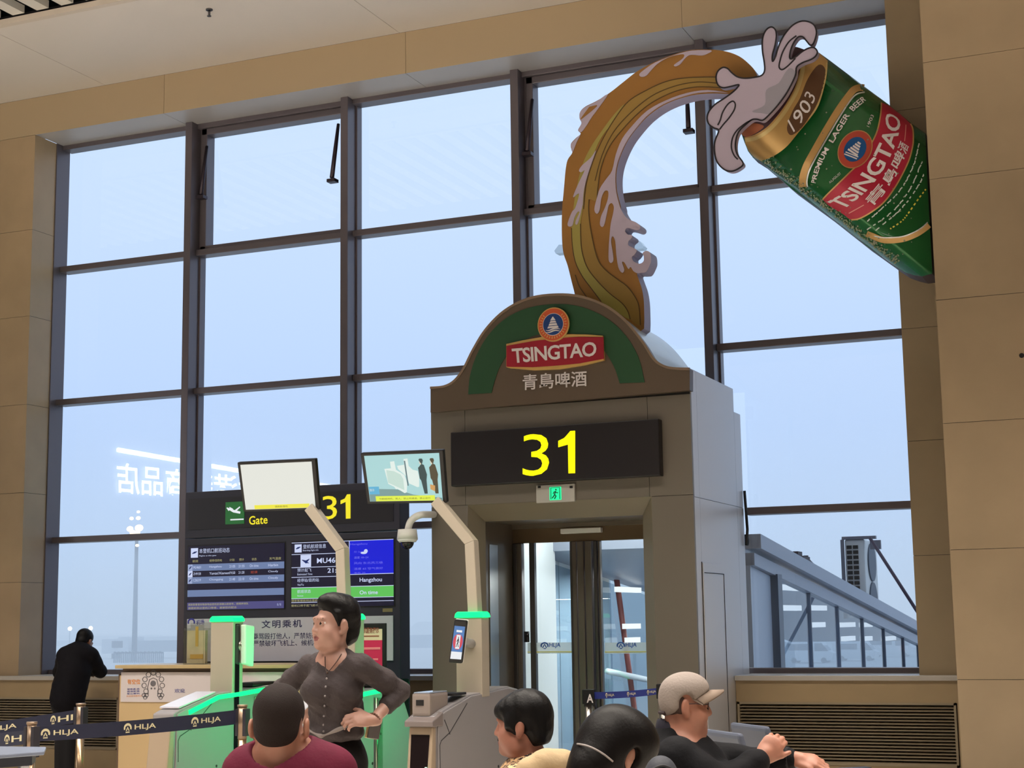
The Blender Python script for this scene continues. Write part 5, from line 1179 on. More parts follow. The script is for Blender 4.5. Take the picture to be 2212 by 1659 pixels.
relief('red_label', spline(red_ul, 4, False)+spline(red_lr, 4, False)+[(1944, 246), (1922, 229)], .007, mat('can_red', (170, 28, 54), .32, metal=.2), spl=False)
b = MB(); strip(b, red_ul, 3, .009); strip(b, red_lr[2:], 3, .009); b.build('label_gold_edge', M_CGOLD, cn)
b = MB(); text_path(b, 'TSINGTAO', [(1824, 452), (1851, 431), (1880, 405), (1907, 369), (1928, 329), (1942, 289), (1946, 257)], [(1786, 436), (1820, 417), (1848, 389), (1876, 352), (1896, 315), (1910, 277), (1914, 240)], .011, bold=.02, space=.95)
text_path(b, '青島啤酒', [(1886, 447), (1921, 405), (1941, 370), (1957, 335), (1964, 317)], [(1866, 431), (1901, 390), (1921, 356), (1937, 321), (1944, 303)], .011, bold=.012)
b.build('brand_lettering', M_LETW, cn)
# emblem on the can
ea, eb = Vector((.55, -.835)), Vector((.835, .55))
def ep(a, r1, r2, c=(1847, 322.5)): d = ea*(r1*math.cos(a))+eb*(r2*math.sin(a)); return (c[0]+d.x, c[1]+d.y)
T40 = [2*math.pi*k/40 for k in range(40)]
relief('emblem_rim', [ep(a, 44, 35) for a in T40], .009, M_CGOLD, spl=False)
relief('emblem_ring', [ep(a, 42, 33) for a in T40], .011, mat('can_ring', (178, 70, 54), .35, metal=.2), spl=False)
relief('emblem_disc', [ep(a, 28.5, 22.5) for a in T40], .013, mat('can_blue', (28, 82, 140), .3, metal=.2), spl=False)
b = MB()
for k, (u0, u1, v) in enumerate(((-5, 5, 16), (-8, 8, 10), (-10, 10, 4), (-13, 13, -2), (-16, 15, -8))):
    c = Vector((1847, 322.5)); p = [c+eb*u0*.8+ea*v, c+eb*u1*.8+ea*v]; strip(b, [tuple(p[0]), tuple((p[0]+p[1])/2), tuple(p[1])], 4.2, .016, 2)
for v in (-14, -19): 
    c = Vector((1847, 322.5)); strip(b, [tuple(c+eb*(-14)+ea*(v-2)), tuple(c+eb*0+ea*(v+1)), tuple(c+eb*15+ea*(v+4))], 2.5, .016, 3)
b.build('emblem_motif', M_LETW, cn)
# small print under the label
b = MB(); rr = random.Random(11)
for P in (Z5([(1290, 985), (1500, 800), (1700, 590), (1850, 300), (1915, 20)]), Z5([(1290, 1085), (1600, 860), (1800, 600), (1950, 260)]), Z5([(1390, 1095), (1700, 830), (1900, 560), (1975, 410)])):
    Q = spline(P, 24, False); i = 0
    while i < len(Q)-4:
        L = rr.randint(3, 8); seg = Q[i:i+L]
        for q in ribbon([(x+rr.uniform(-.7, .7), y+rr.uniform(-.7, .7)) for x, y in seg], 2.4):
            v = [canP(*p, .006) for p in q]; nz = (v[1]-v[0]).cross(v[2]-v[0]).y; b.add(v, [(0, 1, 2, 3) if nz < 0 else (3, 2, 1, 0)])
        i += L+rr.randint(0, 2)
b.build('small_print', mat('small_print', (186, 196, 188), .4), cn)
b = MB(); Q = spline(Z5([(1565, 1075), (1700, 985), (1780, 890), (1900, 720), (2000, 590)]), 14, False)
for i in range(0, len(Q)-3, 4): strip(b, Q[i:i+3], 3, .006, 1)
b.build('yellow_print', mat('yellow_print', (206, 190, 60), .4), cn)
b = MB(); strip(b, Z5([(1070, 890), (1160, 840), (1250, 790)]), 2, .011); strip(b, Z4([(1845, 900), (1840, 990), (1830, 1080)]), 1.6, .011); b.build('label_flourish', mat('flourish_pink', (214, 140, 130), .4), cn)
b = MB()
edge = dense([(1647, 350), (1712, 402), (1794, 462), (1875, 526), (1936, 572)], 60)[:-60]
for k in range(420):
    p = rr.choice(edge); off = abs(rr.gauss(0, 8))+1.5; p = (p[0]+NV.x*off+rr.uniform(-2, 2), p[1]+NV.y*off+rr.uniform(-2, 2))
    c = canP(*p, .004); r = rr.uniform(.003, .010); b.ell(c, (r, r*.6, r), 8, 5)
for k in range(40):
    p = (rr.uniform(1700, 1960), 0); p = (p[0], 0); t_ = rr.random(); e_ = rr.choice(edge); off = rr.uniform(20, 220); p = (e_[0]+NV.x*off, e_[1]+NV.y*off)
    if p[0] > 1985: continue
    c = canP(*p, .010); r = rr.uniform(.004, .009); b.ell(c, (r, r*.6, r), 8, 5)
tag(b.build('dew', mat('dew_drops', (138, 140, 118), .15), cn), kind='stuff')
# ---- foam splash at the mouth ---------------------------------------------------------
SP0, SP1 = 13.34, 13.42
sp_ = Z3([(222, 655), (240, 590), (290, 550), (340, 560), (380, 600), (440, 645), (520, 660), (620, 650), (690, 630), (720, 580), (715, 490), (700, 400), (695, 310), (705, 225), (740, 160), (790, 135), (830, 165), (840, 230), (825, 330), (800, 420), (802, 488), (830, 440), (850, 370), (890, 270), (940, 190), (1010, 115), (1090, 77), (1165, 80), (1225, 115), (1250, 180), (1240, 250), (1215, 310), (1185, 320), (1150, 280), (1110, 237), (1060, 240), (1010, 310), (980, 400), (982, 462), (1040, 440), (1100, 390), (1170, 352), (1225, 347), (1260, 388), (1240, 435), (1190, 470), (1110, 500), (1048, 545), (1038, 620), (1000, 710), (940, 820), (860, 930), (770, 1030), (700, 1090), (640, 1080), (590, 1085), (530, 1130), (460, 1200), (430, 1270), (420, 1360), (440, 1440), (500, 1530), (460, 1580), (380, 1613), (300, 1590), (230, 1510), (205, 1400), (212, 1300), (250, 1195), (200, 1170), (150, 1130), (130, 1070), (150, 1000), (210, 930), (300, 870), (390, 805), (445, 750), (452, 726), (370, 745), (290, 757), (240, 725)])
so = loop(sp_, SP0, 4)
spm = thing('foam_splash_sign', 'pale lavender cartoon foam splash cut-out with black outlines at the can mouth', 'sign', (at(1660, 200, SP0).x, SP0, at(1580, 370, SP0).z))
MB().prism(so, SP0, SP1, 0, 1).build('board', [M_LAV, mat('board_edge')], spm)
inlay('grey_patch', Z3([(980, 555), (1030, 600), (1000, 695), (930, 810), (850, 925), (770, 1022), (690, 1015), (590, 998), (720, 930), (735, 780), (860, 710), (930, 600)]), SP0-.004, mat('foam_grey', (150, 146, 158), .45), spm)
b = MB()
for q in ribbon(so, .013, True): b.prism(q, SP0-.006, SP0+.001)
for P in ([(240, 1140), (265, 1090), (290, 1010), (340, 930), (390, 895), (418, 920), (410, 980), (360, 1060), (300, 1130), (258, 1185)], [(1045, 225), (970, 285), (910, 380), (880, 470), (868, 545), (900, 572), (960, 532), (1035, 455)], [(585, 1088), (520, 1125), (440, 1190), (392, 1270), (380, 1370), (408, 1450), (445, 1490)]):
    for q in ribbon(spline([xz(*p, SP0) for p in Z3(P)], 5, False), .012): b.prism(q, SP0-.006, SP0+.001)
b.build('outline', mat('outline_black', (30, 26, 32), .5), spm)
# ================================================================== PEOPLE
class SDF:
    "blended solid built from ellipsoids and tapered capsules, turned into one smooth surface"
    def __init__(s): s.p = []
    def ell(s, c, r, M=None, k=.02, op=0, tag=0):
        if not hasattr(r, '__len__'): r = (r, r, r)
        s.p.append(('e', np.array(c, float), np.array(r, float), np.array(M if M is not None else np.eye(3), float), k, op, tag)); return s
    def cap(s, a, b, ra, rb=None, k=.02, op=0, tag=0):
        s.p.append(('c', np.array(a, float), np.array(b, float), float(ra), float(ra if rb is None else rb), k, op, tag)); return s
    def chain(s, pts, k=.02, op=0, tag=0):
        for (a, ra), (b, rb) in zip(pts, pts[1:]): s.cap(a, b, ra, rb, k, op, tag)
        return s
    def bounds(s):
        lo = np.full(3, 1e9); hi = -lo
        for p in s.p:
            if p[-2]: continue
            l, h = s.bb(p); lo = np.minimum(lo, l); hi = np.maximum(hi, h)
        return lo, hi
    @staticmethod
    def bb(p):
        if p[0] == 'e':
            e = np.sqrt(((p[3]*p[2][None, :])**2).sum(1)); return p[1]-e, p[1]+e
        return np.minimum(p[1]-p[3], p[2]-p[4]), np.maximum(p[1]+p[3], p[2]+p[4])
    def mesh(s, name, mats, parent, vox=.006, zmin=None, noise=None, smooth=2):
        lo, hi = s.bounds(); lo = lo-3*vox; hi = hi+3*vox
        if zmin is not None: lo[2] = max(lo[2], zmin)
        n = np.ceil((hi-lo)/vox).astype(int)+1
        ax = [lo[i]+vox*np.arange(n[i]) for i in range(3)]
        D = np.full(n, .5, np.float32); T = np.zeros(n, np.int8)
        for p in s.p:
            k, op, tg = p[-3], p[-2], p[-1]; l, h = s.bb(p); m = k*1.0+3*vox
            i0 = np.maximum(0, np.floor((l-m-lo)/vox).astype(int)); i1 = np.minimum(n, np.ceil((h+m-lo)/vox).astype(int)+1)
            if (i1 <= i0).any(): continue
            X, Y, Z = np.meshgrid(ax[0][i0[0]:i1[0]], ax[1][i0[1]:i1[1]], ax[2][i0[2]:i1[2]], indexing='ij')
            if p[0] == 'e':
                q = np.stack((X-p[1][0], Y-p[1][1], Z-p[1][2]), -1) @ p[3]      # columns of M are the local axes
                k0 = np.sqrt(((q/p[2])**2).sum(-1)); k1 = np.sqrt(((q/p[2]**2)**2).sum(-1))+1e-9
                d = np.where(k0 < 1e-3, -p[2].min(), k0*(k0-1)/k1)
            else:
                a, b = p[1], p[2]; ab = b-a; L2 = (ab**2).sum()+1e-12
                h_ = np.clip(((X-a[0])*ab[0]+(Y-a[1])*ab[1]+(Z-a[2])*ab[2])/L2, 0, 1)
                d = np.sqrt((X-a[0]-ab[0]*h_)**2+(Y-a[1]-ab[1]*h_)**2+(Z-a[2]-ab[2]*h_)**2)-(p[3]+(p[4]-p[3])*h_)
            sl = (slice(i0[0], i1[0]), slice(i0[1], i1[1]), slice(i0[2], i1[2])); O = D[sl]
            if op == 0:
                T[sl] = np.where(d < O, tg, T[sl]); 
                if k > 0: h_ = np.maximum(k-np.abs(d-O), 0)/k; D[sl] = np.minimum(d, O)-h_*h_*k*.25
                else: D[sl] = np.minimum(d, O)
            else:
                d = -d; 
                if k > 0: h_ = np.maximum(k-np.abs(d-O), 0)/k; D[sl] = np.maximum(d, O)+h_*h_*k*.25
                else: D[sl] = np.maximum(d, O)
        if noise is not None:
            X, Y, Z = np.meshgrid(*ax, indexing='ij'); D = D+noise(X, Y, Z)
        # surface nets
        sg = D < 0
        V0 = np.zeros(tuple(n-1)+(3,), np.float32); C = np.zeros(tuple(n-1), np.int16)
        def sl3(o, ext): return tuple(slice(o[i], n[i]-1+o[i]) for i in range(3))
        for axn in range(3):
            for o1 in (0, 1):
                for o2 in (0, 1):
                    oa = [0, 0, 0]; oth = [i for i in range(3) if i != axn]; oa[oth[0]] = o1; oa[oth[1]] = o2; ob = list(oa); ob[axn] = 1
                    A, B = D[sl3(oa, 0)], D[sl3(ob, 0)]; cr = (A < 0) != (B < 0)
                    t = np.where(cr, A/np.where(cr, A-B, 1), 0)
                    for i in range(3): V0[..., i] += np.where(cr, (t if i == axn else oa[i]), 0)
                    C += cr
        act = C > 0; idx = -np.ones(C.shape, np.int64); idx[act] = np.arange(act.sum())
        I = np.argwhere(act); P = (I+V0[act]/C[act][:, None])*vox+lo
        TV = T[:-1, :-1, :-1][act]; TV = TV
        F = []
        for axn in range(3):
            b_, c_ = (axn+1) % 3, (axn+2) % 3
            sa = [slice(None)]*3; sb = [slice(None)]*3; sa[axn] = slice(0, n[axn]-1); sb[axn] = slice(1, n[axn])
            for q in (b_, c_): sa[q] = slice(1, n[q]-1); sb[q] = slice(1, n[q]-1)
            A, B = sg[tuple(sa)], sg[tuple(sb)]; E_ = np.argwhere(A != B)
            if len(E_) == 0: continue
            fl = A[tuple(E_.T)]
            off = np.zeros(3, int); off[b_] = 1; off[c_] = 1; E_ = E_+off
            def cid(db, dc): e = E_.copy(); e[:, b_] -= db; e[:, c_] -= dc; return idx[tuple(e.T)]
            q = np.stack((cid(1, 1), cid(0, 1), cid(0, 0), cid(1, 0)), 1); q[~fl] = q[~fl][:, ::-1]; F.append(q)
        F = np.concatenate(F); F = F[(F >= 0).all(1)]
        for _ in range(smooth):
            acc = np.zeros_like(P); cnt = np.zeros(len(P))
            for i in range(4):
                for j in ((i+1) % 4, (i+3) % 4): np.add.at(acc, F[:, i], P[F[:, j]]); np.add.at(cnt, F[:, i], 1)
            P = P*.5+.5*acc/np.maximum(cnt, 1)[:, None]
        me = bpy.data.meshes.new(name); org = np.array(wpos(parent)); P = P-org
        me.vertices.add(len(P)); me.vertices.foreach_set('co', P.astype(np.float32).ravel())
        me.loops.add(len(F)*4); me.loops.foreach_set('vertex_index', F.ravel().astype(np.int32))
        me.polygons.add(len(F)); me.polygons.foreach_set('loop_start', np.arange(len(F), dtype=np.int32)*4)
        for m in mats: me.materials.append(m)
        mi = np.sort(TV[F], 1)[:, 2]; me.polygons.foreach_set('material_index', np.minimum(mi, len(mats)-1).astype(np.int32))
        me.polygons.foreach_set('use_smooth', np.ones(len(F), bool)); me.update(); me.validate()
        o = bpy.data.objects.new(name, me); COL.objects.link(o); o.parent = parent; return o
def V3(*a): return np.array(a, float)
def pd(px, py, t):
    "pixel and distance along the view axis"
    d = ray(px, py)*t; return V3(d.x, d.y, d.z+EYE)
HR = V3(CR.x, CR.y, 0); HR /= np.linalg.norm(HR)            # to the right of the picture, level
HF = V3(CF.x, CF.y, 0); HF /= np.linalg.norm(HF)            # away from the camera, level
UP = V3(0, 0, 1)
def facing(deg, up=0., roll=0.):
    "deg: 0 looks at the camera, 90 to the picture's left, 180 away; up: nod; returns (side, forward, up)"
    a = math.radians(deg); f = -HF*math.cos(a)-HR*math.sin(a); s = np.cross(f, UP)
    n = math.radians(up); f2 = f*math.cos(n)+UP*math.sin(n); u = np.cross(s, f2)
    r = math.radians(roll); s2 = s*math.cos(r)+u*math.sin(r); u2 = -s*math.sin(r)+u*math.cos(r)
    return s2, f2, u2
SKIN, EYEW, IRIS, LIP, BROW = 0, 1, 2, 3, 4
def skin_mats(nm, c, lip=(150, 78, 74), brow=(40, 32, 30)):
    m = mat('skin_'+nm, c, .5, noise=.05, nscale=30); m.node_tree.nodes['Principled BSDF'].inputs['Subsurface Weight'].default_value = .12
    m.node_tree.nodes['Principled BSDF'].inputs['Subsurface Radius'].default_value = (.01, .004, .002)
    return [m, mat('eye_white', (214, 208, 202), .25), mat('eye_iris', (34, 24, 20), .15), mat('lip_'+nm, lip, .45), mat('brow_'+nm, brow, .8)]
def head(S, O, fr, neck, sc=1., jaw=1., nose=1., chub=0., face=True, nr=.052, ear=.078, eyes=True, fs=1.):
    s, f, u = fr; M = np.stack((s, f, u), 1)
    def W(a, b, c): return O+(s*a+f*b*fs+u*c)*sc
    def E(a, b, c, r, k, op=0, tag=0, M_=M): S.ell(W(a, b, c), np.array(r)*sc*np.array((1, fs, 1)) if hasattr(r, '__len__') else r*sc, M_, k*sc, op, tag)
    def K(a, b, ra, rb, k, op=0, tag=0): S.cap(W(*a), W(*b), ra*sc, rb*sc, k*sc, op, tag)
    E(0, -.015, .035, (.073, .092, .085), .02)
    E(0, .03, -.035, (.058+chub*.3, .062, .08), .03)
    E(0, .036, -.085, (.044*jaw+chub*.5, .05, .036), .03)
    E(0, .076, -.100, (.02*jaw, .017, .016), .022)
    for q in (-1, 1):
        E(q*.038, .056, -.042, .026+chub*.3, .03)
        E(q*(.05+chub*.3), .018, -.078, (.02, .03, .03), .03)
    if face:
        K((-.034, .084, .022), (.034, .084, .022), .012, .012, .02)
        K((0, .089, .010), (0, .107*nose+.001, -.033), .007, .0105, .012)
        for q in (-1, 1): E(q*.012, .097, -.037, .0085, .008)
        for q in (-1, 1): E(q*.032, .102, .0, (.017, .012, .012), .014, 1)
        for q in (-1, 1) if eyes else ():
            E(q*.031, .0775, 0, (.014, .0125, .0115), 0, 0, EYEW); E(q*.031, .0868, -.0005, (.0058, .0042, .0058), 0, 0, IRIS)
            K((q*.015, .0895, .0062), (q*.047, .0822, .0045), .0052, .0045, .004)
            K((q*.016, .0880, -.0075), (q*.046, .0815, -.0068), .0048, .0045, .004)
            K((q*.016, .0945, .0215), (q*.048, .0835, .0235), .0028, .0020, .003, 0, BROW); K((q*.015, .0925, .0045), (q*.047, .0852, .0032), .0019, .0017, .002, 0, BROW)
        E(0, .0885, -.0675, (.022, .0105, .0042), .004, 0, LIP); E(0, .087, -.0755, (.019, .0105, .0048), .004, 0, LIP)
    for q in (-1, 1):
        E(q*ear, -.012, -.008, (.011, .020, .032), .008); E(q*(ear+.012), -.004, -.006, (.008, .009, .015), .006, 1); E(q*.074, -.004, -.036, .009, .008)
    S.cap(W(0, -.02, -.05), neck, nr*sc, nr*1.05*sc, .03)
    return W
def hand(S, wr, d, n, side, curl=(20, 35, 25), spread=.0, thumb=(40, 20), sc=1., k=.006, tag=0):
    "wr: wrist; d: along the hand; n: out of the back of the hand; side: towards the thumb; curl: bend of the three joints in degrees"
    d = d/np.linalg.norm(d); n = n-d*(n@d); n /= np.linalg.norm(n); side = np.cross(n, d) if (np.cross(n, d)@side) > 0 else np.cross(d, n)
    M = np.stack((side, d, n), 1)
    S.ell(wr+d*.045*sc, V3(.040, .052, .016)*sc, M, .012, 0, tag); S.ell(wr+d*.07*sc, V3(.041, .026, .013)*sc, M, .012, 0, tag)
    S.cap(wr-d*.02*sc, wr+d*.03*sc, .024*sc, .026*sc, .012, 0, tag)
    for i, (o, L, b) in enumerate(((.029, 1., .086), (.0105, 1.1, .091), (-.009, 1.03, .087), (-.0275, .82, .078))):
        p = wr+(d*b+side*o)*sc; a = 0; r = .0092
        for j, (l, c) in enumerate(zip((.043, .027, .022), curl)):
            a += math.radians(c if not hasattr(c, '__len__') else c[i]); dd = d*math.cos(a)-n*math.sin(a)+side*spread*(1.5-i); q = p+dd*l*L*sc
            S.cap(p, q, r*sc, (r-.0011)*sc, k, 0, tag); p = q; r -= .0011
    a, b = math.radians(thumb[0]), math.radians(thumb[1])
    p = wr+(d*.022+side*.026-n*.004)*sc; dd = d*math.cos(a)+side*math.sin(a); q = p+dd*.044*sc
    S.cap(p, q, .0125*sc, .0105*sc, .010, 0, tag); dd = dd*math.cos(b)-n*math.sin(b)*.8+d*math.sin(b)*.4; dd /= np.linalg.norm(dd); S.cap(q, q+dd*.034*sc, .0105*sc, .0085*sc, .006, 0, tag)
def cloth(nm, c, rough=.8, bump=.25, bscale=60, noise=.08): return mat(nm, c, rough, noise=noise, nscale=14, bump=bump, bscale=bscale, spec=.2)
def folds(amp, fx, fy, fz, ph=0):
    return lambda X, Y, Z: (amp*(np.sin(X*fx+Z*fz+ph)*np.sin(Y*fy-Z*fz*.7+1.3+ph)+.5*np.sin((X+Z)*fx*1.9+ph)*np.sin(Z*fz*2.1+Y*fy))).astype(np.float32)
def person(label, base): return thing('person', label, 'person', base, None)

# ------------------------------------------------ 1. standing woman
T1 = 7.4; k1 = T1/F_PX
def q1(px, py, dt=0.): return pd(px, py, T1+dt)
fb = facing(38); fh = facing(56, up=3, roll=0)
sb, ff, ub = fb
foot = q1(725, 1640); P1 = person('standing woman in a dark grey blouse with black upswept hair, one hand on her hip', (foot[0], foot[1], 0))
M1 = skin_mats('woman', (166, 126, 112), lip=(128, 72, 70))
nb = q1(724, 1412, .0)
O1 = q1(722, 1349, -.01)
shL, shR = q1(782, 1440, -.11), q1(667, 1441, .10)
elL, elR = q1(864, 1493, .04), q1(606, 1492, .16)
wrL = q1(806, 1556, -.14); wrR = q1(652, 1552, .17)
hipc = q1(724, 1632, 0.)
B = SDF()
head(B, O1, fh, nb+UP*.0, sc=1.0, jaw=1.05, chub=.012, nose=.97)
Mb = np.stack((sb, ff, ub), 1)
chest = q1(724, 1478)
B.ell(chest, (.13, .085, .15), Mb, .04); B.ell(q1(724, 1432, .0), (.135, .06, .05), Mb, .04); B.ell(nb+ff*.035-UP*.05, (.07, .05, .07), Mb, .04)
B.ell(q1(724, 1560), (.115, .09, .13), Mb, .05); B.ell(hipc, (.13, .10, .12), Mb, .05)
B.chain([(shL, .045), (elL, .036)], .03); B.chain([(elL, .037), (wrL, .024)], .02); B.chain([(shR, .045), (elR, .036)], .03); B.chain([(elR, .036), (wrR, .024)], .02)
legs = []
for sgn in (-1, 1):
    h_ = hipc+sb*sgn*.085-UP*.04; kn = h_+UP*(.47-h_[2])+ff*.02; an = kn+UP*(.09-kn[2])-ff*.02; legs.append((h_, kn, an))
    B.chain([(h_, .07), (kn, .05), (an, .036)], .03); B.cap(an-UP*.05, an-UP*.055+ff*.13, .035, .03, .03)
hd = q1(768, 1553, -.17)-wrL
hand(B, wrL, hd, -HF*.75+UP*.55, UP*.8+hd*0, curl=(38, 45, 30), thumb=(35, 25), sc=.98)
hand(B, wrR, q1(690, 1556, .1)-wrR, HF, UP, curl=(30, 30, 20), sc=.95)
B.mesh('body', M1, P1, vox=.0048)
# blouse
M_BL = cloth('blouse_grey', (66, 59, 60), bump=.35, bscale=90)
S = SDF()
S.ell(chest, (.150, .100, .165), Mb, .05); S.ell(q1(724, 1436, 0), (.140, .074, .052), Mb, .04)
for sgn, px, dt in ((1, 742, -.13), (-1, 684, -.10)): S.ell(q1(px, 1492, dt*.72), (.078, .072, .075), Mb, .05)
S.ell(q1(726, 1548), (.142, .115, .13), Mb, .06); S.ell(q1(724, 1582, -.005), (.152, .124, .05), Mb, .03)
S.chain([(shL, .052), (shL*.45+elL*.55, .050), (elL, .045)], .03); S.chain([(elL, .047), (elL*.52+wrL*.48, .042)], .02)
S.chain([(shR, .051), (shR*.45+elR*.55, .050), (elR, .045)], .03); S.chain([(elR, .045), (elR*.3+wrR*.7, .040)], .02)
S.cap(nb-UP*.02, nb-UP*.05, .070, .08, .04); S.cap(nb-UP*.025, shL+UP*.006, .05, .046, .03); S.cap(nb-UP*.025, shR+UP*.006, .05, .046, .03)
S.cap(nb+UP*.03+ff*.02, nb+UP*.05, .062, .066, .012, 1)
vb = q1(706, 1460, -.12)
S.cap(q1(722, 1404, -.075), vb, .058, .004, .008, 1); S.cap(q1(716, 1400, -.115), vb-ff*(-.03), .055, .010, .008, 1)
S.cap(q1(738, 1402, -.08), vb, .042, .006, .01, 1)
S.ell(q1(724, 1640, 0.), (.4, .4, .072), Mb*1.0, .012, 1)
S.mesh('blouse', [M_BL], P1, vox=.006, noise=folds(.0034, 64, 52, 44), smooth=1)
b = MB(); pl = [q1(706, 1462, -.158), q1(703, 1490, -.185), q1(701, 1525, -.16), q1(699, 1560, -.145), q1(699, 1583, -.135)]
pls = spline([tuple(p) for p in pl], 5, False)
for i in range(1, len(pls), 3): b.ell(pls[i], (.005, .005, .005), 8, 6)
b.build('buttons', mat('button_grey', (124, 116, 116), .3), P1)
# hem roll pulled up at the hand
b = MB(); b.tube(spline([tuple(q1(*p)) for p in ((654, 1566, -.02), (668, 1578, -.10), (690, 1589, -.14), (702, 1588, -.15), (730, 1576, -.155), (758, 1566, -.15), (772, 1561, -.14))], 5, False), [.007+.003*math.sin(i*.7) for i in range(31)], 8); b.build('hem', mat('hem_grey', (128, 118, 114), .8), P1)
S = SDF(); S.ell(hipc+UP*.01, (.150, .12, .13), Mb, .05)
for h_, kn, an in legs: S.chain([(h_, .092), (kn, .068), (an, .062)], .04)
S.mesh('trousers', [cloth('trousers_black', (22, 19, 20), bump=.2)], P1, vox=.009)
S = SDF()
for h_, kn, an in legs: S.cap(an-UP*.048, an-UP*.052+ff*.14, .042, .036, .03)
S.ell(P1.location[:2]+(-.10,), (1, 1, .1), None, .0, 1); S.mesh('shoes', [M_BLACK], P1, vox=.008)
# hair: upswept with a full crown
s, f, u = fh
def HW(a, b_, c): return O1+s*a+f*b_+u*c
Mh = np.stack((s, f, u), 1)
S = SDF()
S.ell(HW(0, -.022, .058), (.082, .088, .082), Mh, .03); S.ell(HW(0, .015, .098), (.062, .066, .050), Mh, .03); S.ell(HW(0, -.06, .05), (.072, .066, .085), Mh, .03); S.ell(HW(0, -.085, -.02), (.052, .045, .07), Mh, .03)
S.ell(HW(0, -.055, -.05), (.055, .045, .05), Mh, .02); S.ell(HW(.0, .05, .105), (.04, .035, .026), Mh, .02)
for q in (-1, 1): S.cap(HW(q*.066, .022, .05), HW(q*.070, .012, -.005), .016, .008, .014)
S.ell(HW(0, .125, -.0), (.12, .075, .082), Mh, .012, 1)
for q in (-1, 1): S.ell(HW(q*.088, -.008, -.014), (.018, .024, .036), Mh, .008, 1)
M_HB = mat('hair_black', (11, 9, 10), .48, bump=.15, bscale=120, spec=.2)
S.mesh('hair', [M_HB], P1, vox=.005, noise=folds(.0012, 130, 110, 90))
# necklace, bracelet
b = MB(); b.tube(spline([tuple(q1(*p)) for p in ((702, 1418, -.085), (703, 1440, -.10), (707, 1452, -.12), (722, 1436, -.11), (738, 1412, -.075))], 6, False), .0022, 6); b.ell(q1(707, 1453, -.125), .006); b.build('necklace', mat('necklace_dark', (70, 56, 50), .3, metal=.6), P1)
b = MB(); dv = (wrL-elL)/np.linalg.norm(wrL-elL); c = wrL-dv*.012; a1 = np.cross(dv, UP); a1 /= np.linalg.norm(a1); a2 = np.cross(dv, a1)
for k in range(16): b.ell(c+(a1*math.cos(k*math.pi/8)+a2*math.sin(k*math.pi/8))*.028, .0062, 8, 6)
b.build('bracelet', mat('bracelet_brown', (96, 60, 44), .4), P1)
# phone in a tan case hanging from her hand
ph = thing('phone', 'dark phone in a tan case held at the standing woman\'s hip', 'phone', q1(806, 1580, -.12))
c4 = [q1(792, 1594, -.10), q1(818, 1598, -.06), q1(824, 1562, -.06), q1(800, 1556, -.10)]
slab(MB(), [Vector(c) for c in c4], Vector(HF)*.010, 0).build('phone_body', mat('phone_dark', (48, 34, 32), .25), ph, bevel=.005)
c5 = [Vector(c)+Vector(HF)*.011-Vector(HR)*.012 for c in c4]
slab(MB(), c5, Vector(HF)*.008, 0).build('phone_case', mat('phone_case_tan', (186, 160, 118), .6), ph, bevel=.004)

# ------------------------------------------------ 2. man leaning on the window sill
T2 = 16.55; k2 = T2/F_PX
def q2(px, py, dt=0.): return pd(px, py, T2+dt)
ft = q2(140, 1600); P2 = person('man in black seen from behind, leaning on the left window sill', (ft[0], ft[1], 0))
M2 = skin_mats('man', (160, 116, 96))
fr2 = facing(200, up=-28); s2, f2, u2 = facing(188)
B = SDF(); O2 = q2(183, 1386, .16); nk = q2(167, 1408, .08)
head(B, O2, fr2, nk, sc=1.0)
sA, sB = q2(138, 1418, .03), q2(199, 1418, .06); eA, eB = q2(128, 1452, .32), q2(216, 1450, .22); wA, wB = q2(170, 1451, .42), q2(186, 1450, .42)
hp = q2(146, 1520, -.05); Mq = np.stack((s2, f2, u2), 1)
B.chain([(q2(168, 1425, .06), .12), (q2(155, 1475, .0), .12), (hp, .12)], .05)
B.chain([(sA, .05), (eA, .04), (wA, .028)], .03); B.chain([(sB, .05), (eB, .04), (wB, .028)], .03)
hand(B, wA, HF*.4+HR, UP, HF, sc=1.); hand(B, wB, HF*.4-HR, UP, HF, sc=1.)
lg = []
for px in (136, 153):
    h_ = q2(px, 1528, -.03); kn = h_*1.; kn[2] = .48; kn -= HF*.03; an = kn*1.; an[2] = .09; an += HR*(.0); lg.append((h_, kn, an)); B.chain([(h_, .075), (kn, .055), (an, .04)], .03)
    B.cap(an-UP*.045-HF*.02, an-UP*.055+HF*.16, .038, .032, .03)
B.mesh('body', M2, P2, vox=.007)
M_JK = cloth('jacket_black', (17, 15, 21), bump=.2)
S = SDF(); S.chain([(q2(169, 1418, .07), .15), (q2(160, 1450, .02), .165), (q2(150, 1485, -.02), .168), (q2(146, 1508, -.04), .178)], .06)
S.ell(q2(168, 1410, .06), (.20, .10, .09), Mq, .06)
S.chain([(sA, .078), (eA, .062), (wA, .05)], .05); S.chain([(sB, .078), (eB, .062), (wB, .05)], .05); S.cap(nk, nk+UP*.035, .075, .07, .03)
S.ell(q2(146, 1580), (.5, .5, .155), None, .01, 1)
S.mesh('jacket', [M_JK], P2, vox=.010, noise=folds(.004, 22, 20, 16))
S = SDF(); S.ell(q2(143, 1522, -.04), (.165, .13, .13), Mq, .05)
for h_, kn, an in lg: S.chain([(h_, .090), (kn, .070), (an, .062)], .03)
S.mesh('trousers', [mat('trousers_dark', (20, 17, 20), .85)], P2, vox=.011)
S = SDF()
for h_, kn, an in lg: S.cap(an-UP*.04-HF*.02, an-UP*.05+HF*.17, .046, .04, .03)
S.mesh('shoes', [M_BLACK], P2, vox=.01)
s, f, u = fr2; Mh = np.stack((s, f, u), 1); S = SDF()
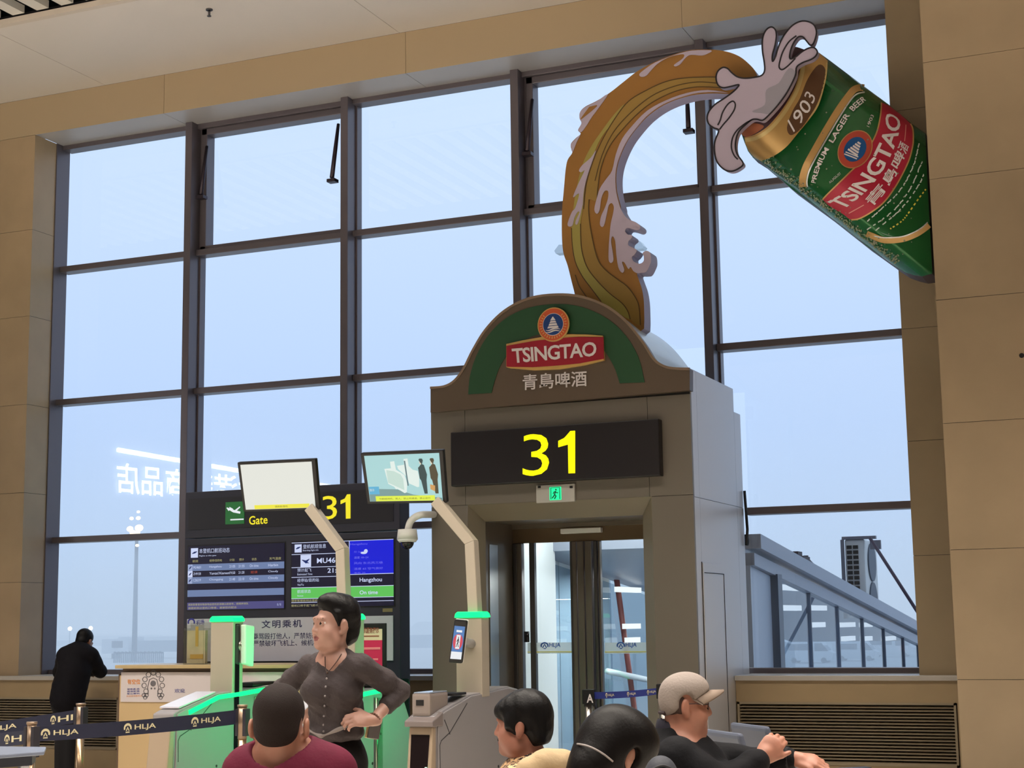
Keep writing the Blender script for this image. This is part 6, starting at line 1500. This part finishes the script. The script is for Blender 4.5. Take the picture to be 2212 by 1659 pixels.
S.ell(O2+u*.045-f*.022, (.084, .100, .088), Mh, .02); S.ell(O2-f*.06-u*.02, (.066, .05, .06), Mh, .02); S.ell(O2+f*.11-u*.02, (.12, .07, .085), Mh, .012, 1)
for q in (-1, 1): S.ell(O2+s*q*.09-f*.01-u*.01, (.02, .024, .036), Mh, .008, 1)
S.mesh('hair', [M_HB], P2, vox=.007)

# ------------------------------------------------ seats (used under the seated travellers too)
M_SEAT = mat('seat_blue_grey', (86, 92, 108), .5); M_SEATD = mat('seat_edge_dark', (44, 46, 58), .5); M_ALU = mat('seat_aluminium', (150, 150, 156), .3, metal=.9)
def seat(x, y, rot, label, group='airport beam seats', arms=True, col=None):
    "one place of a beam seat: base at floor level, facing its local +y"
    t = thing('airport_seat', label, 'seat', (x, y, 0), group); t.rotation_euler.z = rot
    def add(b, nm, m, bev=0): o = b.build(nm, m, None, bev); o.parent = t
    b = MB(); b.prismx([(-.24, .40), (.23, .43), (.25, .45), (.23, .475), (-.20, .445), (-.24, .44)], -.235, .235); add(b, 'seat_pan', col or M_SEAT, .012)
    b = MB(); b.prismx([(-.23, .47), (-.35, .90), (-.355, .92), (-.385, .92), (-.385, .89), (-.265, .46)], -.225, .225); add(b, 'backrest', col or M_SEAT, .014)
    b = MB(); b.box(-.29, .29, -.05, .05, .33, .39); add(b, 'beam', M_ALU, .008)
    for q in (-1, 1):
        b = MB(); b.tube([(q*.27, -.22, .36), (q*.27, -.24, .60), (q*.27, -.1, .655), (q*.27, .18, .655)], .018, 8); b.box(q*.27-.028, q*.27+.028, -.14, .22, .655, .685, bev=.008); add(b, 'armrest', M_SEATD)
        b = MB(); b.tube([(q*.2, .0, .35), (q*.2, .16, .05), (q*.2, .2, .012)], .02, 8).tube([(q*.2, .0, .35), (q*.2, -.2, .05), (q*.2, -.24, .012)], .02, 8); add(b, 'leg', M_ALU)
    return t
def yaw_of(f): return math.atan2(-f[0], f[1])
def seated(q, hipp, fr, r=1., trouser=None, P=None, leg=True):
    "hips, thighs and shins of someone sitting; returns joints"
    s, f, u = fr; out = []
    for sgn in (-1, 1):
        h_ = hipp+s*sgn*.09; kn = h_+f*.42+s*sgn*.05; kn[2] = .53; an = kn+f*.02; an[2] = .09; out.append((h_, kn, an))
    return out
def lower(B, S, J, fr, hipp, mt, P, vox=.012):
    s, f, u = fr; M = np.stack((s, f, u), 1)
    for h_, kn, an in J: B.chain([(h_, .07), (kn, .05), (an, .036)], .03); B.cap(an-UP*.05, an-UP*.055+f*.13, .034, .03, .03)
    S.ell(hipp, (.17, .14, .11), M, .05)
    for h_, kn, an in J: S.chain([(h_, .088), (kn, .068), (an, .058)], .04)
    S.mesh('trousers', [mt], P, vox=vox)
    K = SDF()
    for h_, kn, an in J: K.cap(an-UP*.045, an-UP*.052+f*.15, .042, .036, .03)
    K.mesh('shoes', [M_BLACK], P, vox=.012)
M_JEAN = cloth('trousers_navy', (34, 36, 48))

# ------------------------------------------------ 3. seated man in maroon, from behind
T3 = 5.15; k3 = T3/F_PX
def q3(px, py, dt=0.): return pd(px, py, T3+dt)
g0 = q3(622, 1659); fr3 = facing(186, up=0, roll=0); fr3b = facing(180)
P3 = person('seated man in a maroon top with cropped dark hair, seen from behind', (g0[0], g0[1], 0))
M3 = skin_mats('tan', (160, 110, 90)); O3 = q3(605, 1566, .0); nk3 = q3(612, 1625, .015)
B = SDF(); head(B, O3, fr3, nk3, eyes=False, sc=1.04, chub=.002, jaw=1.0, nr=.056, ear=.088)
sb, ff, ub = fr3b; Mb = np.stack((sb, ff, ub), 1)
hip3 = V3(nk3[0], nk3[1], .56)+ff*.06
shA, shB = q3(530, 1672, .02), q3(722, 1668, .02)
B.ell(q3(620, 1665, .02), (.155, .09, .10), Mb, .05); B.chain([(q3(622, 1700, .03), .13), (hip3, .13)], .05)
arms = []
for sh, sg in ((shA, -1), (shB, 1)):
    el = sh-UP*.29+HR*sg*.05-HF*.02; wr = el+ff*.24-UP*.01-HR*sg*.06; arms.append((sh, el, wr)); B.chain([(sh, .05), (el, .04), (wr, .028)], .03); hand(B, wr, ff, UP, -HR*sg, sc=1.)
J = seated(q3, hip3, fr3b)
S = SDF(); lower(B, S, J, fr3b, hip3, M_JEAN, P3)
B.mesh('body', M3, P3, vox=.006)
M_MAR = cloth('top_maroon', (92, 24, 46), bump=.2); M_MARD = cloth('collar_maroon', (52, 16, 28))
S = SDF(); S.ell(q3(622, 1672, .02), (.19, .115, .115), Mb, .06); S.ell(q3(618, 1642, .02), (.11, .09, .05), Mb, .05)
S.chain([(q3(622, 1700, .04), .165), (hip3+UP*.02, .17)], .06)
for sh, el, wr in arms: S.chain([(sh, .078), (el, .062), (wr-(wr-el)*.12, .05)], .05)
S.ell(O3, (.10, .12, .17), None, .004, 1)
S.mesh('top', [M_MAR], P3, vox=.007, noise=folds(.002, 30, 30, 24))
b = SDF(); b.chain([(nk3-UP*.002, .076), (nk3+UP*.024, .071)], .02); b.cap(nk3+UP*.034, nk3+UP*.14, .066, .068, .004, 1); b.mesh('collar', [M_MARD], P3, vox=.005)
s, f, u = fr3; Mh = np.stack((s, f, u), 1)*1.0; S = SDF()
S.ell(O3+(u*.042-f*.018)*1.06, V3(.080, .099, .088)*1.04, Mh, .02); S.ell(O3+(-f*.052-u*.018)*1.06, V3(.066, .050, .048)*1.06, Mh, .03); S.ell(O3+f*.115-u*.02, (.13, .085, .10), Mh, .012, 1)
for q in (-1, 1): S.ell(O3+s*q*.094-f*.008-u*.016, (.030, .036, .050), Mh, .010, 1)
S.mesh('hair', [mat('hair_cropped', (34, 25, 23), .75, bump=.35, bscale=260, spec=.2)], P3, vox=.005)
seat(hip3[0]+ff[0]*.10, hip3[1]+ff[1]*.10, yaw_of(ff), 'grey airport seat under the man in maroon')

# ------------------------------------------------ 4. seated woman with short black hair
T4 = 6.2; k4 = T4/F_PX
def q4(px, py, dt=0.): return pd(px, py, T4+dt)
fr4 = facing(106, up=0); fr4b = facing(112); g0 = q4(1130, 1659)
P4 = person('seated woman with short black hair and a leopard print blouse, in profile to the left', (g0[0], g0[1], 0))
M4 = skin_mats('rosy', (158, 106, 88)); O4 = q4(1128, 1566, 0); nk4 = q4(1148, 1636, .0)
B = SDF(); head(B, O4, fr4, nk4, eyes=False, sc=1.0, nose=.98)
sb, ff, ub = fr4b; Mb = np.stack((sb, ff, ub), 1); hip4 = V3(nk4[0], nk4[1], .56)+ff*.05-HR*.0
B.ell(q4(1150, 1680), (.14, .085, .09), Mb, .05); B.chain([(q4(1150, 1720), .12), (hip4, .12)], .05)
arms = []
for sg in (-1, 1):
    sh = q4(1150, 1680)+sb*sg*.165; el = sh-UP*.28+ff*.05+sb*sg*.04; wr = el+ff*.22-sb*sg*.05; arms.append((sh, el, wr)); B.chain([(sh, .042), (el, .034), (wr, .024)], .03); hand(B, wr, ff, UP, -sb*sg, sc=.92)
J = seated(q4, hip4, fr4b); S = SDF(); lower(B, S, J, fr4b, hip4, M_JEAN, P4); B.mesh('body', M4, P4, vox=.0055)
def leopard():
    m = mat('blouse_leopard', (198, 160, 116), .7); n = m.node_tree; bs = n.nodes['Principled BSDF']; t = n.nodes.new('ShaderNodeTexCoord'); v = n.nodes.new('ShaderNodeTexVoronoi'); v.inputs['Scale'].default_value = 52
    nz = n.nodes.new('ShaderNodeTexNoise'); nz.inputs['Scale'].default_value = 40; mx = n.nodes.new('ShaderNodeMix'); mx.data_type = 'VECTOR'; mx.inputs[0].default_value = .03
    n.links.new(t.outputs['Object'], mx.inputs[4]); n.links.new(t.outputs['Object'], nz.inputs['Vector']); n.links.new(nz.outputs['Color'], mx.inputs[5]); n.links.new(mx.outputs[1], v.inputs['Vector'])
    r = n.nodes.new('ShaderNodeValToRGB'); e = r.color_ramp.elements; r.color_ramp.interpolation = 'CONSTANT'; e[0].position = 0; e[0].color = rgb((120, 78, 46)); e[1].position = .28; e[1].color = rgb((38, 24, 20)); q = e.new(.52); q.color = rgb((206, 168, 124))
    n.links.new(v.outputs['Distance'], r.inputs[0]); n.links.new(r.outputs[0], bs.inputs['Base Color']); return m
S = SDF(); S.ell(q4(1148, 1684), (.175, .115, .105), Mb, .06); S.cap(nk4-UP*.02, nk4+UP*.012, .078, .064, .03); S.chain([(q4(1150, 1720), .15), (hip4, .155)], .06)
for sh, el, wr in arms: S.chain([(sh, .066), (el, .054), (wr, .045)], .05)
S.cap(nk4+UP*.022-ff*.0, nk4+UP*.1, .058, .06, .006, 1)
S.mesh('blouse', [leopard()], P4, vox=.006)
s, f, u = fr4; Mh = np.stack((s, f, u), 1); S = SDF()
def HW4(a, b_, c): return O4+s*a+f*b_+u*c
S.ell(HW4(0, -.02, .052), (.088, .104, .090), Mh, .03); S.ell(HW4(0, -.068, -.01), (.074, .056, .078), Mh, .03); S.ell(HW4(0, .055, .060), (.066, .050, .040), Mh, .03); S.ell(HW4(0, .085, .045), (.05, .022, .03), Mh, .02)
for q in (-1, 1): S.ell(HW4(q*.066, .02, .0), (.022, .034, .046), Mh, .025)
S.ell(HW4(0, .128, -.035), (.13, .072, .075), Mh, .012, 1)
for q in (-1, 1): S.ell(HW4(q*.088, -.012, -.024), (.020, .024, .036), Mh, .010, 1); S.ell(HW4(q*.085, .04, -.05), (.03, .045, .04), Mh, .01, 1)
S.ell(HW4(0, -.10, -.125), (.12, .08, .05), Mh, .012, 1)
S.mesh('hair', [M_HB], P4, vox=.005, noise=folds(.0013, 120, 120, 60))
seat(hip4[0]+ff[0]*.10, hip4[1]+ff[1]*.10, yaw_of(ff), 'grey airport seat under the woman in leopard print')

# ------------------------------------------------ 5. woman with a mask, head bowed
T5 = 4.8; k5 = T5/F_PX
def q5(px, py, dt=0.): return pd(px, py, T5+dt)
fr5 = facing(-122, up=-26); fr5b = facing(-118); g0 = q5(1290, 1659)
P5 = person('seated dark haired woman with bowed head, white mask strap and cream coat', (g0[0], g0[1], 0))
M5 = skin_mats('fair', (172, 124, 106)); O5 = q5(1335, 1630, .0); nk5 = q5(1285, 1705, .02)
B = SDF(); head(B, O5, fr5, nk5, eyes=False, sc=1.0)
sb, ff, ub = fr5b; Mb = np.stack((sb, ff, ub), 1); hip5 = V3(nk5[0], nk5[1], .56)+ff*.0-HR*.02
B.ell(q5(1270, 1750), (.14, .085, .09), Mb, .05); B.chain([(q5(1265, 1790), .12), (hip5, .12)], .05)
arms = []
for sg in (-1, 1):
    sh = q5(1265, 1750)+sb*sg*.165; el = sh-UP*.27+ff*.08+sb*sg*.03; wr = el+ff*.22-sb*sg*.06; arms.append((sh, el, wr)); B.chain([(sh, .042), (el, .034), (wr, .024)], .03); hand(B, wr, ff, UP, -sb*sg, sc=.92)
J = seated(q5, hip5, fr5b); S = SDF(); lower(B, S, J, fr5b, hip5, M_JEAN, P5); B.mesh('body', M5, P5, vox=.0055)
M_CRM = cloth('coat_cream', (184, 160, 126), bump=.5, bscale=26)
S = SDF(); S.ell(q5(1262, 1752), (.20, .14, .12), Mb, .06); S.chain([(q5(1262, 1790), .19), (hip5, .20)], .06)
for sh, el, wr in arms: S.chain([(sh, .085), (el, .075), (wr, .055)], .05)
S.mesh('coat', [M_CRM], P5, vox=.010, noise=folds(.006, 26, 24, 22))
S = SDF()   # quilted hood lying on her back
for px, py, r in ((1150, 1668, .055), (1180, 1652, .058), (1212, 1652, .056), (1240, 1664, .055), (1262, 1684, .05), (1205, 1690, .075), (1160, 1700, .06), (1240, 1705, .07)): S.ell(q5(px, py, .03), (r, r*.9, r*.85), None, .012)
S.mesh('hood', [M_CRM], P5, vox=.006, noise=folds(.0015, 60, 60, 50))
s, f, u = fr5; Mh = np.stack((s, f, u), 1); S = SDF()
def HW5(a, b_, c): return O5+s*a+f*b_+u*c
S.ell(HW5(0, -.018, .046), (.090, .110, .098), Mh, .03); S.ell(HW5(0, -.07, -.03), (.080, .060, .09), Mh, .04); S.cap(HW5(0, -.075, -.08), nk5-UP*.02-ff*.06, .07, .06, .04); S.ell(HW5(0, .03, .055), (.084, .082, .07), Mh, .05); S.ell(q5(1322, 1622, .01), (.104, .10, .112), np.stack((HR, HF, UP), 1), .05)
S.ell(HW5(0, .130, -.03), (.13, .075, .08), Mh, .012, 1)
for q in (-1, 1): S.ell(HW5(q*.090, -.006, -.012), (.022, .022, .036), Mh, .010, 1)
S.mesh('hair', [mat('hair_dark_brown', (12, 8, 8), .48, bump=.1, bscale=110, spec=.2)], P5, vox=.005, noise=None)
S = SDF(); S.ell(HW5(0, .068, -.052), (.052, .052, .05), Mh, .01); S.ell(HW5(0, .03, -.05), (.075, .062, .11), Mh, .004, 1); S.mesh('mask', [mat('mask_white', (206, 206, 210), .7)], P5, vox=.005)
b = MB(); pts = [(1247, 1607, -.06), (1255, 1608, -.092), (1268, 1611, -.120), (1285, 1618, -.136), (1305, 1630, -.140), (1324, 1645, -.130)]
b.tube(spline([tuple(q5(*p)) for p in pts], 6, False), .0028, 8); b.build('mask_strap', mat('strap_grey', (150, 142, 140), .6), P5)
seat(hip5[0]+ff[0]*.10, hip5[1]+ff[1]*.10, yaw_of(ff), 'grey airport seat under the woman in the cream coat')

# ------------------------------------------------ 6. man in a cap
T6 = 6.05; k6 = T6/F_PX
def q6(px, py, dt=0.): return pd(px, py, T6+dt)
fr6 = facing(-93, up=-2); fr6b = facing(-84); g0 = q6(1470, 1659)
P6 = person('seated man in a beige cap, glasses and black top, hands resting to the right', (g0[0], g0[1], 0))
M6 = skin_mats('warm', (174, 120, 100)); O6 = q6(1480, 1521, .0); nk6 = q6(1466, 1590, .01)
B = SDF(); head(B, O6, fr6, nk6, sc=.98, fs=.9, chub=.008, jaw=1.08, nr=.060)
sb, ff, ub = fr6b; Mb = np.stack((sb, ff, ub), 1); hip6 = V3(nk6[0], nk6[1], .56)+ff*.04
shN, shF = q6(1462, 1640, -.17), q6(1480, 1636, .16)
B.ell(q6(1470, 1632), (.17, .11, .10), Mb, .05); B.chain([(q6(1468, 1680), .14), (hip6, .14)], .05)
elN, elF = q6(1545, 1700, -.20), q6(1590, 1644, .14)
wrN, wrF = q6(1644, 1640, -.05), q6(1712, 1639, .05)
B.chain([(shN, .055), (elN, .045), (wrN, .031)], .03); B.chain([(shF, .055), (elF, .045), (wrF, .030)], .03)
hand(B, wrN, q6(1670, 1608, -.03)-wrN, -HF*.9-HR*.25, HR*.6+UP*.3, curl=(55, 60, 30), thumb=(30, 30), sc=1.06)
hand(B, wrF, q6(1765, 1645, .03)-wrF, UP*.85-HF*.5, HF*.3+HR*.1-UP*.1-HF*1.0, curl=(28, 42, 30), thumb=(25, 25), sc=1.04)
J = seated(q6, hip6, fr6b); S = SDF(); lower(B, S, J, fr6b, hip6, M_JEAN, P6); B.mesh('body', M6, P6, vox=.005)
M_NVY = cloth('top_black', (13, 13, 18), bump=.2)
S = SDF(); S.ell(q6(1466, 1648), (.205, .135, .11), Mb, .05); S.chain([(q6(1466, 1680), .18), (hip6+UP*.03, .20)], .06)
S.ell(q6(1500, 1712, 0), (.18, .17, .17), Mb, .06)
S.chain([(shN, .085), (shN*.4+elN*.6, .075), (elN, .066), (elN*.2+wrN*.8, .048), (elN*.06+wrN*.94, .043)], .04)
S.chain([(shF, .080), (elF, .060), (elF*.25+wrF*.75, .046), (elF*.08+wrF*.92, .042)], .03); S.cap(nk6-UP*.03, nk6+UP*.005, .105, .082, .04)
S.cap(nk6+UP*.025, nk6+UP*.2, .066, .07, .006, 1)
S.mesh('top', [M_NVY], P6, vox=.008, noise=folds(.003, 28, 28, 22))
S = SDF(); c0 = nk6+UP*.004-ff*.006; S.chain([(c0-UP*.012, .080), (c0+UP*.026-ff*.008, .074)], .02); S.cap(c0+UP*.0, c0+UP*.14, .066, .07, .004, 1); S.ell(c0+ff*.085-UP*.0, (.03, .04, .05), Mb, .01, 1); S.mesh('collar', [mat('collar_navy', (30, 28, 44), .8)], P6, vox=.005)
b = MB(); 
ringp = [tuple(c0+UP*(.004-.006*math.cos(a))-ff*.002+(ff*math.cos(a)+sb*math.sin(a))*.0815) for a in [math.radians(50+260*i/30) for i in range(31)]]
b.tube(ringp, .0030, 6); b.build('collar_stripe', mat('stripe_peach', (204, 138, 116), .7), P6)
s, f, u = fr6; Mh = np.stack((s, f, u), 1)
def HW6(a, b_, c): return O6+(s*a+f*b_*.9+u*c)*.975
S = SDF(); S.ell(HW6(0, -.050, -.008), (.068, .044, .046), Mh, .02)
for q in (-1, 1): S.ell(HW6(q*.07, -.03, -.002), (.012, .03, .035), Mh, .012); S.ell(HW6(q*.088, -.008, -.012), (.018, .023, .036), Mh, .008, 1)
S.mesh('hair', [mat('hair_stubble', (70, 50, 44), .8)], P6, vox=.005)
S = SDF(); S.ell(HW6(0, -.010, .040), (.088, .092, .080), Mh, .02); S.ell(HW6(0, .026, .064), (.066, .066, .050), Mh, .03); S.ell(HW6(0, -.052, -.004), (.078, .050, .06), Mh, .03)
ta = .56; fa = f*math.cos(ta)+u*math.sin(ta); ua = u*math.cos(ta)-f*math.sin(ta)
S.ell(HW6(0, 0, .008)-ua*.30, (.5, .5, .30), np.stack((s, fa, ua), 1), .006, 1)
for q in (-1, 1): S.ell(HW6(q*.085, -.006, .006), (.03, .030, .036), Mh, .008, 1)
S.mesh('cap', [mat('cap_beige', (146, 134, 127), .8, bump=.25, bscale=120)], P6, vox=.005)
b = MB(); N = 14; v = []
for i in range(N+1):
    a = -1.25+2.5*i/N; inner_ = HW6(.082*math.sin(a), -.012+.102*math.cos(a), .048+.004*math.cos(a)-.030*(1-math.cos(a))); ext = .070*max(0, math.cos(a))**.5
    outer_ = inner_+f*ext+u*(.006*math.cos(a))-u*.036*(1-math.cos(a)); v += [inner_+u*.004, outer_+u*.001, outer_-u*.006, inner_-u*.010]
fs = []
for i in range(N):
    for j in range(4): fs.append((4*i+j, 4*i+(j+1) % 4, 4*i+4+(j+1) % 4, 4*i+4+j))
b.add(v, fs, 0, True); b.build('cap_brim', mat('cap_brim_tan', (132, 114, 100), .8), P6)
b = MB(); b.ell(HW6(0, -.005, .1195), (.008, .008, .005)); b.build('cap_button', mat('cap_beige'), P6)
b = MB(); sp = [HW6(.074*math.sin(a), -.020-.090*math.cos(a), -.034) for a in [-.6+1.2*i/8 for i in range(9)]]; b.tube([tuple(p) for p in sp], .007, 8); b.build('cap_strap', mat('cap_strap_dark', (54, 40, 42), .7), P6)
# glasses
b = MB()
for q in (-1, 1):
    c = HW6(q*.031, .098, -.002); rim = [tuple(c+(s*.021*math.cos(a)+u*.015*math.sin(a))-f*.006*abs(math.cos(a))) for a in [2*math.pi*i/20 for i in range(21)]]; b.tube(rim, .0018, 6)
    b.tube([tuple(HW6(q*.051, .092, .002)), tuple(HW6(q*.077, .03, .006)), tuple(HW6(q*.082, -.02, .004))], .0022, 6)
b.tube([tuple(HW6(-.010, .101, .002)), tuple(HW6(.010, .101, .002))], .0018, 6)
b.build('glasses', mat('glasses_dark', (70, 44, 40), .3), P6)
b = MB()
for q in (-1, 1):
    c = HW6(q*.031, .0975, -.002); b.add([c+(s*.02*math.cos(a)+u*.014*math.sin(a))-f*.006*abs(math.cos(a)) for a in [2*math.pi*i/20 for i in range(20)]], [list(range(20))])
b.build('lenses', glass_mat('lens_glass', (222, 222, 226)), P6)
b = MB(); dv = (wrF-elF)/np.linalg.norm(wrF-elF); c = elF*.10+wrF*.90; b.tube([tuple(c-dv*.03), tuple(c+dv*.012)], [.047, .046], 20); b.build('cuff', mat('cuff_black', (18, 18, 24), .8), P6)
seat(hip6[0]+ff[0]*.06, hip6[1]+ff[1]*.06, yaw_of(ff), 'grey airport seat under the man in the beige cap')
# empty seats behind the capped man, at the left edge, and the rounded dark seat back in the foreground
def seat_at(px, py, t_, deg, label, **k):
    p = pd(px, py, t_); f_ = facing(deg)[1]; c = p+f_*.37; return seat(c[0], c[1], yaw_of(f_), label, **k)
seat_at(1619, 1560, 8.9, -108, 'empty blue grey airport seat behind the capped man, rightmost')
seat_at(1560, 1568, 8.4, -108, 'empty blue grey airport seat behind the capped man, second from right')
seat_at(1408, 1600, 7.6, -108, 'empty blue grey airport seat half hidden behind the capped man\'s back')
lt = pd(40, 1614, 8.4); TZ = lt[2]
ltb = thing('side_table', 'grey table corner with a dark apron and curved steel leg at the bottom left', 'table', (lt[0]-.1, lt[1], 0))
lp = [pd(100, 1606, 8.4), pd(96, 1613, 8.1), pd(-120, 1640, 7.7), pd(-120, 1602, 8.6)]
slab(MB(), [Vector((p[0], p[1], TZ)) for p in lp], Vector((0, 0, -.02))).build('table_top', mat('table_blue_grey', (112, 120, 138), .35), ltb, bevel=.005)
lp2 = [pd(78, 1612, 8.35), pd(70, 1616, 8.1), pd(-110, 1640, 7.8), pd(-110, 1606, 8.5)]
slab(MB(), [Vector((p[0], p[1], TZ-.02)) for p in lp2], Vector((0, 0, -.05))).build('apron', M_SEATD, ltb)
c = pd(48, 1640, 8.25); b = MB(); b.tube(spline([(c[0]+.02, c[1], TZ-.07), (c[0]-.02, c[1], TZ-.16), (c[0]-.10, c[1], TZ-.3), (c[0]-.06, c[1], .25), (c[0]-.02, c[1], .01)], 6, False), .028, 10); c = pd(-60, 1640, 8.1); b.tube([(c[0], c[1], TZ-.07), (c[0], c[1], .01)], .028, 10); b.build('leg', M_ALU, ltb)
S = SDF(); c = pd(1428, 1668, 4.35); 
hb = thing('backpack', 'dark rounded backpack top beside the woman in the cream coat', 'bag', (c[0], c[1], c[2]-.3))
Mk = np.stack((HR, HF, UP), 1)
S.ell(c-UP*.01, (.034, .05, .045), Mk, .02); S.ell(c-UP*.15, (.06, .06, .18), Mk, .05); S.mesh('bag_body', [mat('backpack_grey', (52, 54, 64), .7, bump=.2)], hb, vox=.005)
b = MB(); b.tube(spline([tuple(c+HR*(-.03)+UP*.01-HF*.046), tuple(c-HF*.05+UP*.022), tuple(c+HR*.03+UP*.01-HF*.046)], 5, False), .004, 6); b.build('piping', mat('piping_dark', (28, 28, 36), .6), hb)
# ================================================================== SHOP ACROSS THE HALL (seen mirrored in the window)
XSH = -17.8
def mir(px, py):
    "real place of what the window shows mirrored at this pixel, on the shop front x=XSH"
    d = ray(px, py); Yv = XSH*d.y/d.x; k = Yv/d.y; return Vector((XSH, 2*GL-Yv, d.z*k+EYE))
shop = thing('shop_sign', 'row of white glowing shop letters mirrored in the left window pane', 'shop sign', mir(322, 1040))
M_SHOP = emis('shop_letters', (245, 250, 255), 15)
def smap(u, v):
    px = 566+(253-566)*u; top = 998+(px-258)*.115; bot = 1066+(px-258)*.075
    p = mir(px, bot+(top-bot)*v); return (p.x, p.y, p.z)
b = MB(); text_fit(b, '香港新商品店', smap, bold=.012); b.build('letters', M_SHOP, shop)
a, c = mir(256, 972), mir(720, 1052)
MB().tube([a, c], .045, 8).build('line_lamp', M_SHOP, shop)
tag(MB().box(XSH-.4, XSH-.06, -3, 9.2, 0, 5.6).build('wall_shop', mat('shop_wall', (150, 150, 156), .5)), kind='structure')
